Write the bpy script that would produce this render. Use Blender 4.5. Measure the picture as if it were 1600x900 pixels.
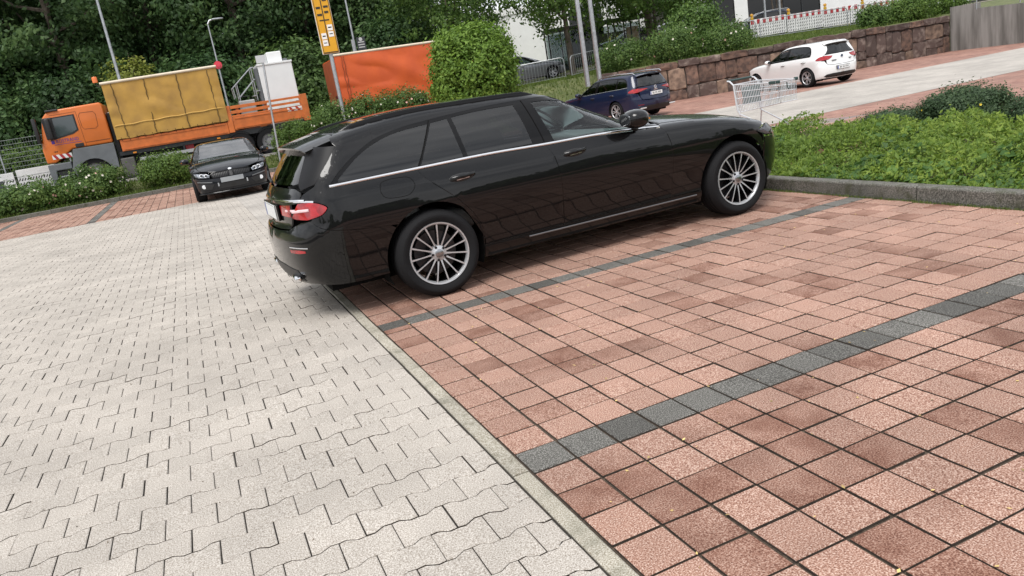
import bpy, bmesh, math, random
import numpy as np
from mathutils import Vector, Matrix
from mathutils.geometry import delaunay_2d_cdt
R = math.radians
random.seed(7); RNG = np.random.default_rng(7)
for o in list(bpy.data.objects): bpy.data.objects.remove(o)
SC = bpy.context.scene
COL = SC.collection

# ---------------------------------------------------------------- camera
CAM_POS = Vector((-0.9342, -2.7144, 1.4650))
PITCH, ROLL, YAW = R(14.745), R(-9.567), R(68.840)
fw = Vector((math.cos(YAW)*math.cos(PITCH), math.sin(YAW)*math.cos(PITCH), -math.sin(PITCH)))
r0 = Vector((math.sin(YAW), -math.cos(YAW), 0)); u0 = r0.cross(fw)
rt = math.cos(ROLL)*r0 + math.sin(ROLL)*u0
up = -math.sin(ROLL)*r0 + math.cos(ROLL)*u0
cd = bpy.data.cameras.new('camera'); cam = bpy.data.objects.new('camera', cd); COL.objects.link(cam)
cam.matrix_world = Matrix(((rt.x, up.x, -fw.x, CAM_POS.x), (rt.y, up.y, -fw.y, CAM_POS.y), (rt.z, up.z, -fw.z, CAM_POS.z), (0, 0, 0, 1)))
cd.sensor_width = 36; cd.lens = 36*1176.4/1600; cd.clip_start = 0.05; cd.clip_end = 2000
SC.camera = cam

# ---------------------------------------------------------------- world, sun, exposure
SUN_EL, SUN_AZ = R(60), R(-132)          # azimuth of the sun measured from +x towards +y
w = bpy.data.worlds.new('World'); SC.world = w; w.use_nodes = True
nt = w.node_tree; nt.nodes.clear()
out = nt.nodes.new('ShaderNodeOutputWorld'); bg = nt.nodes.new('ShaderNodeBackground')
sky = nt.nodes.new('ShaderNodeTexSky'); sky.sky_type = 'NISHITA'; sky.sun_disc = False
sky.sun_elevation = SUN_EL; sky.sun_rotation = R(90) - SUN_AZ
sky.air_density = 1.0; sky.dust_density = 4.0; sky.ozone_density = 1.0
# broken cloud cover: the whole dome is veiled by an even, procedural cloud sheet
tc = nt.nodes.new('ShaderNodeTexCoord'); mp = nt.nodes.new('ShaderNodeMapping'); mp.inputs['Scale'].default_value = (1, 1, 2.6)
nz = nt.nodes.new('ShaderNodeTexNoise'); nz.inputs['Scale'].default_value = 2.6; nz.inputs['Detail'].default_value = 7; nz.inputs['Roughness'].default_value = .58
rp = nt.nodes.new('ShaderNodeValToRGB'); rp.color_ramp.elements[0].position = .30; rp.color_ramp.elements[1].position = .72
rp.color_ramp.elements[0].color = (4.6, 4.9, 5.4, 1); rp.color_ramp.elements[1].color = (12.5, 12.6, 12.8, 1)
mx = nt.nodes.new('ShaderNodeMix'); mx.data_type = 'RGBA'; mx.inputs[0].default_value = .86
nt.links.new(tc.outputs['Generated'], mp.inputs['Vector']); nt.links.new(mp.outputs[0], nz.inputs['Vector']); nt.links.new(nz.outputs['Fac'], rp.inputs[0])
nt.links.new(sky.outputs[0], mx.inputs[6]); nt.links.new(rp.outputs[0], mx.inputs[7])
nt.links.new(mx.outputs[2], bg.inputs['Color']); bg.inputs['Strength'].default_value = 0.09
nt.links.new(bg.outputs[0], out.inputs['Surface'])
sl = bpy.data.lights.new('sun', 'SUN'); sl.energy = 2.0; sl.angle = R(28); sl.color = (1, .975, .94)
so = bpy.data.objects.new('sun', sl); COL.objects.link(so)
so.rotation_euler = Vector((-math.cos(SUN_EL)*math.cos(SUN_AZ), -math.cos(SUN_EL)*math.sin(SUN_AZ), -math.sin(SUN_EL))).to_track_quat('-Z', 'Y').to_euler()
so.location = (0, 0, 30)
SC.view_settings.view_transform = 'Standard'; SC.view_settings.look = 'None'; SC.view_settings.exposure = 0.60; SC.view_settings.gamma = 1
SC.render.engine = 'CYCLES'
SC.cycles.transparent_max_bounces = 16; SC.cycles.max_bounces = 8

# ---------------------------------------------------------------- materials
MATS = {}
def mat(name, col=(.5, .5, .5), rough=.6, metal=0., var=0., scale=4., col2=None, bump=0., bscale=30., coat=0., spec=.5, island=0., objrand=0., detail=5, sheen=0., contrast=(.35, .65), coords='Object'):
    if name in MATS: return MATS[name]
    m = bpy.data.materials.new(name); m.use_nodes = True; n = m.node_tree; b = n.nodes['Principled BSDF']
    b.inputs['Base Color'].default_value = (*col, 1); b.inputs['Roughness'].default_value = rough; b.inputs['Metallic'].default_value = metal
    b.inputs['Coat Weight'].default_value = coat; b.inputs['Coat Roughness'].default_value = .03; b.inputs['Coat IOR'].default_value = 1.4; b.inputs['Specular IOR Level'].default_value = spec
    tcn = n.nodes.new('ShaderNodeTexCoord')
    last = None
    if col2 is not None or var:
        c2 = col2 if col2 is not None else tuple(c*(1-var) for c in col)
        t = n.nodes.new('ShaderNodeTexNoise'); t.inputs['Scale'].default_value = scale; t.inputs['Detail'].default_value = detail
        n.links.new(tcn.outputs[coords], t.inputs['Vector'])
        r = n.nodes.new('ShaderNodeValToRGB'); r.color_ramp.elements[0].position = contrast[0]; r.color_ramp.elements[1].position = contrast[1]
        r.color_ramp.elements[0].color = (*col, 1); r.color_ramp.elements[1].color = (*c2, 1)
        n.links.new(t.outputs['Fac'], r.inputs[0]); last = r.outputs[0]
    if island or objrand:
        h = n.nodes.new('ShaderNodeHueSaturation'); h.inputs['Color'].default_value = (*col, 1)
        if last: n.links.new(last, h.inputs['Color'])
        g = n.nodes.new('ShaderNodeNewGeometry' if island else 'ShaderNodeObjectInfo')
        mr = n.nodes.new('ShaderNodeMapRange'); a = island or objrand
        mr.inputs[3].default_value = 1-a; mr.inputs[4].default_value = 1+a
        n.links.new(g.outputs['Random Per Island' if island else 'Random'], mr.inputs[0]); n.links.new(mr.outputs[0], h.inputs['Value'])
        last = h.outputs[0]
    if last: n.links.new(last, b.inputs['Base Color'])
    if bump:
        t2 = n.nodes.new('ShaderNodeTexNoise'); t2.inputs['Scale'].default_value = bscale; t2.inputs['Detail'].default_value = 4
        n.links.new(tcn.outputs[coords], t2.inputs['Vector'])
        bn = n.nodes.new('ShaderNodeBump'); bn.inputs['Strength'].default_value = bump; bn.inputs['Distance'].default_value = .01
        n.links.new(t2.outputs['Fac'], bn.inputs['Height']); n.links.new(bn.outputs[0], b.inputs['Normal'])
    MATS[name] = m; return m
def glass(name, tint, refl=1.0, ior=1.5):
    if name in MATS: return MATS[name]
    m = bpy.data.materials.new(name); m.use_nodes = True; n = m.node_tree; n.nodes.clear()
    o = n.nodes.new('ShaderNodeOutputMaterial'); t = n.nodes.new('ShaderNodeBsdfTransparent'); g = n.nodes.new('ShaderNodeBsdfGlossy')
    t.inputs[0].default_value = (*tint, 1); g.inputs['Roughness'].default_value = .015; g.inputs[0].default_value = (refl, refl, refl, 1)
    f = n.nodes.new('ShaderNodeFresnel'); f.inputs[0].default_value = ior; x = n.nodes.new('ShaderNodeMixShader')
    n.links.new(f.outputs[0], x.inputs[0]); n.links.new(t.outputs[0], x.inputs[1]); n.links.new(g.outputs[0], x.inputs[2]); n.links.new(x.outputs[0], o.inputs[0])
    MATS[name] = m; return m
def leafmat(name, c1, c2, c3, rough=.55, trans=.40, nscale=1.3, namp=.9, noff=-.22):
    # foliage colour: every leaf differs a little, with larger patches of another tone
    if name in MATS: return MATS[name]
    m = bpy.data.materials.new(name); m.use_nodes = True; n = m.node_tree; b = n.nodes['Principled BSDF']
    g = n.nodes.new('ShaderNodeNewGeometry'); r = n.nodes.new('ShaderNodeValToRGB'); cr = r.color_ramp
    cr.elements[0].color = (*c1, 1); cr.elements[1].color = (*c3, 1); e = cr.elements.new(.55); e.color = (*c2, 1)
    tcn = n.nodes.new('ShaderNodeTexCoord'); t = n.nodes.new('ShaderNodeTexNoise'); t.inputs['Scale'].default_value = nscale; t.inputs['Detail'].default_value = 3
    n.links.new(tcn.outputs['Object'], t.inputs['Vector'])
    a = n.nodes.new('ShaderNodeMath'); a.operation = 'MULTIPLY_ADD'; a.inputs[1].default_value = .6
    s = n.nodes.new('ShaderNodeMath'); s.operation = 'MULTIPLY_ADD'; s.inputs[1].default_value = namp; s.inputs[2].default_value = noff
    n.links.new(t.outputs['Fac'], s.inputs[0]); n.links.new(g.outputs['Random Per Island'], a.inputs[0]); n.links.new(s.outputs[0], a.inputs[2])
    n.links.new(a.outputs[0], r.inputs[0]); n.links.new(r.outputs[0], b.inputs['Base Color'])
    b.inputs['Roughness'].default_value = rough; b.inputs['Specular IOR Level'].default_value = .35
    tr = n.nodes.new('ShaderNodeBsdfTranslucent'); n.links.new(r.outputs[0], tr.inputs[0]); x = n.nodes.new('ShaderNodeMixShader'); x.inputs[0].default_value = trans
    o = n.nodes['Material Output']; n.links.new(b.outputs[0], x.inputs[1]); n.links.new(tr.outputs[0], x.inputs[2]); n.links.new(x.outputs[0], o.inputs[0])
    MATS[name] = m; return m

# ---------------------------------------------------------------- mesh helpers
def link(name, me, m=None, parent=None):
    o = bpy.data.objects.new(name, me); COL.objects.link(o)
    if me is not None and m is not None and not me.materials: me.materials.append(m)
    if parent is not None: o.parent = parent
    return o
def empty(name, loc=(0, 0, 0), rz=0., rx=0., ry=0.):
    o = bpy.data.objects.new(name, None); COL.objects.link(o); o.location = loc; o.rotation_euler = (rx, ry, rz); o.empty_display_size = .2
    return o
def tag(o, label, cat, group=None):
    o['label'] = label; o['category'] = cat
    if group: o['group'] = group
    return o
def struct(o): o['kind'] = 'structure'; return o
def stuff(o): o['kind'] = 'stuff'; return o
class MB:
    def __init__(s): s.v = []; s.f = []
    def add(s, v, f):
        n = len(s.v); s.v += [tuple(p) for p in v]; s.f += [tuple(i+n for i in q) for q in f]; return s
    def box(s, c, d, rz=0., M=None):
        x, y, z = d[0]/2, d[1]/2, d[2]/2; cs, sn = math.cos(rz), math.sin(rz)
        P = [(-x, -y, -z), (x, -y, -z), (x, y, -z), (-x, y, -z), (-x, -y, z), (x, -y, z), (x, y, z), (-x, y, z)]
        P = [Vector((a*cs-b*sn, a*sn+b*cs, e)) for a, b, e in P]
        if M is not None: P = [M @ p for p in P]
        return s.add([p+Vector(c) for p in P], [(0, 3, 2, 1), (4, 5, 6, 7), (0, 1, 5, 4), (1, 2, 6, 5), (2, 3, 7, 6), (3, 0, 4, 7)])
    def b2(s, a, b): return s.box([(p+q)/2 for p, q in zip(a, b)], [abs(q-p) for p, q in zip(a, b)])
    def tube(s, path, r, n=8, caps=True):
        P = [Vector(p) for p in path]; rr = r if isinstance(r, (list, tuple)) else [r]*len(P); V = []; F = []
        up0 = None
        for i, p in enumerate(P):
            d = (P[min(i+1, len(P)-1)]-P[max(i-1, 0)]).normalized()
            if up0 is None:
                a = Vector((0, 0, 1)) if abs(d.z) < .9 else Vector((1, 0, 0)); up0 = (a-d*a.dot(d)).normalized()
            else:
                up0 = (up0-d*up0.dot(d)); up0 = up0.normalized() if up0.length > 1e-6 else Vector((1, 0, 0))
            sd = d.cross(up0)
            V += [p+(math.cos(2*math.pi*k/n)*up0+math.sin(2*math.pi*k/n)*sd)*rr[i] for k in range(n)]
        for i in range(len(P)-1):
            F += [(i*n+k, i*n+(k+1) % n, (i+1)*n+(k+1) % n, (i+1)*n+k) for k in range(n)]
        if caps: F += [tuple(range(n-1, -1, -1)), tuple((len(P)-1)*n+k for k in range(n))]
        return s.add(V, F)
    def lathe(s, prof, n=32, M=None, close=False):
        # profile (r, h) turned about the y axis: h runs along y
        V = []; F = []
        for r, h in prof:
            for k in range(n):
                a = 2*math.pi*k/n; v = Vector((r*math.cos(a), h, r*math.sin(a))); V.append(M @ v if M is not None else v)
        m = len(prof)
        for i in range(m-1 if not close else m):
            j = (i+1) % m
            F += [(i*n+k, j*n+k, j*n+(k+1) % n, i*n+(k+1) % n) for k in range(n)]
        return s.add(V, F)
    def prism(s, poly, lo, hi, axis='y'):
        def mk(u, v, t): return {'y': (u, t, v), 'x': (t, u, v), 'z': (u, v, t)}[axis]
        n = len(poly); V = [mk(u, v, lo) for u, v in poly]+[mk(u, v, hi) for u, v in poly]
        F = [tuple(range(n)), tuple(range(2*n-1, n-1, -1))]+[(i, i+n, (i+1) % n+n, (i+1) % n) for i in range(n)]
        return s.add(V, F)
    def ell(s, c, r, nu=16, nv=10, e=1.0, M=None):
        V = []; F = []
        def sp(t): return math.copysign(abs(t)**e, t)
        for j in range(nv+1):
            b = -math.pi/2+math.pi*j/nv
            for i in range(nu):
                a = 2*math.pi*i/nu
                v = Vector((r[0]*sp(math.cos(b))*sp(math.cos(a)), r[1]*sp(math.cos(b))*sp(math.sin(a)), r[2]*sp(math.sin(b))))
                V.append((M @ v if M is not None else v)+Vector(c))
        for j in range(nv):
            F += [(j*nu+i, j*nu+(i+1) % nu, (j+1)*nu+(i+1) % nu, (j+1)*nu+i) for i in range(nu)]
        return s.add(V, F)
    def mesh(s, name, bevel=0., seg=2, smooth=False, recalc=True):
        bm = bmesh.new(); vs = [bm.verts.new(p) for p in s.v]
        for q in s.f:
            try: bm.faces.new([vs[i] for i in q])
            except ValueError: pass
        if recalc: bmesh.ops.recalc_face_normals(bm, faces=bm.faces)
        if bevel:
            ed = [e for e in bm.edges if len(e.link_faces) == 2 and e.calc_face_angle(0) > R(28)]
            bmesh.ops.bevel(bm, geom=ed, offset=bevel, segments=seg, profile=.5, affect='EDGES', clamp_overlap=True)
        me = bpy.data.meshes.new(name); bm.to_mesh(me); bm.free()
        if smooth: me.polygons.foreach_set('use_smooth', [True]*len(me.polygons)); me.set_sharp_from_angle(angle=R(40))
        return me
    def build(s, name, m, parent=None, bevel=0., seg=2, smooth=False, recalc=True):
        return link(name, s.mesh(name, bevel, seg, smooth, recalc), m, parent)
def npmesh(name, V, F, m, smooth=False):
    # fast mesh from numpy arrays, all faces with the same corner count
    V = np.asarray(V, np.float32); F = np.asarray(F, np.int32); k = F.shape[1]
    me = bpy.data.meshes.new(name); me.vertices.add(len(V)); me.vertices.foreach_set('co', V.ravel())
    me.loops.add(F.size); me.loops.foreach_set('vertex_index', F.ravel())
    me.polygons.add(len(F)); me.polygons.foreach_set('loop_start', np.arange(0, F.size, k, dtype=np.int32))
    if smooth: me.polygons.foreach_set('use_smooth', np.ones(len(F), bool))
    me.update(calc_edges=True); me.validate()
    if m: me.materials.append(m)
    return me
def copytree(o, parent=None):
    c = o.copy(); COL.objects.link(c); c.parent = parent
    for ch in list(o.children): copytree(ch, c)
    return c
def text_mesh(txt, size, m, parent, M, name='lettering', extrude=.001, align='CENTER', sx=1.):
    cu = bpy.data.curves.new(name, 'FONT'); cu.body = txt; cu.size = size; cu.align_x = align; cu.align_y = 'CENTER'; cu.extrude = extrude; cu.resolution_u = 2
    t = bpy.data.objects.new(name+'_curve', cu); COL.objects.link(t)
    dg = bpy.context.evaluated_depsgraph_get(); me = bpy.data.meshes.new_from_object(t.evaluated_get(dg))
    bpy.data.objects.remove(t); me.name = name
    me.transform(Matrix.Diagonal((sx, 1, 1, 1))); me.transform(M); me.materials.clear()
    return link(name, me, m, parent)
def spl(pts):
    # monotone cubic through (x, y) points, clamped outside
    X = np.array([p[0] for p in pts], float); Y = np.array([p[1] for p in pts], float)
    h = np.diff(X); d = np.diff(Y)/h; T = np.zeros(len(X)); T[0] = d[0]; T[-1] = d[-1]
    for i in range(1, len(X)-1):
        T[i] = 0 if d[i-1]*d[i] <= 0 else 2*d[i-1]*d[i]/(d[i-1]+d[i]) if abs(d[i-1]+d[i]) > 1e-9 else 0
    def f(x):
        x = np.clip(np.asarray(x, float), X[0], X[-1]); i = np.clip(np.searchsorted(X, x)-1, 0, len(X)-2)
        t = (x-X[i])/h[i]; a = t*t*(3-2*t)
        return Y[i]*(1-a)+Y[i+1]*a+h[i]*(T[i]*t*(1-t)**2-T[i+1]*t*t*(1-t))
    return f
def sstep(t): t = min(1., max(0., t)); return t*t*(3-2*t)
def gz(x, y): return -0.2*sstep((x-4)/5)*sstep((y-5)/6)      # the car park dips gently to the far right
# ---------------------------------------------------------------- car bodies
# A body is one smooth closed surface G(x,y,z)=0 (x forward, y left, z up, origin on the ground under the rear axle).
# Doors, wings, glass and lamps are panels cut from that surface along their shut lines.
class Shape:
    def __init__(s, zt, xr, xf, P, Sl, Sh, kz, xkr, xkf, crown=.085, bow=None, k=.07, nr=3., mr=2., nf=2.6, mf=2.):
        s.zt, s.xr, s.xf, s.P = spl(zt), spl(xr), spl(xf), spl(P)
        s.Sl, s.Sh, s.kz, s.xkr, s.xkf, s.crown, s.k = spl(Sl), spl(Sh), kz, xkr, xkf, crown, k
        s.bow = spl(bow or [(-2, 0), (1.0, 0.05), (1.6, .34), (2.2, .30), (2.6, .12), (5, .12)])
        s.nr, s.mr, s.nf, s.mf = nr, mr, nf, mf
    def ztop(s, x, y):
        ay = np.abs(y); return s.zt(x+s.bow(x)*ay*ay)-s.crown*ay**2.2
    def W(s, x, z):
        w = s.P(x)+np.where(z < s.kz, s.Sl(np.minimum(z, s.kz)), s.Sh(np.maximum(z, s.kz)))
        tr = np.maximum((s.xkr-x)/(s.xkr-s.xr(z)), 0); tf = np.maximum((x-s.xkf)/(s.xf(z)-s.xkf), 0)
        cr = np.where(tr < 1, (1-np.minimum(tr, 1)**s.nr)**(1/s.mr), 1-tr); cf = np.where(tf < 1, (1-np.minimum(tf, 1)**s.nf)**(1/s.mf), 1-tf)
        return w*np.minimum(cr, cf)
    def G(s, x, y, z):
        a = np.abs(y)-s.W(x, z); b = z-s.ztop(x, y)
        h = np.maximum(s.k-np.abs(a-b), 0)/s.k
        return np.maximum(a, b)+h*h*s.k/4
    def normal(s, p):
        e = 2e-3; n = np.zeros_like(p)
        for i in range(3):
            d = np.zeros(3); d[i] = e; n[:, i] = s.G(*(p+d).T)-s.G(*(p-d).T)
        L = np.linalg.norm(n, axis=1, keepdims=True); return n/np.maximum(L, 1e-9)
    def cast(s, o, d, tmax):
        n = 120; ts = np.linspace(0, tmax, n); lo = np.zeros(len(o)); hi = np.full(len(o), tmax); found = np.zeros(len(o), bool)
        for i in range(1, n):
            q = o+d*ts[i]; ins = (s.G(*q.T) < 0) & ~found
            lo[ins] = ts[i-1]; hi[ins] = ts[i]; found |= ins
        for _ in range(26):
            m = (lo+hi)/2; ins = s.G(*(o+d*m[:, None]).T) < 0
            hi = np.where(ins, m, hi); lo = np.where(ins, lo, m)
        return o+d*((lo+hi)/2)[:, None]
X0R, X0F = -.25, 2.7
class Proj:
    def __init__(s, kind, x0=0.): s.kind = kind; s.x0 = x0
    def to2(s, p):
        x, y, z = p[:, 0], p[:, 1], p[:, 2]
        if s.kind == 'side': return np.stack([x, z], 1)
        if s.kind == 'top': return np.stack([x, y], 1)
        if s.kind == 'rear': return np.stack([np.arctan2(y, s.x0-x)*.9, z], 1)
        return np.stack([np.arctan2(y, x-s.x0)*.9, z], 1)
    def rays(s, q):
        u, v = q[:, 0], q[:, 1]; o = np.zeros((len(q), 3)); d = np.zeros((len(q), 3))
        if s.kind == 'side': o[:] = np.stack([u, np.full(len(q), 1.4), v], 1); d[:, 1] = -1; return o, d, 1.5
        if s.kind == 'top': o[:] = np.stack([u, v, np.full(len(q), 2.2)], 1); d[:, 2] = -1; return o, d, 2.
        sg = -1 if s.kind == 'rear' else 1; a = u/.9; Rr = 2.2
        o[:] = np.stack([s.x0+sg*np.cos(a)*Rr, np.sin(a)*Rr, v], 1); d[:] = np.stack([-sg*np.cos(a), -np.sin(a), 0*a], 1)
        return o, d, Rr
def inpoly(q, poly):
    x, y = q[:, 0], q[:, 1]; ins = np.zeros(len(q), bool); n = len(poly)
    for i in range(n):
        x1, y1 = poly[i]; x2, y2 = poly[(i+1) % n]
        if y1 == y2: continue
        c = ((y1 > y) != (y2 > y)) & (x < (x2-x1)*(y-y1)/(y2-y1)+x1); ins ^= c
    return ins
def resample(poly, res):
    o = []; n = len(poly)
    for i in range(n):
        a, b = poly[i], poly[(i+1) % n]; L = np.hypot(*(b-a)); k = max(1, int(math.ceil(L/res)))
        if L < 1e-5: continue
        o += [a+(b-a)*j/k for j in range(k)]
    return np.array(o)
def inset(poly, g):
    n = len(poly); A = 0
    for i in range(n): A += poly[i][0]*poly[(i+1) % n][1]-poly[(i+1) % n][0]*poly[i][1]
    sg = 1 if A > 0 else -1
    e = np.roll(poly, -1, 0)-poly; e /= np.maximum(np.linalg.norm(e, axis=1, keepdims=True), 1e-9)
    nr = np.stack([-e[:, 1], e[:, 0]], 1)*sg; m = nr+np.roll(nr, 1, 0); d = (m*nr).sum(1, keepdims=True)
    return poly+m/np.maximum(d, .5)*g
class Car:
    def __init__(s, name, shape, paint): s.S = shape; s.root = empty(name); s.paint = paint
    def pts(s, L):
        # control points: ('s',x,z) seen from the side, ('r',y,z) from behind, ('f',y,z) from the front, ('t',x,y) from above
        o = []; d = []; 
        for q in L:
            k, a, b = q
            if k == 's': o.append((a, 1.4, b)); d.append((0, -1, 0))
            elif k == 't': o.append((a, b, 2.2)); d.append((0, 0, -1))
            elif k == 'r': o.append((-2.2, a, b)); d.append((1, 0, 0))
            else: o.append((5., a, b)); d.append((-1, 0, 0))
        return s.S.cast(np.array(o, float), np.array(d, float), 2.6)
    def curve(s, L, sub=6):
        # dense 3-D curve through control points of one kind, smooth in the control plane
        k = L[0][0]; P = np.array([q[1:] for q in L], float)
        if len(P) > 2:
            Q = np.vstack([2*P[0]-P[1], P, 2*P[-1]-P[-2]]); o = []
            for i in range(1, len(Q)-2):
                for j in range(sub):
                    t = j/sub; p0, p1, p2, p3 = Q[i-1:i+3]
                    o.append(.5*((2*p1)+(p2-p0)*t+(2*p0-5*p1+4*p2-p3)*t*t+(3*p1-p0-3*p2+p3)*t**3))
            o.append(P[-1]); P = np.array(o)
        return s.pts([(k, *q) for q in P])
    def panel(s, name, bnd, kind, m, parent=None, res=.05, gap=.003, lip=.012, off=0., holes=(), sides=(1,), x0=None, label=None):
        pr = Proj(kind, x0 if x0 is not None else (X0R if kind == 'rear' else X0F))
        poly = np.concatenate([np.atleast_2d(b) for b in bnd]); q = resample(pr.to2(poly), res)
        if gap: q = inset(q, gap)
        loops = [q]+[inset(resample(pr.to2(np.concatenate([np.atleast_2d(b) for b in h])), res), -gap) for h in holes]
        lo, hi = q.min(0), q.max(0); step = res*1.05
        gx, gy = np.meshgrid(np.arange(lo[0], hi[0], step), np.arange(lo[1], hi[1], step)); gx = gx+(np.arange(gx.shape[0]) % 2)[:, None]*step/2
        g = np.stack([gx.ravel(), gy.ravel()], 1); g = g[inpoly(g, q)]
        for h in loops[1:]: g = g[~inpoly(g, h)]
        allb = np.concatenate(loops)
        if len(g): g = g[(np.sqrt(((g[:, None, :]-allb[None])**2).sum(2)).min(1) > res*.42)]
        V = [Vector(p) for p in np.concatenate(loops+[g])]; E = []; b0 = 0
        for l in loops: n = len(l); E += [(b0+i, b0+(i+1) % n) for i in range(n)]; b0 += n
        rv, re, rf, _, _, _ = delaunay_2d_cdt(V, E, [], 0, 1e-7)
        uv = np.array([tuple(v) for v in rv]); F = np.array([f for f in rf if len(f) == 3])
        cen = uv[F].mean(1); ok = inpoly(cen, q)
        for h in loops[1:]: ok &= ~inpoly(cen, h)
        F = F[ok]
        P3 = s.S.cast(*pr.rays(uv)); N = s.S.normal(P3); P3 = P3+N*off
        # orient
        a, b, c = P3[F[:, 0]], P3[F[:, 1]], P3[F[:, 2]]; fl = (np.cross(b-a, c-a)*N[F].mean(1)).sum(1) < 0
        F[fl] = F[fl][:, ::-1]
        # lips: boundary edges turned inwards so shut lines have depth
        cnt = {}
        for f in F:
            for i in range(3): e = (f[i], f[(i+1) % 3]); cnt[e] = cnt.get(e, 0)+1
        be = [e for e in cnt if (e[1], e[0]) not in cnt]
        nv = len(P3); mp = {}; LV = []; LN = []; LF = []
        if lip:
            for e in be:
                for i in e:
                    if i not in mp: mp[i] = nv+len(LV); LV.append(P3[i]); LN.append(N[i]); mp[('b', i)] = nv+len(LV); LV.append(P3[i]-N[i]*lip); LN.append(N[i])
            for a_, b_ in be: LF.append((b_, a_, mp[('b', a_)], mp[('b', b_)]))
        objs = []
        for sd in sides:
            PV = np.concatenate([P3, np.array(LV)]) if LV else P3.copy(); NN = np.concatenate([N, np.array(LN)]) if LV else N.copy()
            if sd < 0: PV = PV*[1, -1, 1]; NN = NN*[1, -1, 1]
            fs = [tuple(int(i) for i in (f if sd > 0 else f[::-1])) for f in F]+[tuple(int(i) for i in (f if sd > 0 else f[::-1])) for f in LF]
            me = bpy.data.meshes.new(name); me.from_pydata([tuple(v) for v in PV], [], fs)
            me.polygons.foreach_set('use_smooth', [True]*len(fs))
            me.normals_split_custom_set_from_vertices([tuple(v) for v in NN])
            ob = link(name, me, m, parent or s.root); objs.append(ob)
            if label: ob['label'] = label
        return objs
    def strip(s, name, curve, width, m, thick=.006, off=.0, parent=None, sides=(1,), n_off=None):
        # moulding swept along a curve on the body: a flat bar width tall standing thick proud
        C = np.asarray(curve); N = s.S.normal(C); T = np.gradient(C, axis=0); T /= np.maximum(np.linalg.norm(T, axis=1, keepdims=True), 1e-9)
        U = np.cross(N, T); U *= np.where(U[:, 2:3] < 0, -1, 1)
        out = []
        for sd in sides:
            mb = MB(); V = []; n = len(C); w2 = width/2
            prof = [(-w2, -.004), (-w2, thick*.6), (-w2*.6, thick), (w2*.6, thick), (w2, thick*.6), (w2, -.004)]
            for i in range(n):
                for a, b in prof:
                    v = C[i]+U[i]*a+N[i]*(b+off); V.append((v[0], v[1]*sd, v[2]))
            k = len(prof); F = [(i*k+j, i*k+(j+1) % k, (i+1)*k+(j+1) % k, (i+1)*k+j) for i in range(n-1) for j in range(k)]
            F += [tuple(range(k)), tuple((n-1)*k+j for j in range(k))]
            mb.add(V, F); out.append(mb.build(name, m, parent or s.root, smooth=True))
        return out
def arc(cx, cz, r, a0, a1, n=22): return [('s', cx+r*math.cos(R(a0+(a1-a0)*i/(n-1))), cz+r*math.sin(R(a0+(a1-a0)*i/(n-1)))) for i in range(n)]

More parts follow.
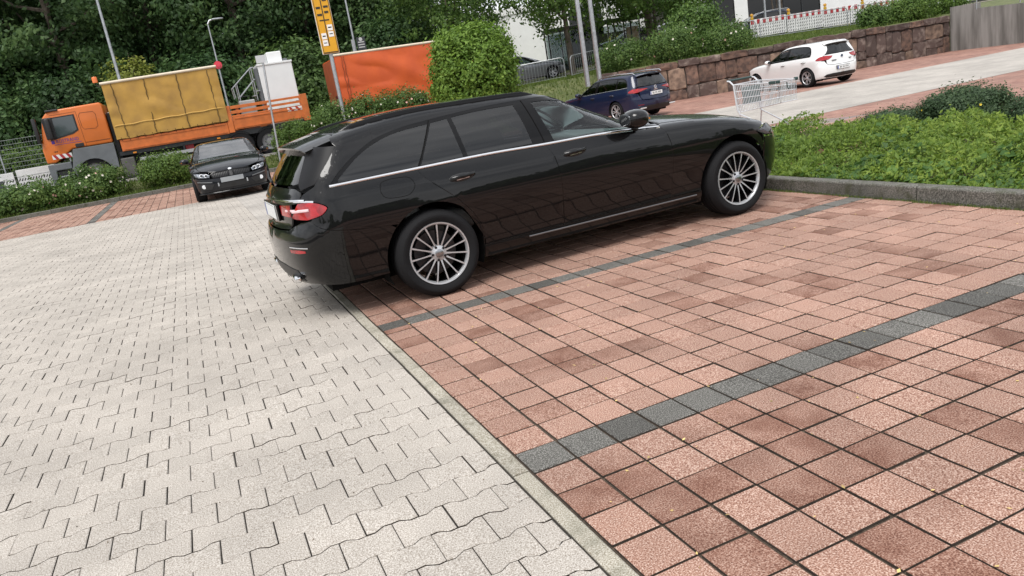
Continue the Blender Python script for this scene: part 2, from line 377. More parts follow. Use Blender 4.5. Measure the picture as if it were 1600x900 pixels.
# ---- wheels: tyre mesh is the wheel; rim, spokes, hub cap, bolts and disc are its pieces. Outer face looks to +y.
def make_wheel(parent, rad, width, rimr, style, tyre_m, metal, dark, cap_m):
    w2 = width/2
    tp = [(rimr-.006, -w2+.02), (rimr+.012, -w2+.004), (rimr+(rad-rimr)*.5, -w2-.006), (rad-.022, -w2+.008), (rad-.006, -w2+.03)]
    for i, y in enumerate((-.6, -.56, -.2, -.16, .16, .2, .56, .6)):
        tp.append((rad-(.0 if i % 2 == 0 else 0)-(.007 if i in (1, 2, 3) and False else 0), y*w2))
    tp = tp[:5]
    for g in (-.55, -.18, .18, .55):
        tp += [(rad, g*w2-.014), (rad, g*w2-.005), (rad-.008, g*w2-.004), (rad-.008, g*w2+.004), (rad, g*w2+.005), (rad, g*w2+.014)]
    tp += [(rad-.006, w2-.03), (rad-.022, w2-.008), (rimr+(rad-rimr)*.62, w2+.005), (rimr+(rad-rimr)*.58, w2+.0065), (rimr+(rad-rimr)*.42, w2+.006), (rimr+.012, w2-.004), (rimr-.006, w2-.02)]
    wh = MB().lathe(tp, 64).build('wheel', tyre_m, parent, smooth=True)
    lip = [(rimr-.004, w2-.022), (rimr+.004, w2-.010), (rimr+.002, w2-.004), (rimr-.008, w2-.006), (rimr-.014, w2-.016), (rimr-.018, w2-.03)]
    MB().lathe(lip, 64).build('rim', metal, wh, smooth=True)
    MB().lathe([(rimr-.016, w2-.028), (rimr-.03, 0), (rimr-.03, -w2+.02)], 48).build('rim_barrel', dark, wh, smooth=True)
    MB().lathe([(.0, w2-.15), (rimr*.72, w2-.15), (rimr*.72, w2-.12), (rimr*.35, w2-.12), (rimr*.33, w2-.10), (0, w2-.10)], 40).build('brake_disc', mat('disc', (.07, .07, .075), .4, 1.), wh, smooth=True)
    if style == 'multi':
        n = 15; r0, r1 = .058, rimr-.008
        sp = MB(); prof = []
        secs = []
        for t in np.linspace(0, 1, 6):
            r = r0+(r1-r0)*t; y = w2-.030+.018*math.sin(t*1.5)-.0; wd = .0088-.0028*math.sin(t*math.pi); 
            secs.append([(r, y, -wd*.8), (r, y, wd*.8), (r, y-.006, wd), (r, y-.045, wd*.9), (r, y-.045, -wd*.9), (r, y-.006, -wd)])
        V = [v for q in secs for v in q]; k = 6
        F = [(i*k+j, i*k+(j+1) % k, (i+1)*k+(j+1) % k, (i+1)*k+j) for i in range(5) for j in range(k)]
        sp.add(V, F)
        me = sp.mesh('spoke'); me.materials.append(dark); me.materials.append(metal)
        for po in me.polygons: po.material_index = 1 if abs(po.normal.y) > .8 and po.center.y > w2-.045 else 0
    else:
        n = style; r0, r1 = .05, rimr-.006; sp = MB()
        for sg in (-1, 1):
            V = []
            for t in np.linspace(0, 1, 5):
                r = r0+(r1-r0)*t; y = w2-.028+.016*math.sin(t*1.6); c = sg*(.010+.034*t*rimr/.23); wd = .013-.004*t
                V += [(r, y, c-wd), (r, y, c+wd), (r, y-.03, c+wd*.9), (r, y-.03, c-wd*.9)]
            F = [(i*4+j, i*4+(j+1) % 4, (i+1)*4+(j+1) % 4, (i+1)*4+j) for i in range(4) for j in range(4)]; sp.add(V, F)
        me = sp.mesh('spoke', smooth=False); me.materials.append(metal)
    for i in range(n):
        o = link('spoke', me, None, wh); o.rotation_euler = (0, 2*math.pi*i/n+.1, 0)
    MB().lathe([(0, w2-.022), (.030, w2-.020), (.036, w2-.024), (.060, w2-.030), (.064, w2-.038), (.066, w2-.07), (0, w2-.07)], 30).build('hub', metal, wh, smooth=True)
    MB().lathe([(0, w2-.014), (.026, w2-.014), (.033, w2-.018), (.034, w2-.03)], 24).build('hub_cap', cap_m, wh, smooth=True)
    bolt = MB().lathe([(0, w2-.020), (.009, w2-.020), (.0105, w2-.023), (.0105, w2-.04)], 8).mesh('bolt'); bolt.materials.append(mat('bolt', (.05, .05, .055), .4, 1.))
    for i in range(5):
        a = 2*math.pi*i/5+.3; o = link('bolt', bolt, None, wh); o.location = (.052*math.cos(a), 0, .052*math.sin(a))
    return wh
def place_wheels(car, xf, rad, width, rimr, track, style, tyre_m, metal, dark, cap_m, steer=0.):
    w = make_wheel(car.root, rad, width, rimr, style, tyre_m, metal, dark, cap_m)
    w.location = (0, track, rad)
    for x, s, st in ((0, -1, 0), (xf, 1, steer), (xf, -1, steer)):
        c = copytree(w, car.root); c.location = (x, s*track, rad); c.rotation_euler = (0, random.random()*6, (math.pi if s < 0 else 0)+st)
    return w
def well(car, x, z, r, m, track):
    # dark wheel-arch liners
    for s in (-1, 1):
        mb = MB(); n = 22; V = []
        for i in range(n):
            a = R(-25+230*i/(n-1))
            for y in (track-.03, track-.34): V.append((x+r*math.cos(a), s*y, z+r*math.sin(a)))
        F = [(2*i, 2*i+1, 2*i+3, 2*i+2) for i in range(n-1)]
        n0 = len(V); V += [(x, s*(track-.34), z)]; F += [(2*i+1, n0, 2*i+3) for i in range(n-1)]
        mb.add(V, F); mb.build('wheel_arch_liner', m, car.root, recalc=False)

# ---- shared car materials
M_TYRE = mat('tyre', (.011, .011, .012), .8, bump=.25, bscale=60, spec=.2)
M_ALU = mat('alloy', (.56, .57, .59), .38, .65)
M_RIMD = mat('rim_black', (.006, .006, .007), .25, .0, coat=.6)
M_CHROME = mat('chrome', (.82, .82, .83), .12, 1.)
M_TRIM = mat('black_trim', (.012, .012, .013), .45)
M_GLOSSB = mat('gloss_black', (.004, .004, .0045), .3, coat=.45, spec=.1)
M_LINER = mat('liner', (.008, .008, .008), .95, spec=.1)
M_INT = mat('interior', (.15, .15, .145), .8)
M_LEATHER = mat('leather', (.07, .068, .065), .5)
M_HEADLN = mat('headliner', (.35, .34, .33), .9)
M_RED = mat('lamp_red', (.42, .006, .012), .12, coat=1., col2=(.26, .003, .008), scale=14, contrast=(.45, .55))
M_REDD = mat('lamp_red_dark', (.16, .004, .008), .12, coat=1.)
M_LAMPW = mat('lamp_clear', (.75, .76, .78), .1, coat=1.)
M_PLATE = mat('plate_white', (.78, .79, .78), .4)
G_DARK = glass('glass_privacy', (.06, .066, .072), ior=1.66)
G_CLEAR = glass('glass_tinted', (.84, .96, .95), ior=1.6)
G_WIND = glass('glass_windscreen', (.70, .80, .78), ior=2.7)
G_LAMP = glass('glass_lamp', (.85, .87, .9))
def droplet_paint(name, base, drops=.35, rough=.06):
    # car paint with clear coat and a scatter of drying rain drops
    if name in MATS: return MATS[name]
    m = mat(name, base, .3, 0., coat=1., spec=.1); n = m.node_tree; b = n.nodes['Principled BSDF']; b.inputs['Coat Roughness'].default_value = rough*.4
    tcn = n.nodes.new('ShaderNodeTexCoord'); v = n.nodes.new('ShaderNodeTexVoronoi'); v.inputs['Scale'].default_value = 75; v.inputs['Randomness'].default_value = 1
    n.links.new(tcn.outputs['Object'], v.inputs['Vector'])
    nzz = n.nodes.new('ShaderNodeTexNoise'); nzz.inputs['Scale'].default_value = 35; n.links.new(tcn.outputs['Object'], nzz.inputs['Vector'])
    r = n.nodes.new('ShaderNodeMapRange'); r.inputs[1].default_value = .0; r.inputs[2].default_value = .34; r.inputs[3].default_value = 1; r.inputs[4].default_value = 0
    n.links.new(v.outputs['Distance'], r.inputs[0])
    th = n.nodes.new('ShaderNodeMapRange'); th.inputs[1].default_value = .52; th.inputs[2].default_value = .6; n.links.new(nzz.outputs['Fac'], th.inputs[0])
    gg = n.nodes.new('ShaderNodeNewGeometry'); sx = n.nodes.new('ShaderNodeSeparateXYZ'); n.links.new(gg.outputs['Normal'], sx.inputs[0])
    upm = n.nodes.new('ShaderNodeMapRange'); upm.inputs[1].default_value = .12; upm.inputs[2].default_value = .5; n.links.new(sx.outputs[2], upm.inputs[0])
    m1 = n.nodes.new('ShaderNodeMath'); m1.operation = 'MULTIPLY'; m2 = n.nodes.new('ShaderNodeMath'); m2.operation = 'MULTIPLY'
    n.links.new(r.outputs[0], m1.inputs[0]); n.links.new(th.outputs[0], m1.inputs[1]); n.links.new(m1.outputs[0], m2.inputs[0]); n.links.new(upm.outputs[0], m2.inputs[1])
    bn = n.nodes.new('ShaderNodeBump'); bn.inputs['Strength'].default_value = drops; bn.inputs['Distance'].default_value = .003
    n.links.new(m2.outputs[0], bn.inputs['Height']); n.links.new(bn.outputs[0], b.inputs['Coat Normal']); n.links.new(bn.outputs[0], b.inputs['Normal'])
    return m
def plate(car, M, txt=None, w=.52, h=.11, blank=None):
    p = MB().box((0, 0, 0), (w, h, .008)).build('number_plate', blank or M_PLATE, car.root, bevel=.003); p.matrix_local = M
    if blank is None:
        MB().box((-w/2+.022, 0, .0045), (.036, h-.012, .002)).build('country_band', mat('euro_blue', (.01, .05, .30), .4), p)
        MB().box((0, h/2-.003, .0045), (w-.01, .0025, .0015)).add(*[[],[]]).box((0, -h/2+.003, .0045), (w-.01, .0025, .0015)).build('border', M_TRIM, p)
        if txt: text_mesh(txt, h*.9, M_TRIM, p, Matrix.Translation((.02, 0, .005)), 'lettering', .0006, sx=.8)
    return p
# ---------------------------------------------------------------- the black estate car
def build_interior(car, x_dash, x_front, x_rear, floor, roofz, wid, cargo=True, seatm=None):
    r = car.root; seatm = seatm or M_LEATHER
    b = MB().b2((.46, -wid, floor), (x_dash+.1, wid, floor+.08)); b.b2((x_dash-.05, -wid, floor), (x_dash+.05, wid, .75))
    for s in (-1, 1): b.b2((.46, s*(wid+.015), floor), (x_dash+.05, s*(wid-.02), .93)); b.b2((-.5, s*(wid+.015), .78), (.455, s*(wid-.02), .93))
    if cargo: b.b2((-.78, -wid+.16, .92), (-.15, wid-.16, .94))
    b.build('cabin_tub', M_INT, r)
    d = MB().b2((x_dash-.42, -wid+.03, .72), (x_dash, wid-.03, .955)); d.build('dashboard', mat('dash_pale', (.34, .36, .35), .6), r, bevel=.05, seg=3, smooth=True)
    for s in (-1, 1):
        y = s*wid*.52
        seat = MB().b2((x_front-.30, y-.25, floor+.2), (x_front+.24, y+.25, floor+.36)).build('seat', seatm, r, bevel=.05, seg=3, smooth=True)
        Mr = Matrix.Rotation(R(-14), 4, 'Y')
        MB().box((x_front-.36, y, floor+.62), (.15, .48, .62), M=Mr).build('backrest', seatm, seat, bevel=.06, seg=3, smooth=True)
        MB().box((x_front-.45, y, floor+1.03), (.10, .26, .17), M=Mr).build('headrest', seatm, seat, bevel=.04, seg=3, smooth=True)
    bench = MB().b2((x_rear-.25, -wid+.06, floor+.2), (x_rear+.28, wid-.06, floor+.36)).build('rear_bench', seatm, r, bevel=.05, seg=3, smooth=True)
    MB().box((x_rear-.30, 0, floor+.6), (.15, 2*wid-.12, .6), M=Matrix.Rotation(R(-14), 4, 'Y')).build('backrest', seatm, bench, bevel=.05, seg=3, smooth=True)
    sw = MB(); n = 28; cx, cy, cz = x_dash-.52, wid*.5, .90
    pts = []
    for i in range(n+1):
        a = 2*math.pi*i/n; v = Matrix.Rotation(R(-24), 3, 'Y') @ Vector((0, .185*math.cos(a), .185*math.sin(a))); pts.append(v+Vector((cx, cy, cz)))
    sw.tube(pts, .015, 8, False); sw.box((cx+.03, cy, cz-.01), (.05, .15, .11)); sw.box((cx+.01, cy, cz-.02), (.02, .36, .03))
    sw.build('steering_wheel', M_TRIM, r, smooth=True)
    MB().b2((x_dash-1.15, -wid*.72, roofz-.075), (-.5, wid*.72, roofz-.06)).build('headliner', M_HEADLN, r)
def mirrors(car, c, r, paint, foot, yaw=0.):
    for s in (-1, 1):
        mb = MB().ell((c[0], s*c[1], c[2]), r, 20, 12, e=.86, M=Matrix.Rotation(s*yaw, 3, 'Z')); o = mb.build('door_mirror', paint, car.root, smooth=True)
        MB().tube([(foot[0], s*foot[1], foot[2]), (c[0]+.01, s*(c[1]-r[1]*.6), c[2]-r[2]*.75)], [.028, .022], 8).build('mirror_foot', M_TRIM, o, smooth=True)
        MB().ell((c[0]-r[0]*.90, s*(c[1]-.01), c[2]), (.012, r[1]*.7, r[2]*.66), 16, 8, e=.7).build('mirror_glass', mat('mirror_glass', (.06, .065, .07), .08, .6), o, smooth=True)
        MB().box((c[0]+r[0]*.75, s*(c[1]+.03), c[2]-.01), (.02, r[1]*.9, .012)).build('indicator', mat('amber', (.6, .2, .01), .2, coat=1.), o)
def handle(car, x, z, paint, L=.21, side=(-1, 1)):
    p = car.pts([('s', x, z), ('s', x-L/2, z), ('s', x+L/2, z)]); y = p[0][1]
    for s in side:
        cup = MB().ell((x-.005, s*(y-.004), z-.012), (.115, .012, .040), 20, 10).build('door_handle', M_TRIM, car.root, smooth=True)
        pts = [(x-L/2, s*(y-.002), z-.006), (x-L*.35, s*(y+.026), z-.002), (x, s*(y+.036), z+.003), (x+L*.35, s*(y+.028), z+.007), (x+L/2, s*(y-.002), z+.008)]
        mb = MB(); V = []
        for px_, py_, pz_ in pts:
            for a in range(8):
                V.append((px_, py_+s*.010*math.cos(a*math.pi/4), pz_+.016*math.sin(a*math.pi/4)))
        mb.add(V, [(i*8+k, i*8+(k+1) % 8, (i+1)*8+(k+1) % 8, (i+1)*8+k) for i in range(4) for k in range(8)])
        mb.build('grip', paint, cup, smooth=True)
        MB().tube([(x-L*.3, s*(y+.030), z-.017), (x+L*.2, s*(y+.034), z-.010)], .004, 6).build('grip_trim', M_CHROME, cup)
def line_s(L): return [('s', *q) for q in L]

def build_estate():
    S = Shape(
        zt=[(-1.3, 1.25), (-.85, 1.322), (-.57, 1.366), (-.3, 1.408), (0, 1.438), (.25, 1.448), (.6, 1.444), (1.0, 1.428), (1.2, 1.404), (1.4, 1.35), (1.65, 1.245), (1.9, 1.13), (2.12, 1.035), (2.26, 1.005), (2.45, .998), (2.75, .972), (3.1, .922), (3.4, .85), (3.6, .775), (3.72, .69), (3.9, .4)],
        xr=[(.1, -.93), (.25, -1.0), (.35, -1.06), (.48, -1.085), (.6, -1.09), (.69, -1.07), (.75, -1.035), (.86, -1.03), (.94, -1.02), (1.0, -.99), (1.1, -.92), (1.2, -.84), (1.3, -.765), (1.45, -.65)],
        xf=[(.1, 3.50), (.2, 3.66), (.3, 3.77), (.42, 3.81), (.55, 3.80), (.68, 3.75), (.8, 3.69), (1.0, 3.5), (1.4, 3.2)],
        P=[(-1.2, .90), (-.5, .912), (0, .922), (.8, .926), (2.0, .926), (2.6, .924), (2.95, .918), (3.3, .895), (3.8, .86)],
        Sl=[(.1, -.15), (.2, -.10), (.28, -.066), (.36, -.052), (.46, -.036), (.58, -.014), (.66, -.003), (.71, 0), (.79, -.006), (.885, -.020)],
        Sh=[(.885, -.020), (.93, -.035), (.985, -.052), (1.05, -.068), (1.12, -.096), (1.2, -.132), (1.28, -.174), (1.36, -.226), (1.45, -.30), (1.6, -.45)],
        kz=.885, xkr=-.42, xkf=2.72, nr=5., mr=2.2, nf=5., mf=2.1, crown=.075, k=.075)
    paint = droplet_paint('black_paint', (.0035, .0035, .004))
    c = Car('estate_car', S, paint); r = c.root; B2 = (1, -1)
    belt = c.curve(line_s([(-.70, .985), (-.35, .988), (-.03, .990), (.55, .991), (1.05, .977), (1.5, .970), (1.9, .950), (2.165, .930)]), 8)
    xb = belt[:, 0]
    def bseg(a, b):
        q = belt[(xb > min(a, b)+1e-3) & (xb < max(a, b)-1e-3)]; return q if a < b else q[::-1]
    D = c.curve(line_s([(-.03, .990), (-.02, .955), (.054, .871), (.153, .783), (.225, .712), (.299, .625), (.361, .532), (.400, .433), (.408, .31)]))
    Bg = c.curve(line_s([(1.05, .977), (1.092, .902), (1.112, .823), (1.126, .708), (1.126, .509), (1.122, .31)]))
    Ag = c.curve(line_s([(2.165, .930), (2.192, .905), (2.214, .848), (2.236, .736), (2.232, .561), (2.21, .31)]))
    sill = lambda a, b: c.pts([('s', a+(b-a)*i/12, .31) for i in range(1, 12)])
    c.panel('front_door', [bseg(1.05, 2.165), Ag, sill(2.21, 1.122), Bg[::-1]], 'side', paint, sides=B2)
    c.panel('rear_door', [bseg(-.03, 1.05), Bg, sill(1.122, .408), D[::-1]], 'side', paint, sides=B2)
    # front wing
    AX, AZ, AR = 2.939, .335, .398
    af = c.pts(arc(AX, AZ, AR, 187, 28, 34))
    hood_e = c.curve([('t', 2.24, .765), ('t', 2.6, .790), ('t', 3.0, .785), ('t', 3.25, .755), ('t', 3.38, .705)], 6)
    lampb = c.pts(line_s([(3.20, .722), (3.30, .690)]))
    c.panel('front_wing', [Ag[::-1][:1], sill(2.21, 2.54), af, c.pts(line_s([(3.30, .56), (3.30, .60), (3.27, .66), (3.20, .722)])), c.pts(line_s([(3.28, .752)])), hood_e[::-1], c.pts([('t', 2.20, .79)]), Ag], 'side', paint, sides=B2, res=.04)
    # bonnet, roof, windscreen
    hf = [('t', 3.665, 0), ('t', 3.655, .2), ('t', 3.61, .4), ('t', 3.52, .58), ('t', 3.38, .705)]
    hfc = c.curve(hf, 5)
    cowl = c.curve([('t', 2.24, .765), ('t', 2.265, .65), ('t', 2.34, .35), ('t', 2.37, 0)], 5)
    def mir(L): q = L[::-1]*[1, -1, 1]; return q
    half = [hfc, hood_e[::-1], cowl]; full = np.concatenate(half)
    c.panel('bonnet', [full, mir(full[1:-1])], 'top', paint, res=.06)
    seamy = spl([(-.56, .585), (0, .63), (.6, .645), (1.0, .645), (1.3, .642), (1.6, .66), (2.0, .715), (2.20, .755)])
    sx = np.linspace(-.53, 2.20, 46); seam = c.pts([('t', x, float(seamy(x))) for x in sx])
    rs = seam[(sx <= 1.17)]; roofr = c.curve([('t', -.60, 0), ('t', -.59, .3), ('t', -.53, .585)], 5); rooff = c.curve([('t', 1.17, .643), ('t', 1.235, .4), ('t', 1.27, 0)], 5)
    full = np.concatenate([roofr, rs, rooff]); c.panel('roof', [full, mir(full[1:-1])], 'top', paint, res=.07)
    wsx = np.linspace(1.21, 2.16, 20)
    full = np.concatenate([c.curve([('t', 1.29, 0), ('t', 1.255, .4), ('t', 1.20, .61)], 5), c.pts([('t', x, float(seamy(x))-.035) for x in wsx]), c.curve([('t', 2.19, .70), ('t', 2.25, .55), ('t', 2.33, .28), ('t', 2.35, 0)], 5)])
    c.panel('windscreen', [full, mir(full[1:-1])], 'top', G_CLEAR, res=.07, off=-.004)
    pa = c.pts([('t', x, float(seamy(x))) for x in wsx]); pb = c.pts([('t', x, float(seamy(x))-.030) for x in wsx])
    c.panel('windscreen_pillar', [pa, pb[::-1]], 'top', M_GLOSSB, sides=B2, res=.04, gap=.001)
    # cant rail above the doors
    dlo = c.curve(line_s([(-.694, 1.006), (-.597, 1.092), (-.475, 1.171), (-.298, 1.258), (-.08, 1.306), (.176, 1.330), (.577, 1.352), (.968, 1.356), (1.216, 1.348), (1.387, 1.316), (1.553, 1.263), (1.711, 1.187), (1.838, 1.117), (1.98, 1.035), (2.13, .945)]), 6)
    dx = dlo[:, 0]
    i0 = int(np.sum(sx <= -.28))-1; j0 = int(np.sum(dx <= -.28))-1
    cl = c.pts([('s', dlo[j0, 0]+(seam[i0, 0]-dlo[j0, 0])*i/10, dlo[j0, 2]+(seam[i0, 2]-dlo[j0, 2])*i/10) for i in range(1, 10)])
    top = seam[i0:]; low = dlo[j0:][dlo[j0:, 0] < 2.12]
    c.panel('cant_rail', [top, c.pts([('s', 2.175, .945)]), low[::-1], cl], 'side', paint, sides=B2, res=.035, gap=.0012)
    # window surround and glass
    bx = belt+np.array([0, 0, .017]); chrome_top = c.pts([('s', q[0], q[2]+.016) for q in belt])
    def P(L): return c.pts(line_s(L))
    gq = c.curve(line_s([(-.638, 1.012), (-.595, 1.056), (-.425, 1.174), (-.251, 1.248), (-.088, 1.284), (.148, 1.302)]), 5)
    gq = np.concatenate([gq, P([(.10, 1.22), (.03, 1.10), (-.022, 1.014)])])
    gt = np.concatenate([P([(.178, 1.305), (.315, 1.316), (.345, 1.016), (.0, 1.014), (.07, 1.13)])])
    gd = c.curve(line_s([(.352, 1.319), (.6, 1.332), (.892, 1.331)]), 5); gd = np.concatenate([gd, P([(.925, 1.16), (.945, 1.013), (.383, 1.016)])])
    gf = c.curve(line_s([(1.052, 1.326), (1.203, 1.319), (1.376, 1.290), (1.543, 1.240), (1.703, 1.166), (1.806, 1.106), (1.93, 1.035), (2.0, .985)]), 5); gf = np.concatenate([gf, P([(1.83, .976), (1.5, .995), (1.138, 1.001)])])
    ct = chrome_top[(chrome_top[:, 0] > -.68) & (chrome_top[:, 0] < 2.08)]
    dl = dlo[(dx < 2.08)]
    c.panel('window_frame', [dl, ct[::-1]], 'side', M_GLOSSB, sides=B2, res=.035, gap=.001, off=-.003, holes=[[gq], [gt], [gd], [gf]])
    for g, m in ((gq, G_DARK), (gt, G_DARK), (gd, G_DARK), (gf, G_CLEAR)): c.panel('side_window', [g], 'side', m, sides=B2, gap=-.002, off=-.006, lip=0)
    # thin shut lines on the pillar trims
    c.strip('pillar_gap', c.curve(line_s([(.974, 1.352), (1.02, 1.15), (1.05, 1.0)])), .006, M_LINER, thick=.0008, sides=B2)
    c.strip('pillar_gap', c.curve(line_s([(.170, 1.326), (.06, 1.14), (-.026, 1.005)])), .008, M_LINER, thick=.0008, sides=B2)
    cc = c.pts([('s', q[0], q[2]+.009) for q in belt]); c.strip('chrome_trim', cc, .018, M_CHROME, thick=.007, sides=B2)
    # quarter panel
    ar = c.pts(arc(0, AZ, AR, 0+50, 137, 24))
    hatch = np.concatenate([c.pts([('t', -.53, .585)]), c.pts([('s', -.575, 1.262), ('s', -.66, 1.17), ('s', -.745, 1.08), ('s', -.80, 1.01)]), c.pts([('r', .735, .965), ('r', .72, .93)])])
    lamp = np.concatenate([c.pts([('r', .70, .905)]), c.curve(line_s([(-.90, .908), (-.82, .898), (-.765, .868), (-.757, .845), (-.80, .808), (-.87, .788)]), 4), c.pts([('r', .78, .782), ('r', .66, .790), ('r', .60, .80)])])
    bseam = c.curve(line_s([(-.87, .786), (-.85, .735), (-.764, .693), (-.55, .655), (-.272, .628)]), 5)
    lampo = c.curve(line_s([(-.90, .911), (-.82, .902), (-.763, .871), (-.754, .845), (-.80, .806), (-.87, .786)]), 4)
    # split at z ~ 1.0: upper D pillar and lower quarter share one skin
    upper = seam[:i0+1][::-1]; dl_r = dlo[:j0+1][::-1]
    c.panel('rear_wing', [hatch, c.pts([('r', .715, .912)]), lampo, bseam[1:], ar[::-1], D[::-1][3:], bseg(-.03, -.70), dl_r[::-1], cl, upper], 'rear', paint, sides=B2, res=.04, gap=.0012, x0=.35)
    # wing behind the rear door below the arch
    c.panel('wing_foot', [c.pts(arc(0, AZ, AR, -6, 50, 14)), D[::-1][:-len(D)+0] if False else D[::-1][3:12][::-1] if False else P([(.300, .622), (.355, .532), (.396, .433)])] , 'side', paint, sides=B2, res=.03, gap=.0005)
    # fuel flap
    fl = c.curve(line_s([(-.35, .905), (-.335, .945), (-.28, .961), (-.19, .960), (-.122, .950), (-.092, .915), (-.092, .875), (-.13, .835), (-.18, .822), (-.29, .828), (-.335, .848), (-.352, .885)]), 4)
    c.strip('fuel_flap_gap', np.vstack([fl, fl[:1]]), .0045, M_LINER, thick=.0006, sides=(-1,))
    # sill with bright strip
    c.panel('sill', [c.pts([('s', .40+(2.55-.40)*i/16, .305) for i in range(17)]), c.pts([('s', 2.55-(2.55-.40)*i/16, .20) for i in range(17)])], 'side', paint, sides=B2, res=.05, gap=.001)
    c.strip('sill_trim', c.pts([('s', .79+(2.49-.79)*i/30, .284-.010*i/30) for i in range(31)]), .013, mat('satin_alu', (.26, .265, .275), .4, 1.), thick=.006, sides=B2)
    # rear bumper all round
    low = c.pts(line_s([(-.408, .27), (-.55, .262), (-.75, .268), (-.9, .285)])); lowr = c.pts([('r', .72, .29), ('r', .55, .285), ('r', .3, .28), ('r', 0, .28)])
    bt = c.pts([('r', .80, .776), ('r', .70, .765), ('r', .60, .735), ('r', .55, .712), ('r', .3, .705), ('r', 0, .703)])
    ar2 = c.pts(arc(0, AZ, AR, 137, 190, 14))
    full = np.concatenate([bt[::-1], bseam[:-1], ar2, low, lowr]); c.panel('rear_bumper', [full, mir(full[1:-1])], 'rear', paint, res=.05, x0=-.1)
    c.panel('diffuser', [c.pts([('r', .55, .40), ('r', .3, .43), ('r', 0, .43)]), c.pts([('r', 0, .30), ('r', .3, .30), ('r', .58, .31)])], 'rear', M_TRIM, sides=B2, off=.004, gap=0, x0=-.1)
    c.panel('reflector', [c.pts([('r', .74, .560), ('r', .68, .568), ('r', .56, .568), ('r', .56, .545), ('r', .68, .542), ('r', .74, .546)])], 'rear', M_RED, sides=B2, off=.004, gap=0, x0=-.1)
    c.strip('bumper_trim', c.pts([('r', .77-i*.03, .580+.001*i) for i in range(8)]), .008, M_CHROME, thick=.004, sides=B2)
    # lamps
    c.panel('tail_lamp', [lamp], 'rear', M_RED, sides=B2, off=.006, gap=.002, lip=.02, x0=-.1, label='red wraparound tail lamp')
    c.strip('lamp_light_bar', np.concatenate([c.pts([('r', .62, .845), ('r', .72, .850), ('r', .79, .852)]), c.pts([('s', -.99, .852), ('s', -.92, .853), ('s', -.87, .854)])]), .018, mat('lamp_bar', (.8, .55, .57), .2, coat=1.), thick=.004, off=.006, sides=B2)
    cs = np.concatenate([c.pts([('r', i*.1, .925) for i in range(8)]), c.pts([('r', .76, .922), ('s', -.94, .918), ('s', -.88, .913), ('s', -.83, .906)])]); 
    c.strip('tailgate_trim', cs, .016, M_CHROME, thick=.007, sides=B2)
    # tailgate
    tg = np.concatenate([c.pts([('r', 0, 1.02), ('r', .3, 1.02), ('r', .62, 1.01), ('r', .70, .985)]), c.pts([('r', .72, .955), ('r', .715, .93)]), c.pts([('r', .69, .905), ('r', .595, .895), ('r', .595, .80), ('r', .575, .75), ('r', .54, .718), ('r', .3, .712), ('r', 0, .71)])])
    c.panel('tailgate', [tg, mir(tg[1:-1])], 'rear', paint, res=.05, x0=-.1)
    lampi = c.pts([('r', .585, .895), ('r', .38, .89), ('r', .40, .815), ('r', .585, .805)])
    c.panel('tail_lamp_inner', [lampi], 'rear', M_RED, sides=B2, off=.006, gap=.001, x0=-.1)
    rw = np.concatenate([c.pts([('r', 0, 1.30), ('r', .3, 1.298), ('r', .50, 1.29)]), c.pts([('r', .58, 1.15), ('r', .635, 1.045)]), c.pts([('r', .55, 1.035), ('r', .3, 1.035), ('r', 0, 1.035)])])
    c.panel('rear_window', [rw, mir(rw[1:-1])], 'rear', G_DARK, res=.05, x0=-.1, off=-.004)
    fin = np.concatenate([c.pts([('r', .51, 1.29), ('r', .59, 1.15), ('r', .645, 1.04), ('r', .70, .992)]), c.pts([('s', -.79, 1.025), ('s', -.735, 1.085), ('s', -.65, 1.175), ('s', -.57, 1.265)])])
    c.panel('tailgate_fin', [fin], 'rear', mat('fin_black', (.006, .006, .007), .5, spec=.25), sides=B2, res=.035, gap=.002, x0=.1)
    # roof spoiler over the rear window
    mb = MB(); V = []; ys = np.linspace(-.62, .62, 25)
    for y in ys:
        e = abs(y)/.62; xb_ = -.60+.07*e**2; xt = -.855+.075*e**3; zt_ = float(S.ztop(np.array(xb_), np.array(y)))-.004
        zt_ -= .03*e**8
        V += [(xb_, y, zt_), ((xb_+xt)/2, y, zt_-.028), (xt, y, zt_-.062), (xt+.008, y, zt_-.075), (xt+.10, y, zt_-.072), (xb_, y, zt_-.055)]
    k = 6; F = [(i*k+j, i*k+(j+1) % k, (i+1)*k+(j+1) % k, (i+1)*k+j) for i in range(24) for j in range(k)]+[tuple(range(k)), tuple(24*k+j for j in range(k))]
    mb.add(V, F); mb.build('roof_spoiler', paint, r, smooth=True)
    MB().box((-.765, 0, 1.262), (.02, .34, .014)).build('third_brake_lamp', M_REDD, r)
    # wiper, plate, badge
    MB().tube([(-.975, .02, 1.045), (-.97, .25, 1.075), (-.94, .45, 1.115)], [.012, .008, .006], 6).build('rear_wiper', M_TRIM, r, smooth=True)
    xr = float(S.xr(np.array(.85)))
    MB().b2((xr+.01, -.36, .77), (xr-.008, .36, .895)).build('plate_recess', M_GLOSSB, r, bevel=.006)
    plate(c, Matrix(((0, 0, -1, xr-.012), (-1, 0, 0, 0), (0, 1, 0, .83), (0, 0, 0, 1))))
    # roof rails and chrome drip
    rl = np.array([c.pts([('t', x, float(seamy(x))-.012)])[0] for x in np.linspace(-.50, 1.12, 34)]); 
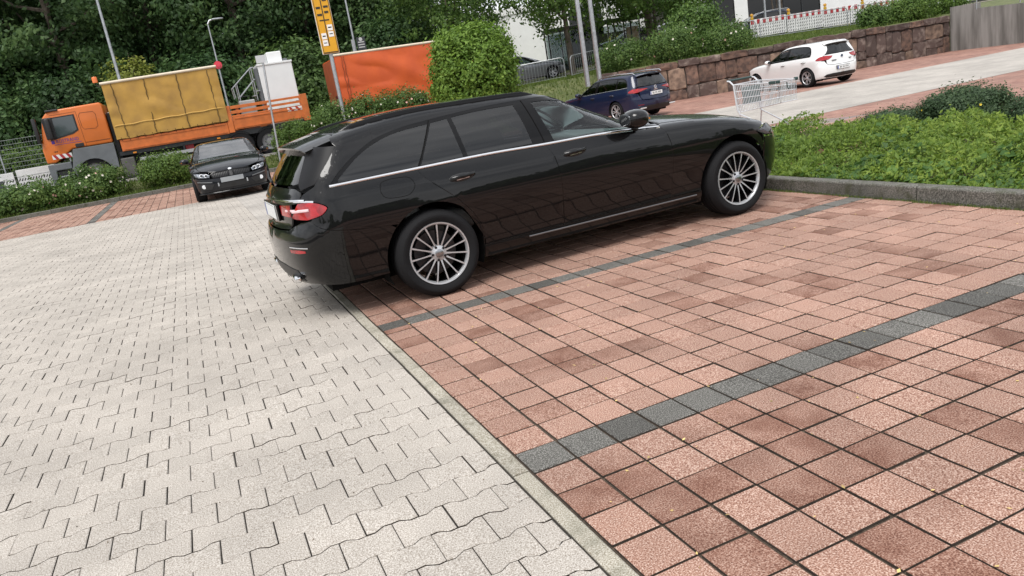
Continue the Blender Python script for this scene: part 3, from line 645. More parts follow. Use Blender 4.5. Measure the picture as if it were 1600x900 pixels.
    for s in (1, -1):
        mb = MB(); V = []
        for i, q in enumerate(rl):
            t = i/33; h = .022*min(1, math.sin(math.pi*min(1, max(0., t)))*6)+.003
            V += [(q[0], s*(q[1]-.016), q[2]-.004), (q[0], s*(q[1]-.012), q[2]+h), (q[0], s*(q[1]+.006), q[2]+h), (q[0], s*(q[1]+.016), q[2]-.008)]
        F = [(i*4+j, i*4+(j+1) % 4, (i+1)*4+(j+1) % 4, (i+1)*4+j) for i in range(33) for j in range(4)]+[(0, 1, 2, 3), (132, 133, 134, 135)]
        mb.add(V, F); mb.build('roof_rail', M_GLOSSB, r, bevel=.004, smooth=True)
    # front bumper, grille, lamps
    fb = np.concatenate([c.pts([('f', 0, .50), ('f', .36, .50), ('f', .44, .56), ('f', .50, .60)]), c.pts([('f', .60, .62), ('f', .70, .64)]), c.pts(line_s([(3.32, .655), (3.315, .60), (3.315, .56)])), c.pts(arc(AX, AZ, AR, 20, -12, 10)), c.pts(line_s([(3.42, .22)])), c.pts([('f', .6, .20), ('f', .3, .19), ('f', 0, .19)])])
    c.panel('front_bumper', [fb, mir(fb[1:-1])], 'front', paint, res=.05)
    hl = np.concatenate([c.pts([('f', .47, .62), ('f', .46, .70), ('f', .55, .735), ('f', .66, .752)]), c.pts(line_s([(3.42, .766), (3.30, .755), (3.215, .724), (3.30, .685), (3.38, .660)])), c.pts([('f', .66, .635), ('f', .58, .615)])])
    c.panel('head_lamp', [hl], 'front', G_LAMP, sides=B2, gap=.002, off=.003)
    c.panel('head_lamp_reflector', [hl], 'front', mat('lamp_inside', (.10, .10, .11), .25, .8, col2=(.6, .6, .62), scale=22, contrast=(.55, .6)), sides=B2, gap=.012, off=-.035, lip=0)
    gr = c.pts([('f', 0, .72), ('f', .34, .715), ('f', .44, .66), ('f', .40, .545), ('f', .32, .515), ('f', 0, .515)])
    c.panel('grille', [gr, mir(gr[1:-1])], 'front', M_TRIM, res=.05, off=-.01)
    for zz in (.58, .65): c.strip('grille_slat', c.pts([('f', -.38+.076*i, zz) for i in range(11)]) if False else np.array([[q[0], y, q[2]] for q, y in zip(c.pts([('f', abs(-.38+.076*i), zz) for i in range(11)]), [-.38+.076*i for i in range(11)])]), .014, M_CHROME, thick=.008)
    # the star emblem on the grille and the bonnet badge
    xs = float(S.xf(np.array(.62)))+.01
    mb = MB(); mb.tube([(xs, .085*math.cos(2*math.pi*i/28), .62+.085*math.sin(2*math.pi*i/28)) for i in range(29)], .008, 8, False)
    for a in (90, 210, 330): mb.tube([(xs, 0, .62), (xs, .082*math.cos(R(a)), .62+.082*math.sin(R(a)))], [.012, .003], 6)
    mb.build('star_emblem', M_CHROME, r, smooth=True)
    # under body, liners, cabin
    MB().b2((-.80, -.60, .19), (3.4, .60, .34)).b2((-.85, -.5, .3), (-.35, .5, .7)).b2((2.3, -.55, .3), (3.45, .55, .72)).b2((.42, -.84, .215), (2.5, .84, .3)).b2((-.85, -.55, .3), (-.45, .55, .45)).build('underbody', M_LINER, r)
    for x in (0, 2.939): well(c, x, AZ, AR+.012, M_LINER, .86)
    build_interior(c, 2.12, 1.15, .15, .25, 1.40, .80, seatm=mat('seat_grey', (.16, .165, .16), .6))
    mirrors(c, (1.845, .995, 1.052), (.105, .118, .078), paint, (1.92, .87, .965), yaw=.12)
    handle(c, .295, .876, paint); handle(c, 1.29, .882, paint)
    wh = place_wheels(c, 2.939, .337, .25, .238, .795, 'multi', M_TYRE, M_ALU, M_RIMD, mat('cap', (.35, .36, .38), .25, 1.))
    # exhaust trims
    for s in (-1, 1): MB().ell((-1.03, s*.50, .335), (.03, .09, .03), 16, 8, e=.6).build('exhaust_trim', M_CHROME, r, smooth=True)
    hd = R(1.6)
    r.location = (0.6467-.90*math.sin(hd), 2.7667+.90*math.cos(hd), 0); r.rotation_euler = (0, 0, hd)
    tag(r, 'glossy black estate car with roof rails and multi-spoke alloy wheels, nose at the planting bed', 'car')
    return c
# ---------------------------------------------------------------- paving
T = .198
def stone_mat(name, base, light, dark, var_dark=None, pdark=.18, speck=190, moss=0., spread=.10):
    # exposed-aggregate concrete: fine speckle, per-stone tone, a few stones of a darker batch, damp blotches
    m = bpy.data.materials.new(name); m.use_nodes = True; n = m.node_tree; b = n.nodes['Principled BSDF']; MATS[name] = m
    g = n.nodes.new('ShaderNodeNewGeometry'); oi = n.nodes.new('ShaderNodeObjectInfo'); 
    ad = n.nodes.new('ShaderNodeMath'); ad.operation = 'ADD'; fr = n.nodes.new('ShaderNodeMath'); fr.operation = 'FRACT'
    n.links.new(g.outputs['Random Per Island'], ad.inputs[0]); n.links.new(oi.outputs['Random'], ad.inputs[1]); n.links.new(ad.outputs[0], fr.inputs[0])
    pos = g.outputs['Position']
    t = n.nodes.new('ShaderNodeTexNoise'); t.inputs['Scale'].default_value = speck; t.inputs['Detail'].default_value = 2; n.links.new(pos, t.inputs['Vector'])
    r = n.nodes.new('ShaderNodeValToRGB'); r.color_ramp.elements[0].position = .33; r.color_ramp.elements[1].position = .68
    r.color_ramp.elements[0].color = (*dark, 1); r.color_ramp.elements[1].color = (*light, 1); e = r.color_ramp.elements.new(.5); e.color = (*base, 1)
    n.links.new(t.outputs['Fac'], r.inputs[0]); last = r.outputs[0]
    hs = n.nodes.new('ShaderNodeHueSaturation'); mr = n.nodes.new('ShaderNodeMapRange'); mr.inputs[3].default_value = 1-spread; mr.inputs[4].default_value = 1+spread
    n.links.new(fr.outputs[0], mr.inputs[0]); n.links.new(mr.outputs[0], hs.inputs['Value']); n.links.new(last, hs.inputs['Color']); last = hs.outputs[0]
    bl = n.nodes.new('ShaderNodeTexNoise'); bl.inputs['Scale'].default_value = 5.5; bl.inputs['Detail'].default_value = 4; n.links.new(pos, bl.inputs['Vector'])
    if var_dark:
        # the darker batch, strongest where the noise says the stone is still damp
        f2 = n.nodes.new('ShaderNodeMath'); f2.operation = 'MULTIPLY'; f2.inputs[1].default_value = 7.31; f3 = n.nodes.new('ShaderNodeMath'); f3.operation = 'FRACT'
        n.links.new(fr.outputs[0], f2.inputs[0]); n.links.new(f2.outputs[0], f3.inputs[0])
        lg = n.nodes.new('ShaderNodeTexNoise'); lg.inputs['Scale'].default_value = .55; lg.inputs['Detail'].default_value = 2; n.links.new(pos, lg.inputs['Vector'])
        lm = n.nodes.new('ShaderNodeMapRange'); lm.inputs[1].default_value = .4; lm.inputs[2].default_value = .65; lm.inputs[3].default_value = .0; lm.inputs[4].default_value = pdark*1.6; n.links.new(lg.outputs['Fac'], lm.inputs[0])
        sb = n.nodes.new('ShaderNodeMath'); sb.operation = 'SUBTRACT'; n.links.new(lm.outputs[0], sb.inputs[0]); n.links.new(f3.outputs[0], sb.inputs[1])
        ls = n.nodes.new('ShaderNodeMapRange'); ls.inputs[1].default_value = -.10; ls.inputs[2].default_value = .06; ls.inputs[3].default_value = 0; ls.inputs[4].default_value = 1; n.links.new(sb.outputs[0], ls.inputs[0])
        bm_ = n.nodes.new('ShaderNodeMapRange'); bm_.inputs[1].default_value = .36; bm_.inputs[2].default_value = .6; bm_.inputs[3].default_value = .45; n.links.new(bl.outputs['Fac'], bm_.inputs[0])
        mu = n.nodes.new('ShaderNodeMath'); mu.operation = 'MULTIPLY'; n.links.new(ls.outputs[0], mu.inputs[0]); n.links.new(bm_.outputs[0], mu.inputs[1])
        mm = n.nodes.new('ShaderNodeMix'); mm.data_type = 'RGBA'; mm.blend_type = 'MULTIPLY'; mm.inputs[7].default_value = (*var_dark, 1)
        n.links.new(mu.outputs[0], mm.inputs[0]); n.links.new(last, mm.inputs[6]); last = mm.outputs[2]
    st = n.nodes.new('ShaderNodeTexNoise'); st.inputs['Scale'].default_value = 1.1; st.inputs['Detail'].default_value = 6; st.inputs['Roughness'].default_value = .65; n.links.new(pos, st.inputs['Vector'])
    sm = n.nodes.new('ShaderNodeMapRange'); sm.inputs[1].default_value = .35; sm.inputs[2].default_value = .7; sm.inputs[3].default_value = 1.08; sm.inputs[4].default_value = .80 if not moss else .7; n.links.new(st.outputs['Fac'], sm.inputs[0])
    m2 = n.nodes.new('ShaderNodeMix'); m2.data_type = 'RGBA'; m2.blend_type = 'MULTIPLY'; m2.inputs[0].default_value = 1
    n.links.new(last, m2.inputs[6]); n.links.new(sm.outputs[0], m2.inputs[7]); last = m2.outputs[2]
    if moss:
        ms = n.nodes.new('ShaderNodeTexNoise'); ms.inputs['Scale'].default_value = 9; ms.inputs['Detail'].default_value = 6; n.links.new(pos, ms.inputs['Vector'])
        mk = n.nodes.new('ShaderNodeMapRange'); mk.inputs[1].default_value = .5; mk.inputs[2].default_value = .7; mk.inputs[4].default_value = moss; n.links.new(ms.outputs['Fac'], mk.inputs[0])
        m3 = n.nodes.new('ShaderNodeMix'); m3.data_type = 'RGBA'; m3.inputs[7].default_value = (.05, .055, .025, 1); n.links.new(mk.outputs[0], m3.inputs[0]); n.links.new(last, m3.inputs[6]); last = m3.outputs[2]
    n.links.new(last, b.inputs['Base Color']); b.inputs['Roughness'].default_value = .82; b.inputs['Specular IOR Level'].default_value = .35
    bn = n.nodes.new('ShaderNodeBump'); bn.inputs['Strength'].default_value = .5; bn.inputs['Distance'].default_value = .003; n.links.new(t.outputs['Fac'], bn.inputs['Height']); n.links.new(bn.outputs[0], b.inputs['Normal'])
    return m
M_REDT = stone_mat('red_paving', (.335, .185, .134), (.575, .43, .355), (.15, .068, .047), var_dark=(.55, .45, .41), pdark=.22)
M_GREYT = stone_mat('anthracite_paving', (.098, .094, .084), (.265, .255, .235), (.035, .033, .029), spread=.3)
M_PAVE = stone_mat('pale_paving', (.405, .368, .325), (.59, .55, .50), (.235, .20, .165), speck=190, spread=.045)
M_STRIP = stone_mat('edging', (.36, .33, .27), (.55, .52, .45), (.2, .17, .12), speck=190, moss=.35)
M_KERB = stone_mat('kerb_concrete', (.13, .125, .11), (.26, .25, .22), (.05, .05, .042), speck=120, moss=.75)
M_JOINT = mat('joint_sand', (.04, .028, .02), .95, col2=(.10, .073, .05), scale=60, bump=.6, bscale=200)
M_DIRT = mat('stone_side_dirt', (.06, .045, .034), .95, var=.4, scale=30)
M_JOINTG = mat('joint_grit', (.016, .014, .011), .95, col2=(.04, .034, .027), scale=40)

def slab(poly, ch=.005, dep=.03, sides=True):
    # chamfered stone from a plan outline centred on 0,0 with its top at z=0
    P = np.array(poly); i = inset(P, ch); n = len(P)
    V = [(*q, 0) for q in i]+[(*q, -ch*.8) for q in P]; F = [tuple(range(n))]+[(k+n, (k+1) % n+n, (k+1) % n, k) for k in range(n)]
    if sides: V += [(*q, -dep) for q in P]; F += [(k+2*n, (k+1) % n+2*n, (k+1) % n+n, k+n) for k in range(n)]
    return np.array(V), F, n+1
def rect(w, h): return [(-w/2, -h/2), (w/2, -h/2), (w/2, h/2), (-w/2, h/2)]
def to_me(name, V, F, m, ntop=None, m2=None):
    me = bpy.data.meshes.new(name); me.from_pydata([tuple(v) for v in V], [], F); me.update(); me.materials.append(m)
    if ntop: me.materials.append(m2); me.polygons.foreach_set('material_index', [0 if i < ntop else 1 for i in range(len(F))])
    return me
def in_view(x, y):
    d = Vector((x, y, 0))-CAM_POS; z = d.dot(fw)
    if z < .3: return None
    u = d.dot(rt)/z*1176.4; v = d.dot(up)/z*1176.4
    return (abs(u) < 830 and abs(v) < 480), z
def lay(parent, name, items, m, nbig=300, kmax=None):
    # items: (mesh key -> (V,F)), x, y, material; the nbig that show largest become pieces of their own, the rest one joined piece
    vis = []
    for i, it in enumerate(items):
        q = in_view(it[1], it[2]); vis.append((0 if q and q[0] else 1, q[1] if q else 99, i))
    order = sorted(vis); big = set(i for a, b, i in order[:nbig] if a == 0); cache = {}; JV = {}; 
    for i, it in enumerate(items):
        (V, F, nt_), x, y, mm, key = it; x += random.gauss(0, .0011); y += random.gauss(0, .0007)
        dz = random.uniform(-.0022, .0015)+gz(x, y); rz = random.gauss(0, .003); tx, ty = random.gauss(0, .005), random.gauss(0, .005)
        if i in big:
            k = (key, mm.name)
            if k not in cache: cache[k] = to_me(name, V, F, mm, nt_, M_DIRT)
            o = link(name, cache[k], None, parent); o.location = (x, y, dz); o.rotation_euler = (tx, ty, rz)
        else:
            c, s_ = math.cos(rz), math.sin(rz); W = np.stack([x+V[:, 0]*c-V[:, 1]*s_, y+V[:, 0]*s_+V[:, 1]*c, V[:, 2]+dz+V[:, 0]*ty*-1+V[:, 1]*tx], 1)
            vs, fs, n, mi = JV.get(mm.name, ([], [], 0, []))
            vs.append(W); fs += [tuple(a+n for a in f) for f in F]; mi += [0]*nt_+[1]*(len(F)-nt_); JV[mm.name] = (vs, fs, n+len(W), mi)
    for k, (vs, fs, n, mi) in JV.items():
        me = bpy.data.meshes.new(name+'_field'); me.from_pydata([tuple(v) for v in np.concatenate(vs)], [], fs); me.update(); me.materials.append(MATS[k]); me.materials.append(M_DIRT); me.polygons.foreach_set('material_index', mi)
        stuff(link(name+'_field', me, None, parent))
def sheet(name, x0, x1, y0, y1, z, m, nx=2, ny=2, fz=gz, parent=None):
    V = []; F = []
    for j in range(ny+1):
        for i in range(nx+1):
            x = x0+(x1-x0)*i/nx; y = y0+(y1-y0)*j/ny; V.append((x, y, z+fz(x, y)))
    for j in range(ny):
        for i in range(nx): a = j*(nx+1)+i; F.append((a, a+1, a+nx+2, a+nx+1))
    return link(name, to_me(name, V, F, m), None, parent)

# near bays: red tiles with anthracite bay lines
bays = struct(sheet('parking_bays', -.003, 4.60, -4.2, 8.09, -.013, M_JOINT, 6, 16))
rows = [(0 - T*(k+.5), T, 'line' if k == 0 else 'tile') for k in range(0, 13)]
y = 0.
for k in range(11): rows.append((y+T/2, T, 'tile')); y += T
for b in range(3):
    rows.append((y+.05, .10, 'half')); y += .10
    rows.append((y+T/2-.007, T-.014, 'line')); y += T-.014
    rows.append((y+.05, .10, 'half')); y += .10
    for k in range(10 if b < 2 else 4):
        rows.append((y+T/2, T, 'tile')); y += T
items = []
variants = [slab(rect(T-.011, T-.011)), slab(rect(T-.0125, T-.011)), slab(rect(T-.011, T-.0125))]
for yc, h, kind in rows:
    for i in range(23):
        xw = T if i < 22 else .165; xc = i*T+xw/2
        if h == T and i < 22: k = random.randrange(3); VF = variants[k]; key = 't%d' % k
        else: VF = slab(rect(xw-.013, h-.012)); key = 'c%.3f_%.3f' % (xw, h)
        items.append((VF, xc, yc, M_GREYT if kind == 'line' else M_REDT, key))
lay(bays, 'paving_tile', items, M_REDT)
# flush edging stones between bays and driveway
edg = struct(sheet('edging_strip', -.082, -.001, -4.2, 8.25, -.010, M_JOINTG, 1, 16))
ev, ef, _n = slab(rect(.068, .984), .006, .03); eme = to_me('edging_stone', ev, ef, M_STRIP)
for k in range(-3, 9):
    if -.66+k*.989 > 7.9: continue
    o = link('edging_stone', eme, None, edg); o.location = (-.039+random.gauss(0, .001), -.66+k*.989, .002+random.gauss(0, .0015)); o.rotation_euler = (random.gauss(0, .002), 0, random.gauss(0, .0015))
# driveway: interlocking pavers
drive = struct(sheet('driveway', -9.2, -.081, -4., 17.45, -.0075, M_JOINTG, 8, 20))
a, bb, e = .0985, .0815, .0120; PX, PY = .1985, .1635
ga = .0022
def hpoly(a, b, e, half=0):
    x1, x2, xm = .70*a, .30*a, .5*a
    top = [(-a, b+e*.75), (-x1, b+e), (-xm, b), (-x2, b-e), (0, b-e*.75), (x2, b-e), (xm, b), (x1, b+e), (a, b+e*.75)]
    return [(x, -y_) for x, y_ in top]+[(x, y_) for x, y_ in top[::-1]]
full = slab(hpoly(a-.0014, bb-ga, e), .0030, .02); lite = slab(hpoly(a-.0014, bb-ga, e), .0030, .012)
hl = [(-.0495+.002, -(bb+e)+ga), (-.0495+.040, -(bb+e)+ga), (.0495-.035, -(bb-e)+ga), (.047, -(bb-e)+ga), (.047, bb-e-ga), (.0495-.035, bb-e-ga), (-.0495+.040, bb+e-ga), (-.0495+.002, bb+e-ga)]
halfp = slab(hl, .0035, .02)
items = []; ys = -2.4; row = 0
while ys < 17.4:
    nx_ = int((1.5+9.0)/PX)
    off = 0 if row % 2 == 0 else PX/2
    if off: items.append((halfp, -.083-PX/4, ys, M_PAVE, 'half'))
    lx = -3.6-.33*max(0, ys) if ys < 16.5 else -9.1
    x = -.083-PX/2-off
    while x > max(-9.1, lx):
        items.append((full if ys < 7 else lite, x, ys, M_PAVE, 'full' if ys < 7 else 'lite')); x -= PX
    ys += PY; row += 1
lay(drive, 'paving_stone', items, M_PAVE)

# paving further off: the stones are too small there to be laid one by one
def brickmat(name, c1, c2, mortar, bw, bh, rot=0., off=.5, dirt=.25, mort=.012):
    m = bpy.data.materials.new(name); m.use_nodes = True; n = m.node_tree; b = n.nodes['Principled BSDF']; MATS[name] = m
    g = n.nodes.new('ShaderNodeNewGeometry'); mpn = n.nodes.new('ShaderNodeMapping'); mpn.inputs['Rotation'].default_value = (0, 0, rot); n.links.new(g.outputs['Position'], mpn.inputs['Vector'])
    t = n.nodes.new('ShaderNodeTexBrick'); t.inputs['Scale'].default_value = 1; t.inputs['Brick Width'].default_value = bw; t.inputs['Row Height'].default_value = bh; t.inputs['Mortar Size'].default_value = mort; t.inputs['Bias'].default_value = -.1; t.offset = off; t.inputs['Mortar Smooth'].default_value = .3
    t.inputs['Color1'].default_value = (*c1, 1); t.inputs['Color2'].default_value = (*c2, 1); t.inputs['Mortar'].default_value = (*mortar, 1); n.links.new(mpn.outputs[0], t.inputs['Vector'])
    nz_ = n.nodes.new('ShaderNodeTexNoise'); nz_.inputs['Scale'].default_value = .7; nz_.inputs['Detail'].default_value = 7; n.links.new(g.outputs['Position'], nz_.inputs['Vector'])
    mr = n.nodes.new('ShaderNodeMapRange'); mr.inputs[1].default_value = .35; mr.inputs[2].default_value = .7; mr.inputs[3].default_value = 1.05; mr.inputs[4].default_value = 1-dirt; n.links.new(nz_.outputs['Fac'], mr.inputs[0])
    mm = n.nodes.new('ShaderNodeMix'); mm.data_type = 'RGBA'; mm.blend_type = 'MULTIPLY'; mm.inputs[0].default_value = 1; n.links.new(t.outputs['Color'], mm.inputs[6]); n.links.new(mr.outputs[0], mm.inputs[7])
    n.links.new(mm.outputs[2], b.inputs['Base Color']); b.inputs['Roughness'].default_value = .85
    return m
M_FARW = brickmat('pale_paving_far', (.44, .405, .365), (.38, .35, .315), (.21, .185, .16), PX, PY, mort=.004)
M_FARR = brickmat('red_paving_far', (.38, .21, .16), (.25, .12, .09), (.10, .06, .045), T, T, off=0., mort=.006)
M_PATH = brickmat('plum_paving_far', (.27, .21, .20), (.24, .19, .18), (.12, .09, .08), .3, .2, mort=.008)
lane = struct(sheet('far_driveway', -.08, 60, 10.35, 16.75, -.006, M_FARW, 30, 10))
struct(sheet('far_bays', 4.0, 60, 16.75, 26.5, -.008, M_FARR, 26, 12))
struct(sheet('cross_bays', 4.6, 60, -12, 10.35, -.010, M_FARR, 26, 24))
struct(sheet('mid_driveway', -.08, 4.0, 16.75, 17.45, -.012, M_FARW, 4, 2))
struct(sheet('turning_area', -.08, 4.62, 8.095, 10.35, -.006, M_FARW, 6, 3))
struct(sheet('side_ground', -60, -9.2, -30, 24.6, -.02, M_FARW, 4, 4))
struct(sheet('back_ground', -9.2, 60, -60, -4.2 if False else -4.0, -.03, M_FARR, 4, 4))
# far left bays: tiles as one field, dark bay lines
lb = struct(sheet('left_bays', -9.2, 4.0, 17.45, 24.55, -.009, M_JOINT, 8, 6))
items = []; tv = slab(rect(T-.012, T-.012), .004, .012)
for j in range(36):
    for i in range(66):
        x = -9.1+i*T; items.append((tv, x, 17.55+j*T, M_GREYT if abs(((x+.98) % 2.574)-.1) < .1 else M_REDT, 'f'))
lay(lb, 'paving_tile', items, M_REDT, nbig=0)
# bay end kerbs
def kerb_run(name, p0, p1, w, h, m, L=1.0, z0=0., label=None):
    p0, p1 = Vector(p0), Vector(p1); d = p1-p0; n = max(1, round(d.length/L)); st = d.length/n; root = struct(empty(name, (p0.x, p0.y, z0), math.atan2(d.y, d.x)))
    root['kind'] = 'structure'
    prof = [(-w/2, -.06), (-w/2, h-.012), (-w/2+.012, h), (w/2-.012, h), (w/2, h-.012), (w/2, -.06)]
    mb = MB(); 
    V = [(x, a_, b_) for x in (.003, st-.003) for a_, b_ in prof]; k = 6
    mb.add(V, [(i, (i+1) % k, k+(i+1) % k, k+i) for i in range(k)]+[tuple(range(k)), tuple(range(2*k-1, k-1, -1))]); me = mb.mesh('kerb_stone', bevel=.004, seg=1); me.materials.append(m)
    for i in range(n):
        o = link('kerb_stone', me, None, root); o.location = (i*st, random.gauss(0, .003), random.gauss(0, .002)); o.rotation_euler = (0, 0, random.gauss(0, .002))
    return root
kerb_run('bed_kerb', (4.60, -3.13, 0), (4.60, 6.7, 0), .13, .125, M_KERB, 1.3)
kerb_run('path_edging', (12.9, 4.2, -.1), (10.29, 9.54, -.1), .08, .03, M_STRIP, 1.0, z0=-.16)
kerb_run('path_edging', (12.1, 3.8, -.1), (9.5, 9.1, -.1), .08, .03, M_STRIP, 1.0, z0=-.14)
link('footpath_strip', to_me('footpath_strip', [(12.14, 3.8, gz(12.1, 3.8)+.01), (12.86, 4.2, gz(12.9, 4.2)+.01), (10.25, 9.52, gz(10.3, 9.5)+.012), (9.54, 9.1, gz(9.5, 9.1)+.012)], [(0, 1, 2, 3)], M_PATH))['kind'] = 'structure'
kerb_run('verge_kerb', (-14, 24.62, 0), (9.6, 24.62, 0), .14, .13, M_KERB, 1.0)
MB().b2((4.66, -8, -.25), (8.9, 6.7, .04)).build('bed_soil', mat('soil', (.035, .024, .016), .95, col2=(.07, .05, .032), scale=14, bump=.8, bscale=40), None)['kind'] = 'structure'
# ---------------------------------------------------------------- vegetation
def leaf_mesh(name, C, N, size, m, aspect=.6, bend=.25, rng=RNG):
    # C centres, N rough facing directions, size per leaf: each leaf a folded diamond of two triangles
    n = len(C); N = N/np.maximum(np.linalg.norm(N, axis=1, keepdims=True), 1e-6)
    a = rng.normal(size=(n, 3)); a -= N*(a*N).sum(1, keepdims=True); a /= np.maximum(np.linalg.norm(a, axis=1, keepdims=True), 1e-6)
    b = np.cross(N, a); s = np.asarray(size).reshape(-1, 1)
    p0 = C-a*s*.5; p1 = C+b*s*aspect*.5-N*s*bend*.3; p2 = C+a*s*.5; p3 = C-b*s*aspect*.5-N*s*bend*.3
    V = np.stack([p0, p1, p2, p3], 1).reshape(-1, 3); i = np.arange(n)*4
    F = np.concatenate([np.stack([i, i+1, i+2], 1), np.stack([i, i+2, i+3], 1)])
    F = np.stack([np.stack([i, i+1, i+2], 1), np.stack([i, i+2, i+3], 1)], 1).reshape(-1, 3)
    return npmesh(name, V, F, m)
def clumps(n_cl, per, shape, csize, rng, shell=.55, flat=1.):
    # leaf centres gathered in clumps that fill an ellipsoid, denser towards its skin; returns centres and outward directions
    d = rng.normal(size=(n_cl, 3)); d /= np.linalg.norm(d, axis=1, keepdims=True)
    r = shell+(1-shell)*rng.random(n_cl)**.6; cc = d*r[:, None]
    L = cc[:, None, :]*np.array(shape)+rng.normal(size=(n_cl, per, 3))*csize*np.array([1, 1, flat])*rng.uniform(.6, 1.3, (n_cl, 1, 1))
    N = L/np.array(shape)+rng.normal(size=L.shape)*.55+np.array([0, 0, .35])
    return L.reshape(-1, 3), N.reshape(-1, 3)
M_BARK = mat('bark', (.07, .055, .042), .9, col2=(.14, .115, .09), scale=7, bump=.7, bscale=16)
L_FOREST = [leafmat('leaf_forest%d' % i, *c, nscale=.38, namp=1.9, noff=-.72) for i, c in enumerate([((0.026, 0.059, 0.020), (0.059, 0.116, 0.038), (0.124, 0.206, 0.065)), ((0.031, 0.071, 0.026), (0.071, 0.139, 0.047), (0.147, 0.236, 0.077)), ((0.040, 0.078, 0.022), (0.092, 0.163, 0.042), (0.183, 0.266, 0.077))])]
L_TREE = leafmat('leaf_tree', (0.038, 0.083, 0.019), (0.092, 0.171, 0.035), (0.183, 0.277, 0.065))
L_BRIGHT = leafmat('leaf_bright', (0.065, 0.136, 0.017), (0.147, 0.254, 0.035), (0.266, 0.395, 0.071))
L_LIME = leafmat('leaf_lime', (0.118, 0.153, 0.024), (0.236, 0.283, 0.047), (0.389, 0.400, 0.094))
L_HEDGE = leafmat('leaf_hedge', (0.042, 0.088, 0.017), (0.106, 0.186, 0.033), (0.206, 0.295, 0.065))
L_ROSE = leafmat('leaf_rose', (0.038, 0.080, 0.019), (0.094, 0.171, 0.038), (0.195, 0.283, 0.071))
L_COVER = leafmat('leaf_cover', (0.059, 0.112, 0.017), (0.147, 0.236, 0.033), (0.295, 0.384, 0.065))
L_IVY = leafmat('leaf_ivy', (0.024, 0.059, 0.014), (0.065, 0.142, 0.028), (0.142, 0.248, 0.053))
L_CINQ = leafmat('leaf_cinquefoil', (0.031, 0.059, 0.026), (0.068, 0.118, 0.052), (0.130, 0.189, 0.085))
L_GRASS = leafmat('grass_blade', (0.053, 0.088, 0.017), (0.112, 0.165, 0.033), (0.224, 0.271, 0.071))
M_PETAL = mat('petal', (.80, .74, .66), .6); M_PINK = mat('petal_pink', (.75, .45, .38), .6); M_YELLOW = mat('petal_yellow', (.75, .55, .04), .6)

def tree(name, label, x, y, z, h, rx, m, n_cl, per, csize, leaf, trunk=.22, crown_z=.58, rz_=.46, stems=1, flat=.6, group=None, seed=1, cat='tree', limbs=7):
    rng = np.random.default_rng(seed); rd = random.Random(seed); r = empty(name, (x, y, z)); tag(r, label, cat, group)
    ch = h*crown_z; sh = (rx, rx*rd.uniform(.9, 1.05), h*rz_)
    mb = MB()
    for s in range(stems):
        a0 = rd.random()*6.28; ox, oy = (.25*math.cos(a0), .25*math.sin(a0)) if stems > 1 else (0, 0); lean = .12*h if stems > 1 else .02*h
        tp = [(ox+math.cos(a0)*lean*t**1.3+rd.gauss(0, .03*h*t*.4), oy+math.sin(a0)*lean*t**1.3, ch*1.25*t-.3*(t == 0)) for t in (0, .2, .45, .7, 1.)]
        k = .55 if stems > 1 else 1; mb.tube(tp, [trunk*k*1.25, trunk*k, trunk*k*.8, trunk*k*.5, trunk*k*.18], 8)
        for i in range(limbs if stems == 1 else 3):
            t = rd.uniform(.38, .85); b = Vector(tp[2]).lerp(Vector(tp[4]), (t-.38)/.5); a = rd.random()*6.28; Lr = rx*rd.uniform(.5, .9)
            e = b+Vector((math.cos(a)*Lr, math.sin(a)*Lr, h*rd.uniform(.05, .22))); md = b.lerp(e, .5)+Vector((0, 0, -.02*h))
            mb.tube([b, md, e], [trunk*k*.42, trunk*k*.26, .02], 5)
    mb.build('trunk', M_BARK, r, smooth=True)
    C, N = clumps(n_cl, per, sh, csize, rng, .35, flat); C[:, 2] += ch
    # lumpy outline
    C[:, :2] *= (1+.12*np.sin(C[:, 2:3]*1.7+seed))
    link('crown', leaf_mesh('crown', C, N, rng.uniform(leaf*.6, leaf*1.35, len(C)), m, rng=rng), None, r)
    return r
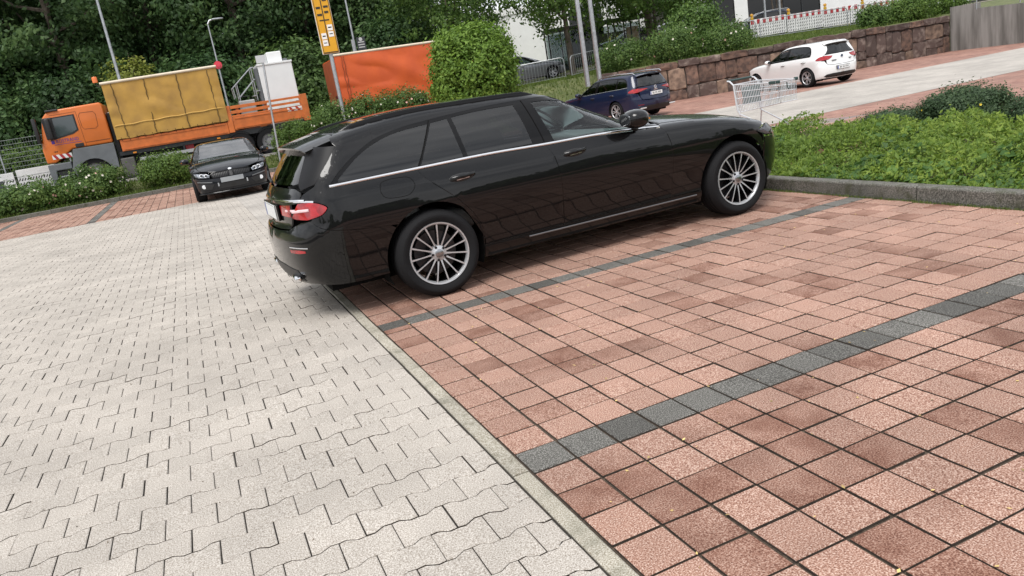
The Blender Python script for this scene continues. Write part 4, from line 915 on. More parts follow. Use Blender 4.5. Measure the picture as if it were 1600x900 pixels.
def bush(name, label, x, y, z, shape, m, n_cl, per, csize, leaf, seed=1, flowers=None, group=None, cat='shrub', squash=0., top=None):
    rng = np.random.default_rng(seed); r = empty(name, (x, y, z)); tag(r, label, cat, group)
    C, N = clumps(n_cl, per, shape, csize, rng, .5); C[:, 2] += shape[2]*(1-squash); keep = C[:, 2] > .01; C = C[keep]; N = N[keep]
    if top: C[:, 2] += top*np.sin(C[:, 0]*1.9+seed)*np.clip(C[:, 2]/shape[2]-.8, 0, 1)
    link('foliage', leaf_mesh('foliage', C, N, rng.uniform(leaf*.6, leaf*1.35, len(C)), m, rng=rng), None, r)
    mb = MB(); rd = random.Random(seed)
    for i in range(7):
        a = rd.random()*6.28; mb.tube([(0, 0, -.05), (shape[0]*.3*math.cos(a), shape[1]*.3*math.sin(a), shape[2]*.6), (shape[0]*.7*math.cos(a), shape[1]*.7*math.sin(a), shape[2]*rd.uniform(.9, 1.5))], [.03, .018, .006], 5)
    mb.build('stem', M_BARK, r)
    if flowers:
        nf, fm, fs = flowers; idx = rng.choice(len(C), nf, replace=False); 
        base = MB()
        for k in range(6):
            a = k*math.pi/3; base.add([(0, 0, 0), (fs*.6*math.cos(a-.45), fs*.6*math.sin(a-.45), .25*fs), (fs*math.cos(a), fs*math.sin(a), .35*fs), (fs*.6*math.cos(a+.45), fs*.6*math.sin(a+.45), .25*fs)], [(0, 1, 2, 3)])
        me = base.mesh('flower', recalc=False); mats = fm if isinstance(fm, (list, tuple)) else [fm]; mes = []
        for q in mats: c_ = me.copy(); c_.materials.append(q); mes.append(c_)
        for i in idx:
            p = C[i]; d = np.array([p[0]/shape[0], p[1]/shape[1], (p[2]-shape[2]*(1-squash))/shape[2]]); d /= max(np.linalg.norm(d), 1e-3)
            q = np.array(shape)*d; o = link('flower', rd.choice(mes), None, r); o.location = (q[0]*1.03, q[1]*1.03, max(.06, q[2]*1.03+shape[2]*(1-squash)))
            o.rotation_euler = Vector(d).to_track_quat('Z', 'Y').to_euler()
    return r
# ---------------------------------------------------------------- terrain beyond the car park
def ybound(x):
    pts = [(-200, 24.69), (9.7, 24.69), (11, 25.4), (16.5, 25.75), (18.4, 24.95), (20.6, 24.0), (26.5, 22.55), (32.2, 22.45), (32.5, 13.), (300, 13.)]
    for (a, b), (c, d) in zip(pts, pts[1:]):
        if a <= x <= c: return b+(d-b)*(x-a)/(c-a)
    return 13.
def H(x, y):
    hl = .11+.36*sstep((y-25.2)/1.6)+(.30*(y-35.5) if y > 35.5 else 0.)
    hl = min(hl, 7+.02*y)
    d = y-max(ybound(x), 22.4 if x > 31 else 0); hr = 1.28+.12*sstep((x-10)/6)+.5*sstep((d-1)/10)*sstep((x-14)/10)+.75*sstep((d-9)/16)
    if x < 17: hr *= sstep((d+.3)/(.4+2.6*sstep((17-x)/1.2)))
    if x > 32.45: hr = min(hr, 1.2+.03*(y-13))
    k = sstep((x-8.3)/3.2)
    if y < 26.6 and x < 14: k *= sstep((x-9.2)/3.5)
    return hl*(1-k)+hr*k
xs = sorted(set(list(np.arange(-40, 8, 2.))+list(np.arange(8, 34, .5))+[32.2, 32.3, 32.5, 32.7]+list(np.arange(34, 100, 3.))+[-200, -120, -80, -60, 130, 180, 300]))
ds = [-.02, 0, .4, .8, 1.2, 1.6, 2., 2.6, 3.4, 4.5, 6, 8, 9.5, 11, 13, 16, 20, 25, 32, 42, 60, 100, 200, 500]
V = []; F = []
for x in xs:
    for d in ds: y = ybound(x)+d; V.append((x, y, H(x, y) if d >= 0 else -.45))
n = len(ds)
for i in range(len(xs)-1):
    for j in range(n-1): a_ = i*n+j; F.append((a_, a_+n, a_+n+1, a_+1))
M_TURF = mat('turf', (.075, .095, .030), .95, col2=(.13, .14, .055), scale=2.2, bump=.9, bscale=60)
ter = link('terrain', to_me('terrain', V, F, M_TURF)); struct(ter); ter.data.polygons.foreach_set('use_smooth', [True]*len(ter.data.polygons))
# distant ground all the way round
MB().add([(-900, -900, -.4), (900, -900, -.4), (900, 900, -.4), (-900, 900, -.4)], [(0, 1, 2, 3)]).build('ground', mat('far_ground', (.10, .10, .075), .95, var=.4, scale=.05))['kind'] = 'structure'
# road with kerb and footpath behind the verge
M_ASPH = mat('asphalt', (.060, .060, .062), .9, col2=(.085, .083, .080), scale=3, bump=.5, bscale=160)
def hz(x, y): return .475
struct(sheet('road', -120, 8.9, 27.55, 34.2, .012, M_ASPH, 2, 2, fz=hz)); struct(sheet('footpath', -120, 8.9, 26.75, 27.4, .02, M_FARW, 2, 1, fz=hz))
kerb_run('road_kerb', (-60, 27.47, 0), (8.9, 27.47, 0), .13, .07, mat('kerb_pale', (.32, .31, .29), .9, var=.3, scale=3), 1.5, z0=.475)
kerb_run('path_kerb', (-60, 26.70, 0), (8.9, 26.70, 0), .10, .05, mat('kerb_pale', (.32, .31, .29)), 1.5, z0=.46)
def Hq(x, y): return H(x, y)
struct(sheet('upper_footpath', 12.6, 70, 33.6, 35.4, .02, mat('path_gravel', (.34, .30, .25), .9, var=.25, scale=3), 60, 4, fz=Hq))
struct(sheet('upper_road', 13, 110, 37.5, 43.5, .03, M_ASPH, 60, 6, fz=Hq))

# ---------------------------------------------------------------- verge grass, hedges, bed
def grass(name, label, n, xa, xb, ya, yb, hfun, h, seed, dens=None):
    rng = np.random.default_rng(seed); x = rng.uniform(xa, xb, n); y = rng.uniform(ya, yb, n); z = np.array([hfun(a_, b_) for a_, b_ in zip(x, y)]); th = rng.random(n)*6.28
    hh = rng.uniform(.5, 1.3, n)*h; w = hh*.16; dx, dy = np.cos(th), np.sin(th); lx, ly = rng.normal(size=n)*hh*.35, rng.normal(size=n)*hh*.35
    V = np.stack([np.stack([x-dx*w, y-dy*w, z], 1), np.stack([x+dx*w, y+dy*w, z], 1), np.stack([x+lx, y+ly, z+hh], 1)], 1).reshape(-1, 3)
    o = link(name, npmesh(name, V, np.arange(n*3).reshape(-1, 3), L_GRASS)); stuff(o); o['label'] = label; o['category'] = 'grass'; return o
grass('verge_grass', 'short green grass on the verge between the bushes and the kerb', 16000, -9, 9.5, 24.75, 26.65, H, .10, 3)
grass('bank_grass', 'sloping grass bank above the stone wall and behind the railings', 42000, 10, 33, 23., 33.5, lambda x, y: H(x, y) if y > ybound(x)+.15 else -9, .12, 4)
roses = [M_PETAL, M_PETAL, M_PINK]
bush('rose_bush', 'low rose bush with pale flowers at the far left end of the verge', -6.0, 25.5, .15, (1.35, .75, .42), L_ROSE, 150, 60, .13, .085, 11, (46, roses, .045), 'rose bushes on the verge', 'bush')
bush('rose_bush', 'rounded rose bush with pale flowers standing in front of the truck cab', -3.95, 25.45, .15, (1.12, .75, .50), L_ROSE, 150, 60, .12, .08, 12, (34, roses, .045), 'rose bushes on the verge', 'bush')
bush('clipped_bush', 'square clipped green bush beside the parked saloon, left of it', -1.62, 25.45, .15, (.92, .7, .54), L_HEDGE, 150, 60, .11, .075, 13, (5, roses, .04), None, 'bush')
bush('round_bush', 'ball-shaped clipped bush behind the thin grey post', 2.85, 25.75, .2, (.86, .8, .66), L_HEDGE, 190, 70, .085, .065, 14, None, None, 'bush')
for k, (x, rx, hh, nf, lb) in enumerate(((4.3, .95, .60, 30, 'rose bush with pale flowers at the foot of the yellow sign'), (5.7, 1.05, .64, 36, 'rose bush with pale flowers in front of the orange tarpaulin'), (7.1, .95, .62, 30, 'rose bush with pale flowers touching the big light green shrub'))):
    bush('rose_bush', lb, x, 25.5, .55, (rx, .75, hh+.12), L_ROSE, 170, 60, .13, .08, 20+k, (nf, roses, .045), 'rose bushes on the verge', 'bush')
bush('tall_shrub', 'big light green leafy shrub standing behind the black estate car', 8.75, 22.5, .05, (1.55, 1.45, 1.95), L_BRIGHT, 1250, 40, .11, .115, 30, None, None, 'shrub', top=.25)
# far hedge behind the road
for k, (x, rx, z_) in enumerate(((4.6, 1.6, .5), (-7.2, 2.6, .9), (-12, 2.8, .9))):
    bush('far_hedge', ['low dark hedge between the two orange trucks', 'low hedge behind the wire fence left of the truck cab', 'low hedge at the far left beyond the wire fence'][k], x, 36.4, z_, (rx, .7, .75), L_HEDGE, 130, 50, .22, .15, 40+k, None, 'hedges beyond the road', 'hedge')
# planting bed: juniper-like ground cover and ivy
def cover(name, label, n, m, leaf, seed, nup, aspect, hmax, patch):
    rng = np.random.default_rng(seed); x = 4.66+3.1*rng.random(n)**1.25; y = rng.uniform(-3.4, 6.45, n)
    keep = (x < 7.55-.12*np.abs(y-3)+.25*np.sin(y*2.1)) & ((np.sin(x*2.3+y*1.7+seed)+np.sin(y*3.1-x*1.3+seed*2)) > patch(x))
    x, y = x[keep], y[keep]; n = len(x)
    top = (.09+.19*np.clip((x-4.62)/.8, 0, 1))*(1+.28*np.sin(x*3.1+y*2.2)+.28*np.sin(y*5.3-x*2.1)+.12*np.sin(y*11+x*9)+.08*np.sin(y*23-x*17))*(1-.45*np.clip((x-6.9)/.7, 0, 1))
    z = top*(1-rng.random(n)**2*.75)*hmax+.03+np.where(rng.random(n) < .03, rng.random(n)*.07, 0)
    N = np.stack([-.35+rng.normal(size=n)*.5, rng.normal(size=n)*.5, np.full(n, nup)], 1)
    o = link(name, leaf_mesh(name, np.stack([x, y, z], 1), N, leaf*rng.lognormal(0, .38, n), m, aspect, rng=rng)); stuff(o); o['label'] = label; o['category'] = 'ground cover'
cover('ground_cover', 'dense light green spreading ground cover filling the bed behind the kerb', 150000, L_COVER, .036, 5, .35, .42, 1.0, lambda x: -9+0*x)
cover('ivy', 'broad-leaved ivy growing through the ground cover along the kerb', 17000, L_IVY, .052, 6, .9, .95, 1.02, lambda x: -.5+1.0*(x-4.6))
cover('dry_leaves', 'brown dry leaves lying between the ivy and the ground cover', 5200, mat('dry_leaf', (.12, .055, .035), .8, island=.5), .05, 8, .9, .7, .55, lambda x: .35+.3*(x-4.6))
for k, (x, y, s, lb) in enumerate(((8.35, 4.15, (.56, .54, .27), 'rounded grey-green shrub with yellow flowers, tallest in the bed'), (8.0, 4.95, (.46, .46, .16), 'low grey-green shrub with few yellow flowers beside the taller one'), (8.5, 3.15, (.48, .48, .20), 'grey-green shrub at the right edge of the picture in the bed'))):
    bush('flowering_shrub', lb, x, y, -.02, s, L_CINQ, 420, 60, .045, .034, 50+k, (12 if k != 1 else 6, M_YELLOW, .018), 'shrubs in the planting bed', 'shrub')

# ---------------------------------------------------------------- trees
rd = random.Random(5)
spec = []
k = 0
labels_f = ['dark broad-leaved tree in the wood', 'dense tall tree in the wood', 'spreading dark green tree in the wood']
pos = [(-19, 43), (-13.5, 41.5), (-9.3, 44), (-5.2, 41.5), (-1.2, 44), (3.2, 41.8), (7.2, 44.5), (11.0, 43.5), (15.5, 47), (-16.5, 49), (-11, 51), (-6, 50.5), (0, 51), (6, 51.5), (12, 53)]
front_names = ['leftmost front tree of the wood behind the wire fence', 'front tree of the wood left of the truck cab', 'front tree of the wood above the truck cab', 'front tree of the wood above the ochre tarpaulin', 'front tree of the wood behind the red warning lamp', 'front tree of the wood behind the white silo', 'front tree of the wood behind the yellow sign', 'front tree of the wood above the orange tarpaulin', 'front tree of the wood behind the light green shrub',
               'leftmost back tree of the wood', 'back tree of the wood over the truck cab', 'back tree of the wood over the ochre tarpaulin', 'back tree of the wood over the lamp with curved head', 'back tree of the wood over the yellow sign', 'back tree of the wood right of the yellow sign', 'back tree of the wood between lamp posts', 'rightmost back tree of the wood']
for i, (x, y) in enumerate(pos):
    hgt = rd.uniform(11.5, 14) if i < 9 else rd.uniform(15, 18)
    tree('forest_tree', 'dark green '+front_names[i], x, y, H(x, y)-.2, hgt, rd.uniform(3.3, 4.0), L_FOREST[rd.randrange(3)], 170, 118, .55, .235, .25, .52, .50, group='trees of the wood', seed=100+i)
# understorey along the wood edge
for i, (x, y, m, sh, lb) in enumerate(((-2.4, 38.3, L_LIME, (.9, .8, 1.1), 'small lime green tree above the ochre tarpaulin'), (5.2, 37.4, L_FOREST[2], (2.3, 1.6, 2.3), 'rounded mid green bush behind the white silo'), (-9.5, 38.2, L_FOREST[1], (2.6, 1.6, 2.0), 'dark undergrowth bush at the wood edge behind the truck cab'), (-14.5, 38.2, L_FOREST[2], (2.6, 1.6, 2.1), 'dark undergrowth bush at the wood edge far left'), (-5.2, 38.4, L_FOREST[0], (2.4, 1.6, 2.1), 'dark undergrowth bush behind the front of the tarpaulin'), (.8, 38.4, L_FOREST[1], (2.4, 1.6, 2.2), 'dark undergrowth bush behind the lamp with curved head'), (10.5, 38.6, L_FOREST[1], (2.6, 1.8, 2.6), 'dark undergrowth bush behind the orange tarpaulin'))):
    zz = H(x, y)+(2.4 if i == 0 else -.2)
    if i == 0: tree('lime_tree', lb, x, y, H(x, y), 4.6, 1.0, L_LIME, 90, 34, .2, .16, .08, .72, .24, seed=140, limbs=3)
    else: bush('undergrowth', lb, x, y, zz, sh, m, 220, 42, .32, .22, 60+i, None, 'bushes at the edge of the wood', 'bush')
fol = []; rng = np.random.default_rng(77)
NN = 60000; x = rng.uniform(-45, 17, NN); dpt = rng.random(NN); y = 53+7*dpt+rng.normal(size=NN)*.5; z = 4.5+rng.random(NN)*15
C = np.stack([x, y+np.sin(x*.9)*1.3+np.sin(z*1.1+x*.4), z], 1); o = link('far_wood', leaf_mesh('far_wood', C, np.stack([rng.normal(size=NN)*.5, np.full(NN, -.8), rng.random(NN)], 1), rng.uniform(.4, .85, NN), L_FOREST[0], rng=rng)); stuff(o); o['label'] = 'deep dark wood closing the view behind the front trees'; o['category'] = 'wood'
# trees on the bank to the right
tree('street_tree', 'leafy street tree with single straight trunk behind the hoop railings', 17.9, 32.4, H(17.9, 32.4)-.1, 8.2, 3.5, L_TREE, 190, 76, .40, .18, .15, .60, .36, group='trees on the bank', seed=201)
tree('street_tree', 'multi-stemmed leafy tree right of the bus shelter', 22.6, 32.0, H(22.6, 32.0)-.1, 6.6, 3.3, L_TREE, 170, 80, .38, .17, .16, .58, .36, stems=4, group='trees on the bank', seed=202)
tree('street_tree', 'leafy tree overhanging the rose bank near the building', 27.2, 34.5, H(27.2, 34.5)-.1, 6.8, 3.0, L_TREE, 150, 80, .38, .17, .14, .62, .34, stems=3, group='trees on the bank', seed=203)
tree('street_tree', 'bare-stemmed young tree behind the red and white barriers', 34.9, 36.2, H(34.9, 36.2)-.1, 6.0, 1.7, L_TREE, 130, 36, .26, .16, .10, .78, .24, stems=4, group='trees on the bank', seed=204)
tree('street_tree', 'leafy tree between the light green shrub and the tall lamp posts', 13.6, 37.5, H(13.6, 37.5)-.1, 9.5, 3.6, L_TREE, 190, 76, .42, .19, .16, .56, .42, group='trees on the bank', seed=205)
# roses and shrubs on top of the wall
for i, (x, y, sh, lb) in enumerate(((17.2, 26.6, (1.2, .9, .62), 'rose bush with pale blooms above the dark blue car'), (19.3, 25.6, (1.4, .9, .72), 'rose bush with pale blooms on the stone wall, middle one'), (21.6, 24.8, (1.2, .8, .6), 'rose bush with pale blooms on the stone wall, next to the grass'))):
    bush('rose_bush', lb, x, y, H(x, y)-.05, sh, L_ROSE, 170, 56, .16, .085, 70+i, (26, roses, .055), 'rose bushes on the wall', 'bush')
bush('bank_shrub', 'dark green shrub rising behind the roses on the wall', 21.6, 27.2, H(21.6, 27.2)-.1, (1.4, 1.1, 1.15), L_TREE, 220, 50, .22, .13, 80, None, None, 'shrub')
for i, (x, y, sh, lb) in enumerate(((30.6, 23.6, (1.0, .7, .55), 'green shrub hanging over the end of the stone wall'), (31.9, 23.9, (.9, .7, .75), 'dark green shrub above the joint of stone and concrete wall'), (28.8, 23.7, (.7, .5, .5), 'thin twiggy shrub at the end of the barriers'), (34.2, 24.3, (1.3, .7, .7), 'green shrub behind the concrete wall'))):
    bush('wall_shrub', lb, x, y, H(x, y)-.1 if x < 32 else 1.3, sh, L_HEDGE if i != 2 else L_ROSE, 130, 46, .17, .10, 90+i, None, 'shrubs above the wall', 'shrub')

# ---------------------------------------------------------------- walls
M_SAND = mat('sandstone', (.19, .115, .085), .92, col2=(.085, .055, .045), scale=5, bump=1., bscale=22, objrand=.28, contrast=(.38, .62))
M_SAND2 = mat('sandstone_dark', (.085, .058, .05), .92, col2=(.21, .165, .14), scale=4, bump=1., bscale=22, objrand=.28, contrast=(.5, .72))
M_SAND3 = mat('sandstone_tan', (.24, .165, .12), .92, col2=(.11, .075, .058), scale=5, bump=1., bscale=22, objrand=.35)
M_MORTAR = mat('mortar', (.05, .04, .034), .95, var=.4, scale=4)
def stone_wall():
    root = empty('stone_wall', (16.5, 25.6, -.2)); tag(root, 'rough red sandstone retaining wall of large irregular blocks behind the parked cars', 'wall')
    poly = [Vector((15.6, 25.75, 0)), Vector((18.4, 24.9, 0)), Vector((20.6, 23.95, 0)), Vector((26.5, 22.5, 0)), Vector((31.95, 22.4, 0))]
    L = [0]
    for a_, b_ in zip(poly, poly[1:]): L.append(L[-1]+(b_-a_).length)
    def at(s):
        for i in range(len(L)-1):
            if s <= L[i+1] or i == len(L)-2: t = (s-L[i])/(L[i+1]-L[i]); return poly[i].lerp(poly[i+1], t), (poly[i+1]-poly[i]).normalized()
    rd = random.Random(3); tot = L[-1]; off = Vector((16.5, 25.6, -.2))
    core = MB()
    for i in range(len(poly)-1):
        d = (poly[i+1]-poly[i]); m_ = (poly[i]+poly[i+1])/2-off; nrm = Vector((d.y, -d.x, 0)).normalized()
        core.box((m_.x-nrm.x*.22, m_.y-nrm.y*.22, .72), (d.length+.1, .40, 1.6), math.atan2(d.y, d.x))
    core.build('wall_core', M_MORTAR, root)
    def stone(s0, s1, z0, z1, mm, proud=0.):
        p, d = at((s0+s1)/2); nrm = Vector((d.y, -d.x, 0)); jit = lambda q: rd.uniform(-q, q); a_, b_ = (s1-s0)/2-.006, (z1-z0)/2-.006; zc = (z0+z1)/2
        ring = [(u*a_+jit(.022), v*b_+jit(.02)) for u, v in ((-1, -.85), (-.4, -1), (.4, -1), (.95, -.9), (1, 0), (.93, .9), (.4, 1), (-.35, 1), (-.95, .92), (-1, 0))]
        bul = rd.uniform(.015, .05); V = []
        def W(u, v, o_): q = p-off+d*u+nrm*o_; return (q.x, q.y, zc+v)
        for u, v in ring: V.append(W(u, v, -.12))
        for u, v in ring: V.append(W(u, v, proud+.005))
        for u, v in ring: V.append(W(u*.92+jit(.02), v*.90+jit(.012), proud+bul+jit(.02)))
        V.append(W(jit(.12), jit(.06), proud+bul+rd.uniform(-.01, .035)))
        k = 10; F = [(i, (i+1) % k, k+(i+1) % k, k+i) for i in range(k)]+[(k+i, k+(i+1) % k, 2*k+(i+1) % k, 2*k+i) for i in range(k)]+[(2*k+i, 2*k+(i+1) % k, 3*k) for i in range(k)]
        mb = MB(); mb.add(V, F); mb.build('stone', mm, root)
    def pick(s): return rd.choice([M_SAND, M_SAND, M_SAND3, M_SAND2]) if s < 8 else rd.choice([M_SAND2, M_SAND2, M_SAND2, M_SAND, M_SAND3])
    s = 0.
    while s < tot-.2:
        w_ = min(rd.uniform(.6, 1.5), tot-s); zs_ = [-.05]
        for h_ in rd.choice([(.42, .5), (.5, .52), (.62, .4), (.35, .38, .3), (.72, .3)]): zs_.append(zs_[-1]+h_+rd.uniform(-.05, .05))
        zs_[-1] = 1.30+rd.uniform(-.03, .03)
        for z0_, z1_ in zip(zs_, zs_[1:]):
            if w_ > .85 and rd.random() < .6: m_ = s+w_*rd.uniform(.35, .65); stone(s, m_, z0_, z1_, pick(s)); stone(m_, s+w_, z0_, z1_, pick(s))
            else: stone(s, s+w_, z0_, z1_, pick(s))
        s += w_
    s = 0.
    while s < tot-.2:
        w_ = min(rd.uniform(.7, 1.5), tot-s); stone(s, s+w_, 1.31, 1.60+rd.uniform(-.04, .05), rd.choice([M_SAND2, M_SAND2, M_SAND]), .05); s += w_
    return root
stone_wall()
def concmat():
    m = mat('shuttered_concrete', (.26, .24, .21), .9, bump=.3, bscale=40); n = m.node_tree; b = n.nodes['Principled BSDF']
    g = n.nodes.new('ShaderNodeNewGeometry'); mpn = n.nodes.new('ShaderNodeMapping'); mpn.inputs['Scale'].default_value = (3.4, 3.4, .4); n.links.new(g.outputs['Position'], mpn.inputs[0])
    t = n.nodes.new('ShaderNodeTexNoise'); t.inputs['Scale'].default_value = 1.; t.inputs['Detail'].default_value = 6; n.links.new(mpn.outputs[0], t.inputs['Vector'])
    r = n.nodes.new('ShaderNodeValToRGB'); r.color_ramp.elements[0].position = .36; r.color_ramp.elements[1].position = .62; r.color_ramp.elements[0].color = (.125, .12, .11, 1); r.color_ramp.elements[1].color = (.27, .26, .245, 1)
    n.links.new(t.outputs['Fac'], r.inputs[0]); n.links.new(r.outputs[0], b.inputs['Base Color']); return m
M_CONC = concmat()
cw = empty('concrete_wall', (31.9, 20, -.2)); tag(cw, 'streaky board-marked grey concrete retaining wall at the right edge', 'wall')
rd = random.Random(8)
yy = 22.38
for i in range(34):       # shutter boards, each a little proud or set back
    top = 1.92 if i < 5 else 1.68-.012*(i-5); wv = .24
    MB().b2((32.0-31.9+rd.uniform(-.006, .006)-.025*i*.24, yy-20-wv+.004, -.1), (32.35-31.9, yy-20, top)).build('shutter_board', M_CONC, cw); yy -= wv
M_GALV = mat('galvanised', (.50, .52, .54), .42, .85, var=.25, scale=9)
rl = empty('handrail', (31.85, 21.1, 1.48)); tag(rl, 'galvanised steel handrail on top of the concrete wall', 'handrail')
for k in range(4): MB().tube([(.12, -k*1.9, -.05), (.12, -k*1.9, 1.0)], .026, 8).build('post', M_GALV, rl, smooth=True)
for zz in (.98, .5): MB().tube([(.12, .05, zz), (.12, -5.9, zz)], .022, 8).build('rail', M_GALV, rl, smooth=True)

# ---------------------------------------------------------------- hoop railings
barme = MB().tube([(0, 0, .10), (0, 0, .90)], .008, 6).mesh('bar'); barme.materials.append(M_GALV)
def railing(label, p0, p1, h=1.0, nb=None, group='hoop railings along the bank'):
    p0, p1 = Vector(p0), Vector(p1); d = p1-p0; L = d.length; r = empty('hoop_railing', p0); tag(r, label, 'railing', group)
    u = Vector((d.x, d.y, d.z)).normalized(); path = [Vector((0, 0, -.2)), Vector((0, 0, h-.18))]
    for i in range(1, 6): a_ = R(18*i); path.append(Vector((0, 0, h-.18))+u*(.18-.18*math.cos(a_))+Vector((0, 0, .18*math.sin(a_))))
    e = u*L; path2 = [Vector((p.x, p.y, p.z)) for p in path]
    for p in path[::-1]:
        q = Vector((0, 0, p.z)); hu = math.hypot(p.x, p.y); hz_ = p.z-u.z*hu; path2.append(e-u*hu+Vector((0, 0, hz_)))
    MB().tube(path2, .024, 8, True).build('frame', M_GALV, r, smooth=True)
    MB().tube([u*.02+Vector((0, 0, .12)), e-u*.02+Vector((0, 0, .12))], .014, 6).build('rail', M_GALV, r)
    n = nb or int(L/.14)
    for i in range(1, n):
        o = link('bar', barme, None, r); q = u*(L*i/n); o.location = (q.x, q.y, q.z+.02); o.scale = (1, 1, h*1.06)
    return r
def hp(x, y): return (x, y, H(x, y))
railing('hoop railing nearest the light green shrub', hp(12.2, 32.6), hp(16.5, 30.6))
railing('hoop railing behind the two tall lamp posts', hp(16.8, 30.5), hp(21.4, 32.0))
railing('hoop railing half hidden behind the wall roses', hp(22.0, 31.2), hp(25.2, 30.3))
railing('hoop railing left of the red and white barriers', hp(25.4, 30.2), hp(27.3, 29.7))
railing('hoop railing in front of the first barriers', hp(27.5, 29.6), hp(31.8, 28.0))
railing('hoop railing at the right end of the barriers', hp(31.95, 27.95), hp(35.2, 26.6))

# ---------------------------------------------------------------- lamp posts
def lamp_post(label, x, y, z, h, head=None, r=.075, group='lamp posts', extra=None):
    o = empty('lamp_post', (x, y, z)); tag(o, label, 'lamp post', group)
    MB().tube([(0, 0, -.2), (0, 0, h*.5), (0, 0, h)], [r*1.15, r*.95, r*.6], 12).build('pole', M_GALV, o, smooth=True)
    if head:
        MB().tube([(0, 0, h-.05), (head[0]*.3, head[1]*.3, h+.10), (head[0], head[1], h+.14)], [.05, .045, .04], 8).build('arm', M_GALV, o, smooth=True)
        MB().ell((head[0]*1.3, head[1]*1.3, h+.13), (.28, .13, .05), 14, 8, e=.7, M=Matrix.Rotation(math.atan2(head[1], head[0]), 3, 'Z')).build('lamp_head', M_GALV, o, smooth=True)
    return o
lamp_post('tall lamp post rising above the ochre tarpaulin', -2.75, 36.0, .9, 8.6, (0.9, 0, 0))
lamp_post('lamp post with short curved head behind the red warning lamp', 1.47, 36.0, .9, 5.6, (.35, 0, 0), .05)
lamp_post('lamp post with dark sign plate above the orange tarpaulin', 7.97, 36.0, 1.0, 8.0, (.8, 0, 0), .06)
sp = empty('stop_sign_plate', (7.95, 35.9, 4.4)); tag(sp, 'small dark bus stop plate fixed to a lamp post above the orange tarpaulin', 'sign')
MB().b2((.12, -.03, -.05), (.55, .0, .62)).build('plate', mat('plate_dark', (.03, .035, .04), .5), sp); MB().b2((-.14, -.02, -.15), (-.02, .02, .55)).build('bracket', M_GALV, sp)
for zz in (.12, .24, .36): MB().b2((.18, -.034, zz), (.49, -.031, zz+.05)).build('text_line', mat('plate_text', (.5, .5, .5), .6), sp)
MB().lathe([(0, 0), (.09, 0)], 16, M=Matrix.Translation((.33, -.034, .52))).build('round_mark', mat('plate_text', (.5, .5, .5), .6), sp)
lamp_post('left of the two tall lamp posts behind the dark blue car', 13.9, 23.9+.0, 1.2, 9., None, .085, 'tall lamp posts')
lamp_post('right of the two tall lamp posts behind the dark blue car', 14.85, 24.6, 1.2, 9., None, .085, 'tall lamp posts')
lamp_post('short grey lamp post between the shrub and the street tree', 15.6, 36.8, 2.1, 3.1, None, .07)
lamp_post('thin lamp post by the first barriers', 29.5, 31.4, 1.8, 6.5, None, .055)
lamp_post('thin lamp post right beside the dark blue off-roader', 30.9, 31.8, 1.8, 6.5, None, .055)
lamp_post('thin lamp post right of the multi-stemmed tree', 25.0, 32.4, 1.8, 6., None, .05)
tp = empty('signpost', (2.0, 24.95, .1)); tag(tp, 'thin grey post with small plate standing in front of the round bush', 'post')
MB().tube([(0, 0, -.1), (.12, 0, 2.0), (.23, 0, 3.72)], .036, 10).build('pole', M_GALV, tp, smooth=True); MB().b2((.0, -.05, 3.5), (.30, -.04, 3.75)).build('plate', mat('plate_back', (.55, .57, .58), .5, .3), tp, bevel=.01)

# ---------------------------------------------------------------- yellow direction sign
sg = empty('direction_sign', (4.53, 24.95, .3)); tag(sg, 'tall yellow direction sign on a galvanised post in the rose hedge', 'sign')
MB().tube([(0, 0, -.3), (.0, 0, 5.3)], .07, 14).build('pole', M_GALV, sg, smooth=True)
bd = MB().b2((-.27, -.12, 3.30), (.29, -.085, 5.95)).build('board', mat('sign_yellow', (.72, .36, .012), .45, var=.12, scale=3), sg, bevel=.02)
MB().b2((-.29, -.082, 3.28), (.31, -.06, 5.97)).build('board_edge', mat('sign_edge', (.6, .6, .58), .5), sg, bevel=.02)
ink = mat('sign_ink', (.03, .025, .015), .6); wht = mat('sign_white', (.8, .8, .78), .5)
def sq(a_, b_, m, nm): MB().b2((a_[0], -.128, a_[1]), (b_[0], -.1215, b_[1])).build(nm, m, bd)
for q in (((-.25, 5.90), (.27, 5.93)), ((-.25, 3.32), (.27, 3.35)), ((-.25, 3.35), (-.235, 5.9)), ((.255, 3.35), (.27, 5.9))): sq(*q, ink, 'border')
sq((-.012, 3.55), (.018, 5.25), ink, 'arrow_shaft')
MB().prism([(-.05, 5.22), (.056, 5.22), (.003, 5.36)], -.128, -.1215).build('arrow_head', ink, bd)
for s in (-1, 1): sq((s*.02, 4.38) if s > 0 else (-.16, 4.38), (.17, 4.42) if s > 0 else (-.015, 4.42), ink, 'branch_arrow')
for q in ((-.10, 5.52, .20, 5.72), (-.20, 3.78, -.03, 3.98), (-.20, 3.56, -.03, 3.75), (.05, 4.05, .23, 4.24), (.05, 3.84, .23, 4.02)): sq((q[0], q[1]), (q[2], q[3]), wht, 'name_field')
for q in ((-.05, 5.60, .15, 5.64), (-.17, 3.86, -.06, 3.90), (-.17, 3.64, -.06, 3.67), (.08, 4.13, .20, 4.17), (.08, 3.92, .20, 3.95), (-.20, 4.78, -.05, 4.85), (-.20, 4.55, -.03, 4.62), (.06, 5.02, .20, 5.09), (.06, 4.80, .22, 4.87), (.06, 4.62, .20, 4.69)): sq((q[0], q[1]), (q[2], q[3]), ink, 'lettering_line')

